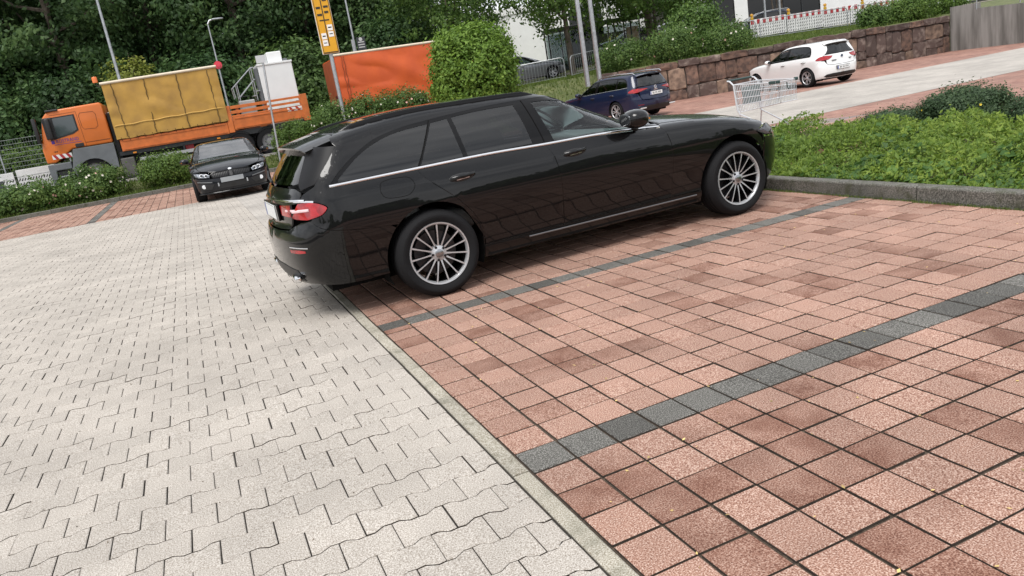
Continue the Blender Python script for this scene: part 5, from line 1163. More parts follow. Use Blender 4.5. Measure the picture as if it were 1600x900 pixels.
# ---------------------------------------------------------------- wire fence, barriers
wf = empty('wire_fence', (-13, 35.4, .5)); tag(wf, 'grey wire mesh fence beyond the road at the far left', 'fence')
M_WIRE = mat('wire', (.22, .24, .23), .5, .6)
for k in range(4): MB().tube([(k*2.5, 0, -.1), (k*2.5, 0, 2.35)], .04, 6).build('post', M_GALV, wf)
for k in range(3):
    mb = MB()
    for i in range(1, 25): mb.tube([(k*2.5+i*.1, 0, .1), (k*2.5+i*.1, 0, 2.25)], .006, 4, False)
    for zz in np.linspace(.15, 2.25, 12): mb.tube([(k*2.5, .01, zz), (k*2.5+2.5, .01, zz)], .009, 4, False)
    mb.build('mesh_panel', M_WIRE, wf)
M_WHITEP = mat('white_plastic', (.70, .70, .69), .5, var=.15, scale=5); M_REDS = mat('reflective_red', (.33, .015, .02), .4); M_SLOT = mat('slot_black', (.012, .012, .012), .8)
def barrier(label, p0, rz, L=1.95, h=1.0, red=True, group='site barriers', z=None, foot=False):
    r = empty('barrier', (p0[0], p0[1], H(*p0) if z is None else z), rz); tag(r, label, 'barrier', group)
    MB().b2((0, -.03, .10), (L-.03, .03, h-.24)).build('panel', M_WHITEP, r, bevel=.01); MB().b2((0, -.04, h-.24), (L-.03, .04, h)).build('top_board', M_WHITEP, r, bevel=.01)
    n = 6
    if red:
        for i in range(n): MB().b2((L*(i+.1)/n, -.046, h-.235), (L*(i+.58)/n, -.0405, h-.01)).build('red_field', M_REDS, r)
    mb = MB()
    for j in range(4):
        for i in range(15):
            cx = L*(i+.6)/15.6; cz = .19+j*.155; mb.box((cx, -.032, cz), (.030, .006, .10), M=Matrix.Rotation(R(32), 3, 'Y'))
    mb.build('slots', M_SLOT, r)
    for xx in (.25, L-.3): MB().b2((xx-.1, -.28, 0), (xx+.1, .28, .10)).build('foot', mat('rubber', (.03, .03, .03), .9), r, bevel=.01)
    return r
bl = ['first red and white barrier, half hidden by the wall shrub', 'second red and white barrier from the wall shrub', 'third red and white barrier from the wall shrub', 'fourth red and white barrier from the wall shrub', 'fifth barrier, rightmost before the concrete wall']
bp = [(25.9, 31.7), (28.0, 30.9), (29.85, 30.2), (31.7, 29.5), (33.5, 28.7)]
for i, q in enumerate(bp): barrier(bl[i], q, -.375)
def warn(label, x, y, z, group='warning lamps'):
    r = empty('warning_lamp', (x, y, z)); tag(r, label, 'lamp', group)
    MB().box((0, 0, .07), (.14, .09, .14)).build('battery_case', mat('amber_case', (.55, .32, .02), .5), r, bevel=.01)
    MB().lathe([(0, -.05), (.075, -.045), (.09, 0), (.075, .045), (0, .05)], 18, M=Matrix.Translation((0, 0, .23))).build('lens', mat('amber_lens', (.62, .30, .02), .25, coat=.8), r, smooth=True)
for i, (x, y) in enumerate(((26.1, 31.65), (28.1, 30.85), (29.95, 30.15), (31.8, 29.45), (33.6, 28.65), (35.1, 28.1))):
    warn(['amber warning lamp above the wall shrub', 'amber warning lamp on the second barrier', 'amber warning lamp on the third barrier', 'amber warning lamp on the fourth barrier', 'amber warning lamp on the fifth barrier', 'amber warning lamp past the last barrier'][i], x, y, H(x, y)+1.0)
barrier('white barrier with black slots in front of the truck bumper', (-6.55, 29.2), .02, 1.35, .85, False, 'white barriers by the truck', .62)
barrier('white barrier with dark panel at the left edge of the picture', (-8.1, 29.1), .03, 1.5, .80, False, 'white barriers by the truck', .62)
MB().b2((.10, -.05, .15), (1.1, -.036, .56)).build('dark_panel', mat('panel_slate', (.045, .05, .055), .6), bpy.data.objects['barrier.006'] if 'barrier.006' in bpy.data.objects else None)
barrier('white barrier standing behind the rear end of the truck', (4.15, 29.4), .05, .9, .80, True, 'white barriers by the truck', .5)

# ---------------------------------------------------------------- bus shelter, building, adverts
M_STEEL = mat('dark_steel', (.035, .037, .04), .45, .5)
sh = empty('bus_shelter', (19.3, 37.4, H(19, 37.2)), -.33); tag(sh, 'long dark steel and glass bus shelter with flat roof behind the street tree', 'shelter')
MB().b2((-.1, -.2, 2.35), (5.9, 1.9, 2.50)).build('roof', M_STEEL, sh, bevel=.02)
for k in range(7):
    for yy in (.0, 1.7): MB().b2((k*.95-.04, yy-.04, 0), (k*.95+.04, yy+.04, 2.36)).build('post', M_STEEL, sh)
for k in range(6): MB().b2((k*.95+.06, 1.69, .25), (k*.95+.89, 1.71, 2.25)).build('glass_pane', glass('shelter_glass', (.5, .55, .55)), sh)
for k in (0, 1, 2): MB().b2((k*.95+.06, -.01, .3), (k*.95+.89, .01, 2.25)).build('glass_pane', glass('shelter_glass', (.5, .55, .55)), sh)
MB().b2((.6, 1.2, .42), (4.6, 1.6, .48)).build('bench', mat('bench_wood', (.20, .13, .08), .7), sh)
for k, m in ((2, mat('poster', (.45, .42, .36), .6, col2=(.12, .15, .12), scale=5)), (5, mat('poster2', (.40, .25, .15), .6, col2=(.65, .6, .5), scale=6))): MB().b2((k*.95+.12, 1.66, .5), (k*.95+.83, 1.68, 2.0)).build('poster', m, sh)
ad = empty('advert_board', (25.2, 42.0, H(25, 42)-.1), -.3); tag(ad, 'dark olive hoarding with yellow lettering behind the black car by the shelter', 'hoarding')
MB().b2((0, 0, .4), (3.6, .1, 1.5)).build('board', mat('ad_olive', (.05, .05, .02), .5), ad)
text_mesh('1.90 BEI', .75, mat('ad_yellow', (.75, .62, .08), .5), ad, Matrix(((1, 0, 0, 1.8), (0, 0, -1, -.014), (0, 1, 0, .95), (0, 0, 0, 1))), extrude=.002)
for xx in (.3, 3.3): MB().b2((xx-.05, .02, 0), (xx+.05, .08, .4)).build('leg', M_STEEL, ad)
M_RENDER = mat('white_render', (.76, .76, .75), .8, var=.06, scale=2); M_BGLASS = glass('shop_glass', (.10, .12, .13)); M_DARKIN = mat('shop_inside', (.04, .035, .03), .8)
def building(name, label, x, y, z, rz, w, d, h, bays_):
    r = empty(name, (x, y, z), rz); tag(r, label, 'building')
    MB().b2((0, .35, 0), (w, d, h)).build('wall', M_DARKIN, r)
    MB().b2((-.2, -.1, h), (w+.2, d+.1, h+.55)).build('roof', M_RENDER, r, bevel=.03)
    for (a_, b_, kind) in bays_:
        if kind == 'w': MB().b2((a_, 0, 0), (b_, .4, h-.002)).build('wall_panel', M_RENDER, r)
        else:
            wd = MB().b2((a_, .12, .15), (b_, .15, h-.35)).build('window', M_BGLASS, r); n = max(1, int((b_-a_)/1.2))
            for i in range(n+1): xx = a_+(b_-a_)*i/n; MB().b2((xx-.04, .06, .0), (xx+.04, .2, h-.3)).build('mullion', M_STEEL, wd)
            MB().b2((a_, .08, h-.36), (b_, .3, h-.003)).build('lintel', mat('fascia', (.62, .63, .64), .5), wd)
    return r
building('shop_building', 'white flat-roofed shop building with dark glass front beyond the barriers', 35.5, 47.5, 2.6, -.36, 34, 10, 4.6, [(0, 2.2, 'w'), (2.2, 4.4, 'g'), (4.4, 5.4, 'w'), (5.4, 11, 'g'), (11, 20, 'w'), (20, 24, 'g'), (24, 34, 'w')])
building('white_hall', 'long white hall seen through the trees above the shelter', 24, 62, 2.5, -.30, 30, 12, 5.0, [(0, 9, 'w'), (9, 12, 'g'), (12, 30, 'w')])

# unseen tree line added behind the viewer for a dark band in car reflections
rng = np.random.default_rng(31); NN = 26000; x = rng.uniform(-55, 60, NN); z = rng.random(NN)**1.2*(3.0+1.3*np.sin(x*.35)+.9*np.sin(x*.9)); y = -30+rng.normal(size=NN)*1.6
o = link('unseen_tree_line', leaf_mesh('unseen_tree_line', np.stack([x, y, z], 1), np.stack([rng.normal(size=NN)*.4, np.full(NN, 1.), rng.random(NN)], 1), rng.uniform(.5, 1.1, NN), L_FOREST[1], rng=rng)); stuff(o); o['label'] = 'unseen row of trees added behind the viewer for the car reflections'; o['category'] = 'wood'

# small growth and litter on the paving
grass('kerb_weeds', 'thin line of moss and weeds at the foot of the bed kerb', 2600, 4.49, 4.535, -1.5, 4.2, lambda x, y: -.004, .022, 9)
rng = np.random.default_rng(12); n_ = 260; C = np.stack([rng.uniform(.1, 4.5, n_), rng.uniform(-2.2, 2.3, n_), np.full(n_, .004)], 1); C[:, 0] = np.where(rng.random(n_) < .6, np.round(C[:, 0]/T)*T+rng.normal(size=n_)*.004, C[:, 0])
o = link('leaf_litter', leaf_mesh('leaf_litter', C, np.stack([rng.normal(size=n_)*.25, rng.normal(size=n_)*.25, np.ones(n_)], 1), rng.uniform(.005, .022, n_), mat('litter', (.50, .36, .14), .8, island=.6), .6, .1, rng=rng)); stuff(o); o['label'] = 'scattered petals and bits of leaf on the red paving'; o['category'] = 'litter'
n_ = 420; C = np.stack([rng.uniform(-3.6, -.1, n_), rng.uniform(-1.2, 6., n_), np.full(n_, .003)], 1)
o = link('grit', leaf_mesh('grit', C, np.stack([rng.normal(size=n_)*.4, rng.normal(size=n_)*.4, np.ones(n_)], 1), rng.uniform(.004, .014, n_), mat('grit', (.10, .075, .05), .9, island=.6), .7, .3, rng=rng)); stuff(o); o['label'] = 'dark specks of grit and leaf on the pale driveway'; o['category'] = 'litter'
# ---------------------------------------------------------------- orange flatbed truck
M_ORANGE = mat('truck_orange', (.62, .155, .022), .4, coat=.4, var=.12, scale=1.5)
M_ORANGE2 = mat('truck_orange_worn', (.58, .15, .03), .55, var=.25, scale=4)
M_GREYP = mat('grey_plastic', (.13, .14, .15), .6, var=.2, scale=3)
M_TARP = mat('ochre_tarp', (.45, .26, .050), .62, col2=(.31, .175, .04), scale=1.6, bump=.5, bscale=5, detail=8, contrast=(.42, .70))
M_TARPO = mat('orange_tarp', (.66, .115, .022), .5, bump=.35, bscale=3, col2=(.56, .09, .02), scale=1.2)
M_CREAM = mat('tarp_edge', (.72, .62, .48), .6, var=.15, scale=3)
M_WHITEB = mat('white_paint', (.74, .75, .75), .45, var=.06, scale=2)
Z0 = .48
def tarp_sheet(x0, x1, zlo, zhi, y0, amp, nx, nz, seed, sag=0.):
    # hanging tarpaulin: a thin double-sided skin with folds, buckles and a scalloped hem
    rng = np.random.default_rng(seed); V = []; F = []; ph = rng.random(9)*6.28
    for j in range(nz+1):
        for i in range(nx+1):
            u, v = i/nx, j/nz; x = x0+(x1-x0)*u; zl = zlo(u) if callable(zlo) else zlo; zh = zhi(u) if callable(zhi) else zhi
            z = zl+(zh-zl)*v
            f = (math.sin(u*9+ph[0]+v*3)*.5+math.sin(u*17+ph[1]-v*7)*.3+math.sin((u*5+v*4)*3+ph[2])*.5+math.sin(v*13+u*4+ph[3])*.3)*amp*(math.sin(math.pi*min(1, v*1.02))*.8+.25)
            V.append((x, y0-.01-abs(f)*.6+f*.4, z-sag*math.sin(math.pi*u)*(1-v)))
    for j in range(nz):
        for i in range(nx): a_ = j*(nx+1)+i; F.append((a_, a_+1, a_+nx+2, a_+nx+1))
    mb = MB(); mb.add(V, F); n = len(V); mb.add([(x, y+.012, z) for x, y, z in V], [tuple(reversed(q)) for q in F]); return mb
def big_wheel(parent, x, y, rad=.50, z=None):
    w = MB().lathe([(.30, -.14), (.40, -.15), (rad-.02, -.14), (rad, -.11), (rad, .11), (rad-.02, .14), (.40, .15), (.30, .14)], 40).build('wheel', M_TYRE, parent, smooth=True); w.location = (x, y, rad if z is None else z)
    MB().lathe([(.30, -.13), (.27, -.06), (.12, -.04), (.12, -.12), (0, -.12)], 28).build('rim', mat('truck_rim', (.30, .30, .31), .5, .5), w, smooth=True)
    for i in range(10): a_ = i*.628; MB().box((.17*math.cos(a_), -.055, .17*math.sin(a_)), (.03, .03, .03)).build('wheel_nut', M_STEEL, w)
    return w
def truck():
    r = empty('flatbed_truck', (0, 28, Z0)); tag(r, 'orange flatbed truck with ochre tarpaulin parked on the road facing left', 'truck')
    z = lambda q: q-Z0
    Wd = 2.5
    # cab
    cabp = [(-5.10, 3.02), (-4.93, 3.19), (-4.67, 3.25), (-3.22, 3.29), (-3.16, 3.2), (-3.15, 1.88), (-4.45, 1.88), (-5.06, 1.49), (-5.34, 1.50), (-5.36, 1.96), (-5.31, 2.19)]
    winp = [(-4.83, 2.97), (-4.15, 2.985), (-4.14, 2.5), (-4.30, 2.42), (-4.97, 2.29)]
    P = [(x, z(q)) for x, q in cabp]
    cab = MB().prism(P, 0., Wd).build('cab', M_ORANGE, r, bevel=.06, seg=3, smooth=True)
    MB().prism([(x, z(q)) for x, q in winp], -.012, .03).build('side_window', mat('cab_glass', (.05, .065, .07), .04, spec=1.), cab, bevel=.004)
    fr = [(x, z(q)) for x, q in ((-4.88, 3.01), (-4.10, 3.025), (-4.09, 2.47), (-4.28, 2.37), (-5.03, 2.24))]; MB().prism(fr, -.008, .02).build('window_seal', M_TRIM, cab)
    # door shut line and sleeper panel as raised/recessed bands
    def gapl(pts, w_=.012): 
        mb = MB(); mb.tube([(x, -.002, z(q)) for x, q in pts], w_/2, 5); return mb.build('shut_line', mat('truck_gap', (.10, .03, .01), .8), cab)
    gapl([(-4.86, 3.08), (-4.03, 3.10), (-3.99, 1.89)]); gapl([(-3.91, 3.03), (-3.50, 3.02), (-3.44, 2.92), (-3.46, 2.52), (-3.55, 2.45), (-3.90, 2.47), (-3.96, 2.56), (-3.97, 2.95), (-3.91, 3.03)], .014)
    gapl([(-3.20, 2.02), (-3.99, 2.02)], .02)
    MB().b2((-5.12, -.05, z(2.30)), (-4.80, .02, z(3.02))).build('pillar_trim', M_TRIM, cab, bevel=.02)
    ws = MB().prism([(-5.33, z(2.2)), (-5.12, z(3.02)), (-5.09, z(3.0)), (-5.29, z(2.2))], .12, Wd-.12).build('windscreen', mat('cab_glass', (.05, .065, .07)), cab)
    mi = MB().b2((-5.02, -.30, z(2.28)), (-4.88, -.06, z(2.98))).build('mirror', M_TRIM, cab, bevel=.04, seg=3, smooth=True)
    MB().tube([(-4.95, 0, z(2.9)), (-4.95, -.2, z(2.95))], .02, 6).build('mirror_arm', M_TRIM, mi)
    MB().b2((-5.42, -.12, z(2.2)), (-5.30, .10, z(3.05))).build('front_mirror', M_TRIM, cab, bevel=.03, seg=2, smooth=True)
    MB().b2((-4.33, -.02, z(1.90)), (-4.06, .02, z(2.03))).build('door_handle', M_TRIM, cab, bevel=.015)
    text_mesh('ROSTRAND', .17, mat('logo_purple', (.06, .02, .22), .5), cab, Matrix(((1, 0, .0, -4.52), (0, 0, -1, -.004), (0, 1, 0, z(2.19)), (0, 0, 0, 1))), extrude=.002, sx=.8)
    MB().b2((-5.02, -.004, z(2.13)), (-4.92, -.001, z(2.24))).build('logo_mark', mat('logo_purple', (.06, .02, .22)), cab); MB().b2((-4.95, -.004, z(2.08)), (-4.10, -.001, z(2.095))).build('logo_rule', mat('logo_purple', (.06, .02, .22)), cab)
    text_mesh('1845', .07, M_STEEL, cab, Matrix(((1, 0, 0, -4.98), (0, 0, -1, -.004), (0, 1, 0, z(1.86)), (0, 0, 0, 1))), extrude=.002)
    ch = MB().b2((-5.13, -.006, z(1.61)), (-4.52, -.001, z(1.76))).build('warning_stripe', M_WHITEP, cab)
    for i in range(3):
        a_ = -5.11+i*.20; MB().prism([(a_, z(1.76)), (a_+.10, z(1.76)), (a_+.18, z(1.61)), (a_+.08, z(1.61))], -.009, -.0065).build('red_bar', M_REDS, ch)
    MB().b2((-4.95, -.05, z(3.20)), (-4.55, .2, z(3.27))).build('roof_marker', M_TRIM, cab, bevel=.02)
    # grey lower cladding, wheel arch, bumper
    n = 14; arcp = [(-3.95+.58*math.cos(R(180-i*180/(n-1))), z(.86)+.58*math.sin(R(180-i*180/(n-1)))) for i in range(n)]
    fend = [(-4.62, z(1.18)), (-4.45, z(1.87)), (-3.14, z(1.87)), (-3.16, z(.98))]+arcp[::-1]
    MB().prism([(-4.45, z(1.86)), (-3.14, z(1.86)), (-3.16, z(1.0)), (-3.36, z(.98))]+[(x, q) for x, q in arcp[::-1]]+[(-4.60, z(1.12)), (-4.62, z(1.2))], -.03, .5).build('wheel_arch', M_GREYP, r, bevel=.02)
    MB().prism([(-5.35, z(1.46)), (-5.10, z(1.46)), (-4.62, z(1.46)), (-4.62, z(1.22)), (-5.12, z(1.22)), (-5.18, z(.72)), (-5.34, z(.70))], -.02, Wd).build('bumper', M_GREYP, r, bevel=.03)
    MB().b2((-5.10, .02, z(.85)), (-4.62, .3, z(1.18))).build('step_recess', M_TRIM, r); MB().b2((-5.08, -.02, z(.98)), (-4.64, .25, z(1.02))).build('step', M_GALV, r)
    big_wheel(r, -3.95, .17); big_wheel(r, -3.95, Wd-.17)
    # chassis, tank, side guard
    MB().b2((-3.1, .7, z(1.0)), (3.7, 1.8, z(1.35))).b2((-3.05, .05, z(1.36)), (3.78, 2.45, z(1.50))).b2((-3.12, .3, z(1.0)), (-2.98, 2.2, z(2.9))).build('chassis', M_STEEL, r)
    MB().b2((-3.08, .0, z(.58)), (-2.62, .55, z(1.27))).build('fuel_tank', mat('tank_grey', (.11, .105, .10), .55, .2, var=.3, scale=4), r, bevel=.04, seg=3)
    gd = MB().b2((-2.45, .03, z(.82)), (.35, .08, z(.95))).b2((-2.45, .03, z(1.08)), (.35, .08, z(1.2))).build('side_guard', mat('guard_alu', (.45, .46, .46), .4, .7), r)
    for xx in (-2.2, -.9, .2): MB().b2((xx-.03, .05, z(.8)), (xx+.03, .12, z(1.38))).build('bracket', M_STEEL, gd)
    MB().b2((-.85, .2, z(1.12)), (-.55, .5, z(1.38))).build('extinguisher_box', mat('box_red', (.38, .02, .03), .4), r, bevel=.02)
    for xx in (1.09, 2.16):
        for yy in (.17, Wd-.17): big_wheel(r, xx, yy)
        mg = MB(); V = []
        for i in range(13):
            a_ = R(10+160*i/12)
            for yy in (-.02, .40): V.append((xx+.56*math.cos(a_), yy, z(.98)+.56*math.sin(a_)))
        mg.add(V, [(2*i, 2*i+1, 2*i+3, 2*i+2) for i in range(12)]); mg.build('mudguard', M_TRIM, r)
    # bed boards
    def board(x0, x1, z0, z1):
        b = MB().b2((x0, -.01, z(z0)), (x1, .05, z(z1))).build('side_board', M_ORANGE2, r, bevel=.012)
        for q in (z0+.05, z1-.07): MB().b2((x0+.08, -.032, z(q)), (x1-.08, -.011, z(q+.028))).build('rib', M_ORANGE2, b)
        return b
    board(-2.93, .78, 1.50, 1.92); b2 = board(1.0, 3.66, 1.60, 2.06)
    for q0, q1 in ((2.06, 2.13), (2.18, 2.30), (2.36, 2.48)): MB().b2((1.0, -.01, z(q0)+.004), (3.66, .04, z(q1)-.004)).build('top_board', M_ORANGE2, r, bevel=.008)
    for xx in (1.25, 2.3, 3.5): MB().b2((xx-.05, .041, z(2.06)), (xx+.05, .08, z(2.47))).build('board_post', M_ORANGE2, r)
    for xx, w_, zt_ in ((.89, .10, 2.50), (3.73, .13, 2.52)): MB().b2((xx-w_, -.03, z(1.52)), (xx+w_-.001, .09, z(zt_))).build('corner_post', M_ORANGE2, r, bevel=.01)
    for q0, q1 in ((2.33, 2.36), (2.14, 2.18)): MB().b2((2.36, -.018, z(q0)-.02), (3.54, -.0115, z(q1)+.03)).build('white_band', M_WHITEP, r)
    ch = MB().b2((3.05, -.018, z(1.95)), (3.60, -.0115, z(2.09))).build('warning_stripe', M_WHITEP, r)
    for i in range(2): a_ = 3.10+i*.24; MB().prism([(a_, z(2.09)), (a_+.10, z(2.09)), (a_+.19, z(1.95)), (a_+.09, z(1.95))], -.022, -.0185).build('red_bar', M_REDS, ch)
    MB().b2((3.66, .05, z(1.6)), (3.78, Wd-.05, z(2.5))).build('tail_board', M_ORANGE2, r, bevel=.01); MB().b2((-2.9, Wd-.05, z(1.5)), (3.66, Wd, z(2.0))).build('far_board', M_ORANGE2, r)
    MB().b2((-2.95, .06, z(1.50)), (3.7, Wd-.05, z(1.56))).build('bed_floor', M_STEEL, r)
    for xx in (-2.55, .35): MB().b2((xx-.06, -.03, z(1.38)), (xx+.06, .0, z(1.43))).build('side_marker', mat('amber', (.6, .2, .01)), r)
    # tarpaulin
    lo = lambda u: z(1.93+.05*u+.012*math.sin(u*38)); hi = lambda u: z(3.86+.06*u)
    tp = tarp_sheet(-3.0, .86, lo, hi, -.04, .03, 90, 40, 3).build('tarpaulin', M_TARP, r, smooth=True, recalc=False)
    MB().b2((-3.0, .0, z(1.95)), (.84, Wd-.02, z(3.84))).build('tarp_body', M_TARP, tp)
    MB().tube([(-3.04, -.05, z(3.88)), (.88, -.05, z(3.945))], .05, 10).build('roll_edge', M_CREAM, tp, smooth=True)
    for k, (x0, x1) in enumerate(((-1.63, -1.67), (-.55, -.54), (.52, .55), (-2.7, -2.62))):
        pts = [(x0+(x1-x0)*t+.012*math.sin(t*40+k), -.062-.012*math.sin(t*9), z(3.85-1.86*t)) for t in np.linspace(0, 1, 24)]; MB().tube(pts, .018, 5).build('seam', mat('seam_dark', (.12, .075, .02), .8), tp)
    MB().tube([(-2.95+3.8*t, -.066, z(2.39+.08*t+.012*math.sin(t*30))) for t in np.linspace(0, 1, 40)], .022, 5).build('fold_strip', mat('fold', (.55, .34, .09), .6), tp)
    for i in range(15): MB().tube([(-2.85+i*.26, -.06, z(1.99+.003*i)), (-2.83+i*.26, -.035, z(1.86+.003*i))], .008, 4).build('tie', M_TRIM, tp)
    MB().tube([(-3.06, .1, z(3.78)), (-3.14, .1, z(3.86)), (-3.15, .1, z(3.92))], .02, 6).build('beacon_arm', M_STEEL, r)
    MB().lathe([(0, -.0), (.085, 0), (.09, .16), (.07, .2), (0, .2)], 16, M=Matrix.Translation((-3.16, .1, z(3.95))) @ Matrix.Rotation(R(90), 4, 'X')).build('beacon', mat('beacon_orange', (.72, .16, .02), .25, coat=1.), r, smooth=True)
    MB().lathe([(0, -.06), (.13, -.06), (.15, 0), (.13, .06), (0, .06)], 20, M=Matrix.Translation((.97, -.02, z(3.97)))).lathe([(0, -.1), (.07, -.1), (.07, .1), (0, .1)], 14, M=Matrix.Translation((.97, -.02, z(3.97)))).build('warning_lamp', mat('lamp_pinkred', (.62, .03, .06), .3, coat=.6), r, smooth=True)
    MB().b2((-3.15, .9, z(2.0)), (-2.99, 1.4, z(2.95))).build('air_filter', M_WHITEB, r, bevel=.03)
    return r
truck()
# white silo cabin on the bed
s = empty('site_silo', (0, 28.7, 1.57)); tag(s, 'white sheet-metal silo cabin with ladder rails standing on the truck bed', 'container')
z = lambda q: q-1.57
MB().b2((2.40, 0, 0), (3.70, 1.5, z(3.86))).build('body', M_WHITEB, s, bevel=.03); MB().b2((2.38, -.03, z(3.80)), (3.72, 1.52, z(3.87))).build('roof_rim', M_WHITEB, s, bevel=.01)
MB().b2((2.86, .3, z(3.87)), (3.42, 1.0, z(4.28))).build('hopper', M_WHITEB, s, bevel=.03); MB().tube([(2.72, .35, z(3.86)), (2.72, .35, z(4.2))], .08, 12).build('vent_pipe', M_WHITEB, s, smooth=True); MB().b2((3.44, .3, z(3.87)), (3.6, .6, z(3.98))).build('lid', M_GREYP, s)
MB().b2((2.26, .05, 0), (2.395, .5, z(3.75))).build('pipe_bank', M_GREYP, s, bevel=.03)
for yy in (.0, .75):
    MB().tube([(1.35, yy, z(2.75)), (1.33, yy, z(3.14)), (2.14, yy, z(3.78)), (2.24, yy, z(3.78))], .022, 6).build('handrail', M_GALV, s, smooth=True); MB().tube([(1.50, yy, z(2.75)), (2.2, yy, z(3.35))], .02, 6).build('handrail', M_GALV, s, smooth=True)
    for xx, zz in ((1.5, 3.27), (2.14, 3.77)): MB().tube([(xx, yy, z(2.55)), (xx, yy, z(zz))], .02, 6).build('baluster', M_GALV, s)
for i in range(5): MB().b2((1.55+i*.15, .0, z(2.25+i*.16)), (1.70+i*.15, .75, z(2.28+i*.16))).build('tread', M_GALV, s)
g = empty('generator', (1.75, 28.5, 1.57)); tag(g, 'small grey generator box on the truck bed beside the silo stairs', 'machine')
MB().b2((-.35, 0, 0), (.25, .5, 1.05)).build('case', mat('gen_grey', (.42, .42, .41), .6, var=.2, scale=5), g, bevel=.04, seg=3); MB().b2((-.6, .0, .0), (-.36, .4, .85)).build('engine', M_TRIM, g, bevel=.03); MB().tube([(-.25, .2, 1.05), (-.25, .2, 1.2), (.1, .2, 1.2), (.1, .2, 1.05)], .015, 6).build('carry_handle', M_TRIM, g)
# second orange body
q = empty('tarpaulin_truck', (5.2, 28, Z0)); tag(q, 'orange tarpaulin-covered truck body behind the yellow sign, cut off by the shrub', 'truck')
z = lambda v: v-Z0
MB().b2((.0, .0, z(1.3)), (6.6, 2.45, z(3.66))).build('frame_body', M_TARPO, q); 
t2 = tarp_sheet(.02, 6.6, lambda u: z(1.60+.02*math.sin(u*30)), lambda u: z(3.70), -.05, .06, 110, 44, 9, .05).build('tarpaulin', M_TARPO, q, smooth=True, recalc=False)
MB().tube([(-.02, -.04, z(3.74)), (6.62, -.04, z(3.74))], .05, 10).build('roll_edge', M_CREAM, q, smooth=True)
for k in range(4):
    MB().tube([(.28+.03*k+.015*math.sin(t*26+k), -.10-.012*math.sin(t*14), z(3.68-1.95*t)) for t in np.linspace(0, 1, 30)], .010, 5).build('lashing', mat('lash', (.18, .04, .015), .8), t2) if k in (0, 3) else None
MB().b2((-.03, .02, z(1.0)), (.0, 2.4, z(3.62))).build('front_board', mat('board_dullred', (.36, .085, .03), .6, var=.2, scale=3), q); MB().b2((-.05, .3, z(1.75)), (-.031, .95, z(2.25))).build('hatch', mat('hatch_dark', (.10, .012, .012), .6), q)
MB().b2((.1, .4, z(.85)), (6.4, 2.1, z(1.3))).build('chassis', M_STEEL, q)
for xx in (1.2, 4.6, 5.7):
    for yy in (.18, 2.27): big_wheel(q, xx, yy, .48)
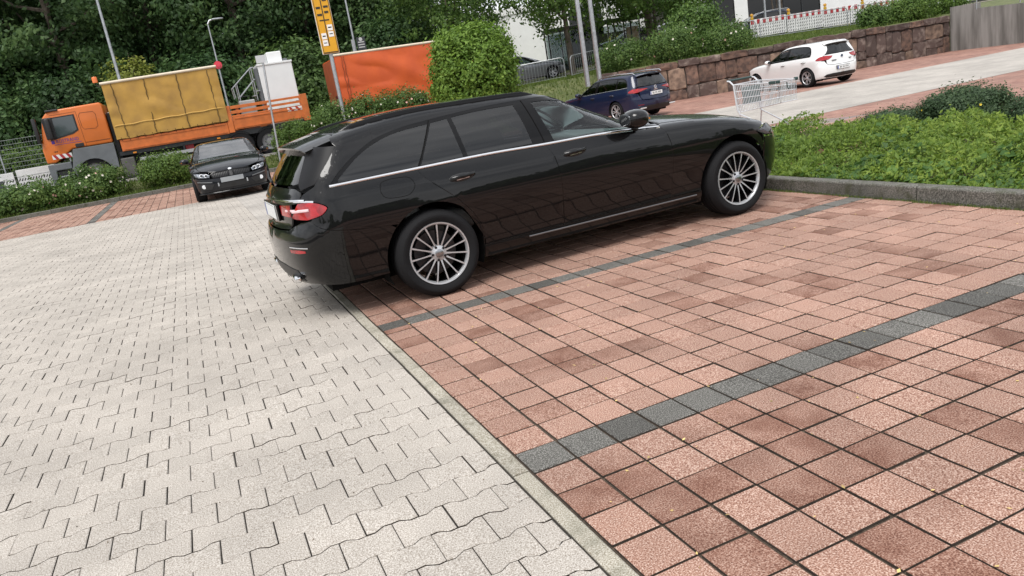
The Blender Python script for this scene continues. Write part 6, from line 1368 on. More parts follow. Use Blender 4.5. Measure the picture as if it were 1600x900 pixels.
# ---------------------------------------------------------------- the other parked cars
def smudge_plate(c, M, w=.52, h=.11):
    p = plate(c, M, None, w, h)
    for i, xx in enumerate((-.17, -.125, -.05, 0., .07, .12, .17)): MB().box((xx+.02, 0, .0045), (.026, h*.52, .002)).build('character', M_TRIM, p)
    return p
def rearM(x, z): return Matrix(((0, 0, -1, x), (-1, 0, 0, 0), (0, 1, 0, z), (0, 0, 0, 1)))
def frontM(x, z): return Matrix(((0, 0, 1, x), (1, 0, 0, 0), (0, 1, 0, z), (0, 0, 0, 1)))
def ring_badge(c, x, z, r, front=False):
    sg = 1 if front else -1
    mb = MB(); mb.tube([(x, r*math.cos(2*math.pi*i/20), z+r*math.sin(2*math.pi*i/20)) for i in range(21)], r*.14, 6, False)
    o = mb.build('badge', M_CHROME, c.root, smooth=True); return o
def parked_car(name, paint, S, q):
    c = Car(name, S, paint); B2 = (1, -1); res = q.get('res', .06)
    def PS(L): return c.pts(line_s(L))
    def CV(L, n=4): return c.curve(line_s(L), n)
    def mir(L): return L[::-1]*[1, -1, 1]
    wb, AR, AZ = q['wb'], q['ar'], q['rad']; zs = q['sill']
    belt = CV(q['belt'], 6); xb = belt[:, 0]
    def bseg(a, b):
        w_ = belt[(xb > min(a, b)+1e-3) & (xb < max(a, b)-1e-3)]; return w_ if a < b else w_[::-1]
    D, Bg, Ag = CV(q['D']), CV(q['B']), CV(q['A']); d0, b0, a0 = q['D'][0], q['B'][0], q['A'][0]
    sl = lambda a, b: c.pts([('s', a+(b-a)*i/8, zs) for i in range(1, 8)])
    c.panel('front_door', [Bg[:1], bseg(b0[0], a0[0]), Ag, sl(q['A'][-1][0], q['B'][-1][0]), Bg[::-1][:-1]], 'side', paint, sides=B2, res=res)
    c.panel('rear_door', [D[:1], bseg(d0[0], b0[0]), Bg, sl(q['B'][-1][0], q['D'][-1][0]), D[::-1][:-1]], 'side', paint, sides=B2, res=res)
    hood = c.curve([('t', *p) for p in q['hood_e']], 4)       # rear to front along the bonnet edge
    af = c.pts(arc(wb, AZ, AR, 186, q.get('af', 25), 24))
    c.panel('front_wing', [Ag[::-1][:1], sl(q['A'][-1][0], wb-AR), af, PS(q['wing_f']), hood[::-1], Ag[:-1]], 'side', paint, sides=B2, res=res)
    hf = c.curve([('t', *p) for p in q['hood_f']], 4); cowl = c.curve([('t', *p) for p in q['cowl']], 4)
    full = np.concatenate([hf, hood[::-1], cowl]); c.panel('bonnet', [full, mir(full[1:-1])], 'top', paint, res=.08)
    sy = spl(q['seam']); x0, x1 = q['seam'][0][0], q['seam'][-1][0]; sx = np.linspace(x0, x1, 34); seam = c.pts([('t', x, float(sy(x))) for x in sx])
    xw = q['roof_front']; rr = c.curve([('t', x0-.07, 0), ('t', x0-.06, .3), ('t', x0, float(sy(x0)))], 4)
    rf = c.curve([('t', xw-.08, float(sy(xw-.08))-.01), ('t', xw-.02, .4), ('t', xw, 0)], 4)
    full = np.concatenate([rr, seam[(sx > x0+.01) & (sx < xw-.09)], rf]); c.panel('roof', [full, mir(full[1:-1])], 'top', q.get('roof_m', paint), res=.09)
    wx = np.linspace(xw-.04, x1-.04, 14)
    full = np.concatenate([c.curve([('t', xw+.02, 0), ('t', xw, .4), ('t', xw-.05, float(sy(xw))-.04)], 4), c.pts([('t', x, float(sy(x))-.04) for x in wx]), c.curve([('t', *p) for p in q['ws_base']], 4)])
    c.panel('windscreen', [full, mir(full[1:-1])], 'top', G_WIND, res=.09, off=-.004)
    pa = c.pts([('t', x, float(sy(x))) for x in wx]); pb = c.pts([('t', x, float(sy(x))-.036) for x in wx]); c.panel('windscreen_pillar', [pa, pb[::-1]], 'top', M_GLOSSB, sides=B2, res=.05, gap=.001)
    dlo = CV(q['dlo'], 5); dx = dlo[:, 0]; jd = int(np.argmax(dlo[:, 0] > q['split'])); i0 = int(np.argmax(sx > q['split']))
    cl = c.pts([('s', dlo[jd, 0]+(seam[i0, 0]-dlo[jd, 0])*i/8, dlo[jd, 2]+(seam[i0, 2]-dlo[jd, 2])*i/8) for i in range(1, 8)])
    c.panel('cant_rail', [seam[i0:], dlo[jd:-1][::-1], cl], 'side', paint, sides=B2, res=.045, gap=.001)
    ct = c.pts([('s', p[0], p[2]+.012) for p in belt]); ct = ct[(ct[:, 0] > dlo[0, 0]+.02) & (ct[:, 0] < dlo[-1, 0]-.02)]
    gl = [np.concatenate([CV(g[0], 4), PS(g[1])]) for g in q['glass']]
    c.panel('window_frame', [dlo, ct[::-1]], 'side', M_GLOSSB, sides=B2, res=.045, gap=.001, off=-.003, holes=[[g] for g in gl])
    for k, g in enumerate(gl): c.panel('side_window', [g], 'side', q['glass_m'][k], sides=B2, gap=-.002, off=-.006, lip=0, res=.07)
    if q.get('belt_trim'): c.strip('belt_trim', c.pts([('s', p[0], p[2]+.006) for p in belt]), .014, q['belt_trim'], thick=.005, sides=B2)
    # tail
    ar = c.pts(arc(0, AZ, AR, 48, q.get('arr', 138), 20)); hs = PS(q['hatch_s']); lo = CV(q['lamp_o'], 3); bs = CV(q['bseam'], 4)
    c.panel('rear_wing', [seam[:1], hs, lo, bs, ar[::-1], D[::-1][q.get('dcut', 3):], bseg(d0[0], q['belt'][0][0]), dlo[:jd+1], cl, seam[1:i0+1][::-1]], 'rear', paint, sides=B2, res=.05, gap=.0012, x0=.45)
    lampin = c.pts([('r', *p) for p in q['lamp_i']]); c.panel('tail_lamp', [lo, lampin], 'rear', q.get('lamp_m', M_RED), sides=B2, off=.007, gap=.002, lip=.02, x0=.1, res=.04)
    tg = c.pts([('r', *p) for p in q['tailgate']]); c.panel('tailgate', [tg, mir(tg[tg[:, 1] > 1e-6])], 'rear', paint, res=.06, x0=.1)
    rw = c.pts([('r', *p) for p in q['rear_win']]); c.panel('rear_window', [rw, mir(rw[rw[:, 1] > 1e-6])], 'rear', G_DARK, res=.07, x0=.1, off=-.004)
    if q.get('fin'): fin = np.concatenate([c.pts([('r', *p) for p in q['fin'][0]]), PS(q['fin'][1])]); c.panel('window_fin', [fin], 'rear', q.get('fin_m', M_GLOSSB), sides=B2, res=.05, x0=.3, gap=.001)
    bt = c.pts([('r', *p) for p in q['bump_t']]); low = PS(q['bump_ls']); lowr = c.pts([('r', *p) for p in q['bump_lr']]); ar2 = c.pts(arc(0, AZ, AR, q.get('arr', 138), 192, 12))
    full = np.concatenate([bt[::-1], bs[:-1], ar2, low, lowr]); c.panel('rear_bumper', [full, mir(full[1:-1])], 'rear', paint, res=.06, x0=.1)
    df = c.pts([('r', *p) for p in q['diff']]); c.panel('diffuser', [df, mir(df[df[:, 1] > 1e-6])], 'rear', M_TRIM, res=.06, off=.006, x0=.1)
    sp_ = q.get('spoiler')
    if sp_:
        V = []; yw = float(sy(x0))-.02; N = 17
        for y in np.linspace(-yw, yw, N):
            e_ = abs(y)/yw; xb_ = x0+.02; xt = x0-sp_[0]+.06*e_**3; zz = float(S.ztop(np.array(xb_), np.array(y)))-.003-.02*e_**8
            V += [(xb_, y, zz), (xt, y, zz-sp_[1]), (xt+.01, y, zz-sp_[1]-.016), (xt+.12, y, zz-sp_[1]-.02), (xb_, y, zz-.05)]
        F = [(i*5+j, i*5+(j+1) % 5, (i+1)*5+(j+1) % 5, (i+1)*5+j) for i in range(N-1) for j in range(5)]+[tuple(range(5)), tuple((N-1)*5+j for j in range(5))]
        MB().add(V, F).build('roof_spoiler', q.get('spoiler_m', paint), c.root, smooth=True)
    # nose
    fb = np.concatenate([c.pts([('f', *p) for p in q['fb_top']]), PS(q['fb_side']), c.pts(arc(wb, AZ, AR, q.get('af', 25), -12, 10)), PS(q['fb_ls']), c.pts([('f', *p) for p in q['fb_low']])])
    c.panel('front_bumper', [fb, mir(fb[1:-1])], 'front', paint, res=.06)
    hl_ = np.concatenate([c.pts([('f', *p) for p in q['hl_f']]), PS(q['hl_s'])]); c.panel('head_lamp', [hl_], 'front', G_LAMP, sides=B2, gap=.002, off=.004, res=.05)
    c.panel('lamp_reflector', [hl_], 'front', q.get('hl_m', mat('lamp_inside', (.10, .10, .11))), sides=B2, gap=.008, off=-.025, lip=0, res=.05)
    gr = c.pts([('f', *p) for p in q['grille']]); c.panel('grille', [gr, mir(gr[gr[:, 1] > 1e-6])], 'front', M_TRIM, res=.06, off=-.006)
    # sill, floor, liners, cabin, wheels
    c.panel('sill', [c.pts([('s', AR+(wb-2*AR)*i/10, zs-.004) for i in range(11)]), c.pts([('s', wb-AR-(wb-2*AR)*i/10, zs-.10) for i in range(11)])], 'side', q.get('sill_m', paint), sides=B2, res=.07, gap=.001)
    xr_ = float(S.xr(np.array(.4))); xf_ = float(S.xf(np.array(.4)))
    MB().b2((xr_+.22, -.56, .18), (xf_-.35, .56, .34)).b2((.42, -.80, .2), (wb-.42, .80, .29)).b2((wb-.55, -.5, .3), (wb+.42, .5, .68)).b2((xr_+.25, -.5, .3), (-.2, .5, .62)).build('underbody', M_LINER, c.root)
    for x in (0, wb): well(c, x, AZ, AR+.012, M_LINER, q['track']+.06)
    build_interior(c, q['dash'], q['dash']-.98, .25, .24, float(S.zt(np.array(.6)))-.03, q['wid'], False)
    mirrors(c, q['mirror'], (.09, .11, .07), q.get('mirror_m', paint), q['mfoot'], .1)
    for hx in q['handles']: handle(c, hx[0], hx[1], paint, .2)
    c.wheel = place_wheels(c, wb, q['rad'], q['tw'], q['rim'], q['track'], q['style'], M_TYRE, q.get('alloy', M_ALU), M_RIMD, M_ALU, q.get('steer', 0))
    return c
SL = [(.1, -.13), (.2, -.075), (.28, -.04), (.36, -.030), (.46, -.022), (.58, -.010), (.70, -.002), (.78, 0), (.87, -.008)]
SH = [(.87, -.008), (.93, -.03), (1.0, -.058), (1.1, -.098), (1.2, -.142), (1.3, -.192), (1.4, -.25), (1.5, -.33), (1.65, -.48)]
HATCH_FRONT = dict(
    hood_e=[(2.13, .70), (2.5, .735), (2.85, .73), (3.08, .68), (3.17, .62)], hood_f=[(3.34, 0), (3.32, .3), (3.26, .5), (3.17, .62)], cowl=[(2.13, .70), (2.18, .55), (2.25, .28), (2.28, 0)],
    ws_base=[(2.05, .66), (2.14, .5), (2.22, .25), (2.25, 0)], wing_f=[(2.99, .52), (3.0, .60), (2.98, .68), (3.0, .735)],
    fb_top=[(0, .60), (.4, .60), (.55, .60), (.66, .60)], fb_side=[(3.06, .62), (3.02, .58), (3.02, .52)], fb_ls=[(3.12, .24)], fb_low=[(.5, .20), (.25, .19), (0, .19)],
    hl_f=[(.42, .62), (.42, .70), (.6, .735)], hl_s=[(3.10, .755), (3.0, .745), (3.02, .67), (3.08, .63)], grille=[(0, .70), (.38, .70), (.40, .63), (0, .62)])
def golf():
    paint = mat('white_car_paint', (.78, .79, .79), .3, coat=1.)
    S = Shape(zt=[(-1.2, 1.3), (-.72, 1.385), (-.4, 1.43), (.2, 1.452), (.8, 1.447), (1.15, 1.42), (1.4, 1.365), (1.65, 1.27), (1.95, 1.13), (2.2, 1.02), (2.4, .985), (2.75, .945), (3.05, .885), (3.25, .80), (3.38, .68), (3.6, .4)],
              xr=[(.1, -.60), (.2, -.68), (.35, -.755), (.5, -.775), (.62, -.77), (.72, -.74), (.9, -.725), (1.0, -.705), (1.1, -.66), (1.25, -.58), (1.38, -.50), (1.5, -.43)],
              xf=[(.1, 3.2), (.25, 3.42), (.4, 3.48), (.55, 3.47), (.7, 3.41), (.8, 3.34), (1., 3.2), (1.4, 3.)],
              P=[(-.8, .865), (-.3, .885), (.3, .895), (2, .895), (2.6, .885), (3, .865), (3.5, .83)], Sl=SL, Sh=SH, kz=.87, xkr=-.12, xkf=2.45, nr=5., mr=2.1, nf=4.5, mf=2.1, k=.06)
    q = dict(HATCH_FRONT, wb=2.637, ar=.365, rad=.316, sill=.30, track=.77, tw=.22, rim=.215, style=5, wid=.76, dash=1.98, split=.0, roof_front=1.2,
             belt=[(-.17, .995), (.3, .985), (1.0, .965), (1.6, .945), (2.05, .92)], D=[(-.12, .993), (-.09, .93), (.02, .85), (.16, .74), (.28, .62), (.36, .45), (.375, .30)], B=[(.95, .967), (.97, .85), (.985, .7), (.975, .30)], A=[(2.05, .92), (2.08, .85), (2.09, .7), (2.06, .30)],
             seam=[(-.41, .56), (-.1, .585), (.4, .60), (1.0, .60), (1.4, .615), (1.8, .66), (2.08, .70)],
             dlo=[(-.18, 1.005), (-.19, 1.10), (-.13, 1.25), (-.02, 1.325), (.2, 1.362), (.6, 1.380), (1.0, 1.366), (1.3, 1.31), (1.6, 1.205), (1.85, 1.07), (2.02, .945)],
             glass=[([(-.14, 1.09), (-.09, 1.235), (0, 1.30), (.25, 1.338), (.55, 1.352), (.87, 1.345)], [(.91, 1.0), (.3, 1.015), (-.125, 1.025)]), ([(1.0, 1.335), (1.25, 1.29), (1.55, 1.19), (1.78, 1.075), (1.9, .99)], [(1.6, .975), (1.03, .998)])], glass_m=[G_DARK, glass('glass_tint2', (.25, .30, .30))],
             hatch_s=[(-.46, 1.345), (-.53, 1.27), (-.585, 1.16), (-.615, 1.05), (-.60, .975)], lamp_o=[(-.59, .965), (-.52, .945), (-.455, .89), (-.44, .855), (-.50, .835), (-.60, .83)], lamp_i=[(.72, .825), (.52, .84), (.40, .90), (.36, .945), (.6, .965)],
             bseam=[(-.60, .826), (-.50, .76), (-.38, .66), (-.272, .56)],
             tailgate=[(0, 1.0), (.4, 1.0), (.63, .995), (.66, .972), (.58, .968), (.355, .948), (.39, .90), (.51, .838), (.60, .826), (.59, .72), (.54, .665), (.3, .655), (0, .652)],
             rear_win=[(0, 1.335), (.3, 1.33), (.52, 1.315), (.60, 1.17), (.655, 1.03), (.4, 1.022), (0, 1.02)], fin=([(.53, 1.318), (.612, 1.17), (.665, 1.03), (.67, .985)], [(-.592, .98), (-.608, 1.05), (-.578, 1.16), (-.525, 1.265)]), fin_m=paint,
             bump_t=[(.78, .815), (.66, .80), (.61, .72), (.55, .655), (.3, .645), (0, .642)], bump_ls=[(-.36, .22), (-.48, .23)], bump_lr=[(.6, .235), (.3, .225), (0, .225)], diff=[(0, .375), (.4, .375), (.62, .36), (.70, .30), (.60, .25), (.3, .24), (0, .24)],
             spoiler=(.19, .055), mirror=(1.82, .96, 1.0), mfoot=(1.88, .85, .93), handles=((.12, .845), (1.12, .835)))
    c = parked_car('hatchback_car', paint, S, q); r = c.root
    MB().b2((-.795, -.28, .47), (-.765, .28, .60)).build('plate_recess', M_TRIM, r, bevel=.006)
    smudge_plate(c, rearM(-.80, .535)); o = ring_badge(c, -.74, .90, .052); MB().lathe([(0, 0), (.05, 0)], 20, M=Matrix.Translation((-.737, 0, .90)) @ Matrix.Rotation(R(90), 4, 'Z')).build('badge_disc', mat('badge_blue', (.05, .08, .13), .3, .5), o)
    MB().box((-.733, .33, .79), (.01, .19, .03)).build('model_script', M_STEEL, r); MB().box((-.735, -.36, .79), (.01, .10, .03)).build('model_script', M_STEEL, r)
    MB().tube([(-.69, .0, 1.03), (-.66, -.25, 1.06)], .012, 6).build('rear_wiper', M_TRIM, r)
    r.location = (20.0, 17.95, -.2); r.rotation_euler = (0, 0, R(88.1)); tag(r, 'white hatchback parked nose-in at the sandstone wall', 'car'); return c
def blue():
    paint = mat('blue_car_paint', (.007, .013, .042), .3, .0, coat=1., spec=.2)
    S = Shape(zt=[(-1.4, 1.34), (-1.0, 1.40), (-.6, 1.44), (0, 1.462), (.6, 1.462), (1.05, 1.43), (1.3, 1.375), (1.6, 1.27), (1.95, 1.12), (2.2, 1.01), (2.4, .975), (2.75, .935), (3.05, .875), (3.25, .79), (3.38, .67), (3.6, .4)],
              xr=[(.1, -.90), (.2, -.98), (.35, -1.06), (.5, -1.08), (.64, -1.075), (.72, -1.045), (.9, -1.04), (1.0, -1.015), (1.1, -.965), (1.25, -.87), (1.38, -.785), (1.55, -.69)],
              xf=[(.1, 3.2), (.25, 3.42), (.4, 3.48), (.55, 3.47), (.7, 3.41), (.8, 3.34), (1., 3.2), (1.4, 3.)],
              P=[(-1.1, .86), (-.5, .885), (.3, .895), (2, .895), (2.6, .885), (3, .865), (3.5, .83)], Sl=SL, Sh=SH, kz=.87, xkr=-.40, xkf=2.45, nr=5., mr=2.1, nf=4.5, mf=2.1, k=.06)
    q = dict(HATCH_FRONT, wb=2.67, ar=.365, rad=.32, sill=.30, track=.77, tw=.22, rim=.22, style=5, wid=.76, dash=1.98, split=-.35, roof_front=1.2,
             belt=[(-.62, 1.03), (-.2, 1.01), (.4, .99), (1.0, .968), (1.6, .945), (2.05, .92)], D=[(-.12, 1.006), (-.09, .94), (.02, .85), (.16, .74), (.28, .62), (.36, .45), (.375, .30)], B=[(.95, .97), (.97, .85), (.985, .7), (.975, .30)], A=[(2.05, .92), (2.08, .85), (2.09, .7), (2.06, .30)],
             seam=[(-.68, .56), (-.3, .588), (.3, .60), (1.0, .60), (1.4, .615), (1.8, .66), (2.08, .70)],
             dlo=[(-.62, 1.04), (-.60, 1.13), (-.50, 1.27), (-.3, 1.345), (.2, 1.382), (.6, 1.388), (1.0, 1.366), (1.3, 1.305), (1.6, 1.20), (1.85, 1.065), (2.02, .945)],
             glass=[([(-.56, 1.10), (-.50, 1.22), (-.36, 1.30), (-.10, 1.335)], [(-.10, 1.03), (-.3, 1.045), (-.57, 1.055)]), ([(-.04, 1.345), (.3, 1.36), (.6, 1.365), (.87, 1.352)], [(.91, 1.0), (.3, 1.02), (-.04, 1.03)]), ([(1.0, 1.335), (1.25, 1.285), (1.55, 1.18), (1.78, 1.07), (1.9, .99)], [(1.6, .975), (1.03, .998)])], glass_m=[G_DARK, G_DARK, glass('glass_tint2', (.25, .30, .30))], belt_trim=M_CHROME,
             hatch_s=[(-.735, 1.35), (-.80, 1.27), (-.86, 1.15), (-.90, 1.05), (-.89, .985)], lamp_o=[(-.88, .965), (-.80, .955), (-.70, .90), (-.69, .875), (-.76, .85), (-.88, .838)], lamp_i=[(.70, .84), (.55, .87), (.36, .91), (.30, .935), (.6, .96)],
             bseam=[(-.88, .834), (-.76, .77), (-.55, .68), (-.272, .565)],
             tailgate=[(0, 1.0), (.4, 1.0), (.63, .995), (.66, .975), (.58, .966), (.29, .94), (.36, .905), (.54, .866), (.62, .835), (.60, .70), (.54, .60), (.3, .585), (0, .58)],
             rear_win=[(0, 1.335), (.3, 1.33), (.52, 1.315), (.60, 1.17), (.655, 1.03), (.4, 1.022), (0, 1.02)], fin=([(.53, 1.318), (.612, 1.17), (.665, 1.03), (.67, .985)], [(-.88, .99), (-.893, 1.05), (-.853, 1.15), (-.795, 1.265)]),
             bump_t=[(.78, .82), (.66, .80), (.615, .70), (.55, .59), (.3, .575), (0, .572)], bump_ls=[(-.36, .22), (-.7, .24)], bump_lr=[(.6, .245), (.3, .235), (0, .235)], diff=[(0, .40), (.4, .40), (.68, .38), (.72, .29), (.60, .26), (.3, .25), (0, .25)],
             spoiler=(.20, .05), mirror=(1.82, .96, 1.0), mfoot=(1.88, .85, .93), handles=((.12, .85), (1.12, .835)))
    c = parked_car('estate_car', paint, S, q); r = c.root
    smudge_plate(c, rearM(-1.075, .76)); o = ring_badge(c, -1.05, .94, .052); MB().lathe([(0, 0), (.05, 0)], 20, M=Matrix.Translation((-1.046, 0, .94)) @ Matrix.Rotation(R(90), 4, 'Z')).build('badge_disc', mat('badge_steel', (.35, .38, .42), .2, .9), o)
    MB().box((-1.05, 0, .86), (.01, .16, .022)).build('model_script', M_CHROME, r); MB().tube([(-1.0, -.02, 1.03), (-.955, -.3, 1.075)], .014, 6).build('rear_wiper', M_TRIM, r)
    for s in (-1, 1):
        MB().b2((-1.10, s*.50, .315), (-1.03, s*.76, .36)).build('exhaust_trim', M_CHROME, r, bevel=.01)
        pts = [(-.78, s*.575, 1.40), (-.70, s*.58, 1.455), (0, s*.60, 1.49), (.8, s*.60, 1.475), (1.0, s*.60, 1.42)]; MB().tube(pts, .016, 8).build('roof_rail', mat('rail_silver', (.66, .67, .69), .25, 1.), r, smooth=True)
        c.panel('reflector', [c.pts([('r', .70, .46), ('r', .52, .455), ('r', .52, .43), ('r', .70, .435)])], 'rear', M_REDD, sides=(s,), off=.006, gap=0, x0=.1)
    r.location = (13.2, 19.6, -.2); r.rotation_euler = (0, 0, R(99)); tag(r, 'dark blue estate car with silver roof rails in front of the bank', 'car'); return c
def saloon():
    paint = mat('saloon_paint', (.005, .006, .009), .3, .0, coat=1., spec=.1)
    S = Shape(zt=[(-1.3, .95), (-.95, 1.04), (-.5, 1.15), (-.1, 1.26), (.3, 1.335), (.8, 1.37), (1.15, 1.352), (1.45, 1.275), (1.75, 1.155), (2.05, 1.03), (2.25, .975), (2.6, .945), (3.0, .885), (3.3, .80), (3.5, .70), (3.65, .55)],
              xr=[(.1, -.85), (.2, -.93), (.4, -1.01), (.6, -1.03), (.8, -1.0), (.95, -.97), (1.05, -.90), (1.3, -.6)],
              xf=[(.1, 3.40), (.18, 3.54), (.25, 3.60), (.4, 3.615), (.55, 3.60), (.66, 3.565), (.74, 3.51), (.85, 3.40), (1.2, 3.2)],
              P=[(-1.1, .87), (-.5, .905), (0, .912), (2.2, .91), (2.81, .905), (3.2, .88), (3.6, .85)], Sl=SL, Sh=[(.87, -.008), (.92, -.03), (.97, -.06), (1.05, -.105), (1.15, -.16), (1.25, -.215), (1.35, -.29), (1.5, -.42)], kz=.87, xkr=-.35, xkf=2.75, nr=5., mr=2.1, nf=4.2, mf=2.1, k=.07)
    q = dict(wb=2.81, ar=.372, rad=.325, sill=.29, track=.78, tw=.24, rim=.24, style=5, wid=.78, dash=2.02, split=-.35, roof_front=1.22, alloy=M_RIMD, af=22,
             belt=[(-.40, .955), (.2, .95), (1.0, .935), (1.6, .92), (2.12, .90)], D=[(-.20, .953), (-.15, .90), (0, .80), (.15, .72), (.29, .60), (.37, .45), (.38, .29)], B=[(.95, .936), (.97, .85), (.985, .7), (.975, .29)], A=[(2.12, .90), (2.14, .84), (2.15, .7), (2.12, .29)],
             seam=[(-.55, .56), (-.2, .585), (.4, .59), (1.0, .59), (1.4, .61), (1.8, .665), (2.15, .715)],
             hood_e=[(2.18, .72), (2.6, .755), (3.0, .74), (3.25, .69), (3.34, .64)], hood_f=[(3.54, 0), (3.52, .25), (3.46, .45), (3.34, .64)], cowl=[(2.18, .72), (2.24, .55), (2.32, .28), (2.35, 0)], ws_base=[(2.10, .67), (2.19, .5), (2.28, .25), (2.31, 0)],
             wing_f=[(3.16, .50), (3.19, .58), (3.17, .655), (3.19, .72)],
             dlo=[(-.40, .965), (-.33, 1.03), (-.12, 1.13), (.15, 1.22), (.5, 1.28), (.9, 1.29), (1.2, 1.25), (1.5, 1.165), (1.8, 1.05), (2.06, .925)],
             glass=[([(-.28, 1.0), (-.05, 1.115), (.2, 1.195), (.55, 1.248), (.88, 1.255)], [(.92, .97), (.2, .98), (-.26, .978)]), ([(1.0, 1.245), (1.2, 1.21), (1.5, 1.125), (1.75, 1.03), (1.88, .965)], [(1.5, .95), (1.03, .965)])], glass_m=[G_DARK, glass('glass_tint2', (.25, .30, .30))],
             hatch_s=[(-.62, 1.04), (-.70, .98), (-.80, .92)], lamp_o=[(-.80, .90), (-.70, .88), (-.62, .84), (-.64, .79), (-.72, .76), (-.80, .75)], lamp_i=[(.72, .745), (.45, .77), (.40, .86), (.6, .895)], bseam=[(-.80, .745), (-.7, .70), (-.5, .64), (-.277, .575)],
             tailgate=[(0, .93), (.4, .93), (.66, .915), (.70, .90), (.395, .865), (.44, .765), (.62, .74), (.58, .64), (.3, .62), (0, .62)], rear_win=[(0, 1.03), (.3, 1.03), (.5, 1.02), (.62, .96), (.4, .955), (0, .95)],
             bump_t=[(.74, .735), (.66, .73), (.6, .64), (.3, .61), (0, .61)], bump_ls=[(-.37, .22), (-.6, .23)], bump_lr=[(.6, .235), (.3, .23), (0, .23)], diff=[(0, .36), (.4, .36), (.6, .34), (.6, .26), (.3, .25), (0, .25)],
             fb_top=[(0, .525), (.16, .525), (.48, .535), (.60, .545), (.70, .56)], fb_side=[(3.25, .585), (3.20, .57), (3.17, .50)], fb_ls=[(3.25, .22)], fb_low=[(.6, .19), (.3, .18), (0, .18)],
             hl_f=[(.50, .56), (.48, .64), (.56, .67), (.66, .695)], hl_s=[(3.28, .71), (3.205, .70), (3.22, .64), (3.27, .60)], hl_m=mat('led_lamp', (.74, .76, .78), .25, .3, col2=(.25, .26, .28), scale=16, contrast=(.52, .60)), grille=[(0, .675), (.40, .675), (.455, .63), (.43, .545), (0, .54)],
             mirror=(1.92, .99, .985), mfoot=(1.98, .87, .92), handles=((.22, .82), (1.2, .815)))
    c = parked_car('saloon_car', paint, S, q); r = c.root
    # kidney grille with bars, intakes, fog lamps, splitter, badge, blank plate
    xg = float(S.xf(np.array(.61)))
    for s in (-1, 1):
        fr = c.panel('kidney', [c.pts([('f', .03, .685), ('f', .40, .672), ('f', .465, .63), ('f', .42, .54), ('f', .05, .53)])], 'front', M_GLOSSB, sides=(s,), off=.008, gap=0, res=.05, holes=[[c.pts([('f', .05, .672), ('f', .385, .658), ('f', .44, .625), ('f', .40, .553), ('f', .07, .545)])]])[0]
        for k in range(9):
            yb = .075+k*.038; p1, p2 = c.pts([('f', yb, .655), ('f', yb, .555)]); MB().tube([(p1[0]-.002, s*p1[1], p1[2]), (p2[0]-.002, s*p2[1], p2[2])], .007, 5).build('grille_bar', M_GLOSSB, fr)
        c.panel('air_intake', [c.pts([('f', .42, .40), ('f', .78, .455), ('f', .80, .36), ('f', .70, .30), ('f', .50, .29)])], 'front', M_TRIM, sides=(s,), off=.004, gap=0, res=.05)
        c.strip('intake_trim', c.pts([('f', .46+.04*i, .445+.006*i) for i in range(9)]), .022, mat('trim_grey', (.12, .125, .13), .4), thick=.01, sides=(s,))
        p = c.pts([('f', .66, .37)])[0]; MB().lathe([(0, .02), (.045, .018), (.05, 0)], 18, M=Matrix.Translation((p[0]+.004, s*p[1], p[2])) @ Matrix.Rotation(R(-90), 4, 'Z')).build('fog_lamp', M_LAMPW, r, smooth=True)
        p = c.pts([('f', .56, .62), ('f', .66, .635), ('f', .62, .63)])
        for k in (0, 1):
            mb = MB().tube([(p[k][0]+.008, s*(p[k][1]+.040*math.cos(a_)), p[k][2]+.036*math.sin(a_)) for a_ in np.linspace(0, 6.283, 17)], .007, 5, False); mb.build('lamp_ring', mat('ring_light', (.9, .92, .95), .3), r, smooth=True)
            MB().ell((p[k][0]-.004, s*p[k][1], p[k][2]), (.02, .03, .028), 12, 8).build('lamp_lens', mat('lens_dark', (.05, .055, .06), .05, coat=1.), r, smooth=True)
    lowin = c.pts([('f', 0, .40), ('f', .36, .385), ('f', .34, .285), ('f', 0, .28)]); c.panel('lower_intake', [lowin, lowin[::-1][1:-1]*[1, -1, 1]], 'front', M_TRIM, off=.004, gap=0, res=.05)
    for s in (-1, 1): MB().b2((3.60, s*.315, .34), (3.625, s*.345, .42)).build('intake_fin', M_GALV, r)
    c.strip('splitter', np.array([[p[0], y, p[2]] for p, y in zip(c.pts([('f', abs(y), .205) for y in np.linspace(-.80, .80, 25)]), np.linspace(-.80, .80, 25))]), .03, M_GLOSSB, thick=.035)
    xb = float(S.xf(np.array(.72))); pb_ = c.pts([('t', 3.50, 0)])[0]; MB().ell((pb_[0], 0, pb_[2]+.002), (.035, .042, .010), 18, 6, M=Matrix.Rotation(R(35), 3, 'Y')).build('badge', mat('badge_white', (.75, .77, .8), .25, .4), r, smooth=True)
    plate(c, frontM(3.635, .47), blank=mat('plate_blurred', (.22, .235, .25), .6, col2=(.34, .35, .36), scale=1.6))
    r.location = (.03, 20.15, 0.); r.rotation_euler = (0, 0, R(-91.4)); tag(r, 'black saloon with kidney grille facing the camera beside the rose verge', 'car'); return c
def recolour(src, name, paint_from, m, loc, rz, label, group=None):
    memo = {}
    def rec(o, par):
        n = o.copy(); COL.objects.link(n); n.parent = par
        if o.data:
            if any(mm and mm.name == paint_from for mm in o.data.materials):
                if o.data.name not in memo:
                    d = o.data.copy()
                    for i, mm in enumerate(d.materials):
                        if mm and mm.name == paint_from: d.materials[i] = m
                    memo[o.data.name] = d
                n.data = memo[o.data.name]
        for ch in list(o.children): rec(ch, n)
        return n
    r = rec(src.root, None); r.name = name; r.location = loc; r.rotation_euler = (0, 0, rz); tag(r, label, 'car', group); return r
G = golf(); B = blue(); build_estate_car = build_estate(); SA = saloon()
dk = mat('black_far_paint', (.012, .012, .014), .25, .2, coat=1.); gy = mat('grey_far_paint', (.18, .19, .21), .3, .5, coat=1.); nv = mat('navy_far_paint', (.018, .024, .045), .25, .3, coat=1.); sv = mat('silver_far_paint', (.42, .43, .45), .3, .7, coat=1.)
def road_z(x, y): return H(x, y)+.035
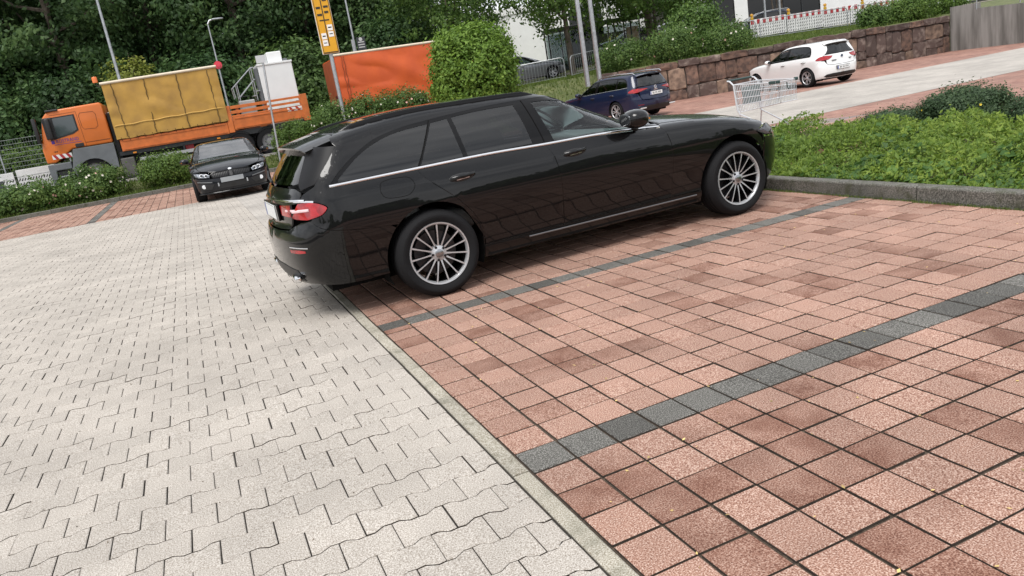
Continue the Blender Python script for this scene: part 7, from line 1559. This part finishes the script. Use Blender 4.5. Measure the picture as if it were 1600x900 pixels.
recolour(G, 'hatchback_car', 'white_car_paint', dk, (27.0, 39.0, road_z(26, 39)), R(160), 'black car on the upper road right of the bus shelter', 'cars on the upper road')
recolour(B, 'estate_car', 'blue_car_paint', gy, (15.6, 36.2, road_z(17, 36)), R(-20), 'grey car with bright windscreen on the upper road behind the shrub', 'cars on the upper road')
recolour(B, 'estate_car', 'blue_car_paint', nv, (34.5, 36.3, road_z(33, 36.5)), R(158), 'dark blue off-roader behind the red and white barriers', 'cars on the upper road')
recolour(G, 'hatchback_car', 'white_car_paint', sv, (31.5, 42.0, road_z(30, 42)), R(160), 'silver car half hidden by the multi-stemmed tree', 'cars on the upper road')

# ---------------------------------------------------------------- shopping trolley
def trolley():
    r = empty('shopping_trolley', (7.95, 7.35, gz(7.9, 7.3)), R(-84)); tag(r, 'empty wire shopping trolley with dark handle standing beyond the planting bed', 'trolley')
    M_W = mat('trolley_wire', (.72, .74, .76), .35, .6); M_TP = mat('trolley_plastic', (.03, .06, .055), .5)
    def fr(t): return (-.42+.86*t, .285-.075*t)       # basket plan: x along, half width
    zt = lambda t: .96-.04*t; zb = lambda t: .50+.10*t
    n = 16
    bw = MB().tube([(fr(0)[0], -fr(0)[1], zt(0)), (fr(1)[0], -fr(1)[1], zt(1)), (fr(1)[0], fr(1)[1], zt(1)), (fr(0)[0], fr(0)[1], zt(0)), (fr(0)[0], -fr(0)[1], zt(0))], .0095, 6, False).build('basket_rim', M_W, r, smooth=True)
    w1 = MB().tube([(-.1, 0, 0), (.1, 0, 0)], .003, 4, False).mesh('wire'); w1.materials.append(M_W)
    def wire(a_, b_, rr=.0052):
        a_, b_ = Vector(a_), Vector(b_); d = b_-a_; o = link('wire', w1, None, r); o.location = (a_+b_)/2; o.rotation_euler = d.to_track_quat('X', 'Z').to_euler(); o.scale = (d.length/.2, rr/.003, rr/.003)
    for s in (-1, 1):
        for i in range(27): t = i/26; x, w_ = fr(t); wire((x, s*w_, zt(t)), (x+.04*(1-t), s*w_*.86, zb(t)))
        for k in (.25, .5, .75, 1.): x0_, w0 = fr(0); x1_, w1_ = fr(1); f = 1-.14*k; wire((x0_+.04*k, s*w0*f, zt(0)+(zb(0)-zt(0))*k), (x1_, s*w1_*f, zt(1)+(zb(1)-zt(1))*k), .0062)
    for i in range(12): y = -.21+.42*i/11; wire((.44, y, zt(1)), (.44, y*.86, zb(1)))
    for i in range(13): y = -.24+.48*i/12; wire((-.38, y, zb(0)), (.44, y*.74, zb(1)))
    for i in range(9): t = i/8; x, w_ = fr(t); wire((x+.03, -w_*.85, zb(t)), (x+.03, w_*.85, zb(t)))
    for i in range(13): y = -.26+.52*i/12; wire((-.42, y, zt(0)), (-.38, y*.86, zb(0)))
    MB().b2((-.34, -.2, .62), (-.30, .2, .90)).build('child_seat_panel', mat('seat_panel', (.05, .10, .10), .5), r, bevel=.01)
    MB().tube([(-.56, -.28, 1.03), (-.56, .28, 1.03)], .02, 10).build('handle', M_TP, r, smooth=True)
    for s in (-1, 1):
        MB().tube([(-.56, s*.28, 1.03), (-.50, s*.285, 1.02), (-.42, s*.285, .95), (-.40, s*.27, .55), (-.36, s*.25, .45)], .014, 8).build('side_bracket', M_TP if s == 9 else M_W, r, smooth=True)
        MB().tube([(-.36, s*.25, .47), (-.40, s*.26, .30), (-.43, s*.27, .13)], .013, 8).build('leg', M_W, r, smooth=True); MB().tube([(-.36, s*.25, .47), (.05, s*.22, .30), (.40, s*.20, .15)], .013, 8).build('leg', M_W, r, smooth=True); MB().tube([(-.43, s*.27, .17), (.40, s*.20, .17)], .011, 6).build('chassis_tube', M_W, r, smooth=True)
        for x, y in ((-.43, s*.27), (.40, s*.20)):
            w_ = MB().lathe([(.0, -.014), (.045, -.014), (.062, -.010), (.062, .010), (.045, .014), (0, .014)], 20).build('castor', M_TYRE, r, smooth=True); w_.location = (x, y, .062); MB().b2((-.012, -.02, .0), (.012, .02, .09)).build('fork', M_W, w_)
        MB().box((.44, s*.205, .925), (.06, .05, .05)).build('corner_bumper', M_TP, r, bevel=.012)
    MB().box((.34, -.225, .925), (.12, .04, .05)).build('advert_holder', M_TP, r, bevel=.01)
    MB().tube([(.452, -.02, .90), (.456, -.02, .82), (.456, .01, .79), (.456, .035, .82)], .008, 6).build('hook', M_TP, r, smooth=True)
    return r
trolley()
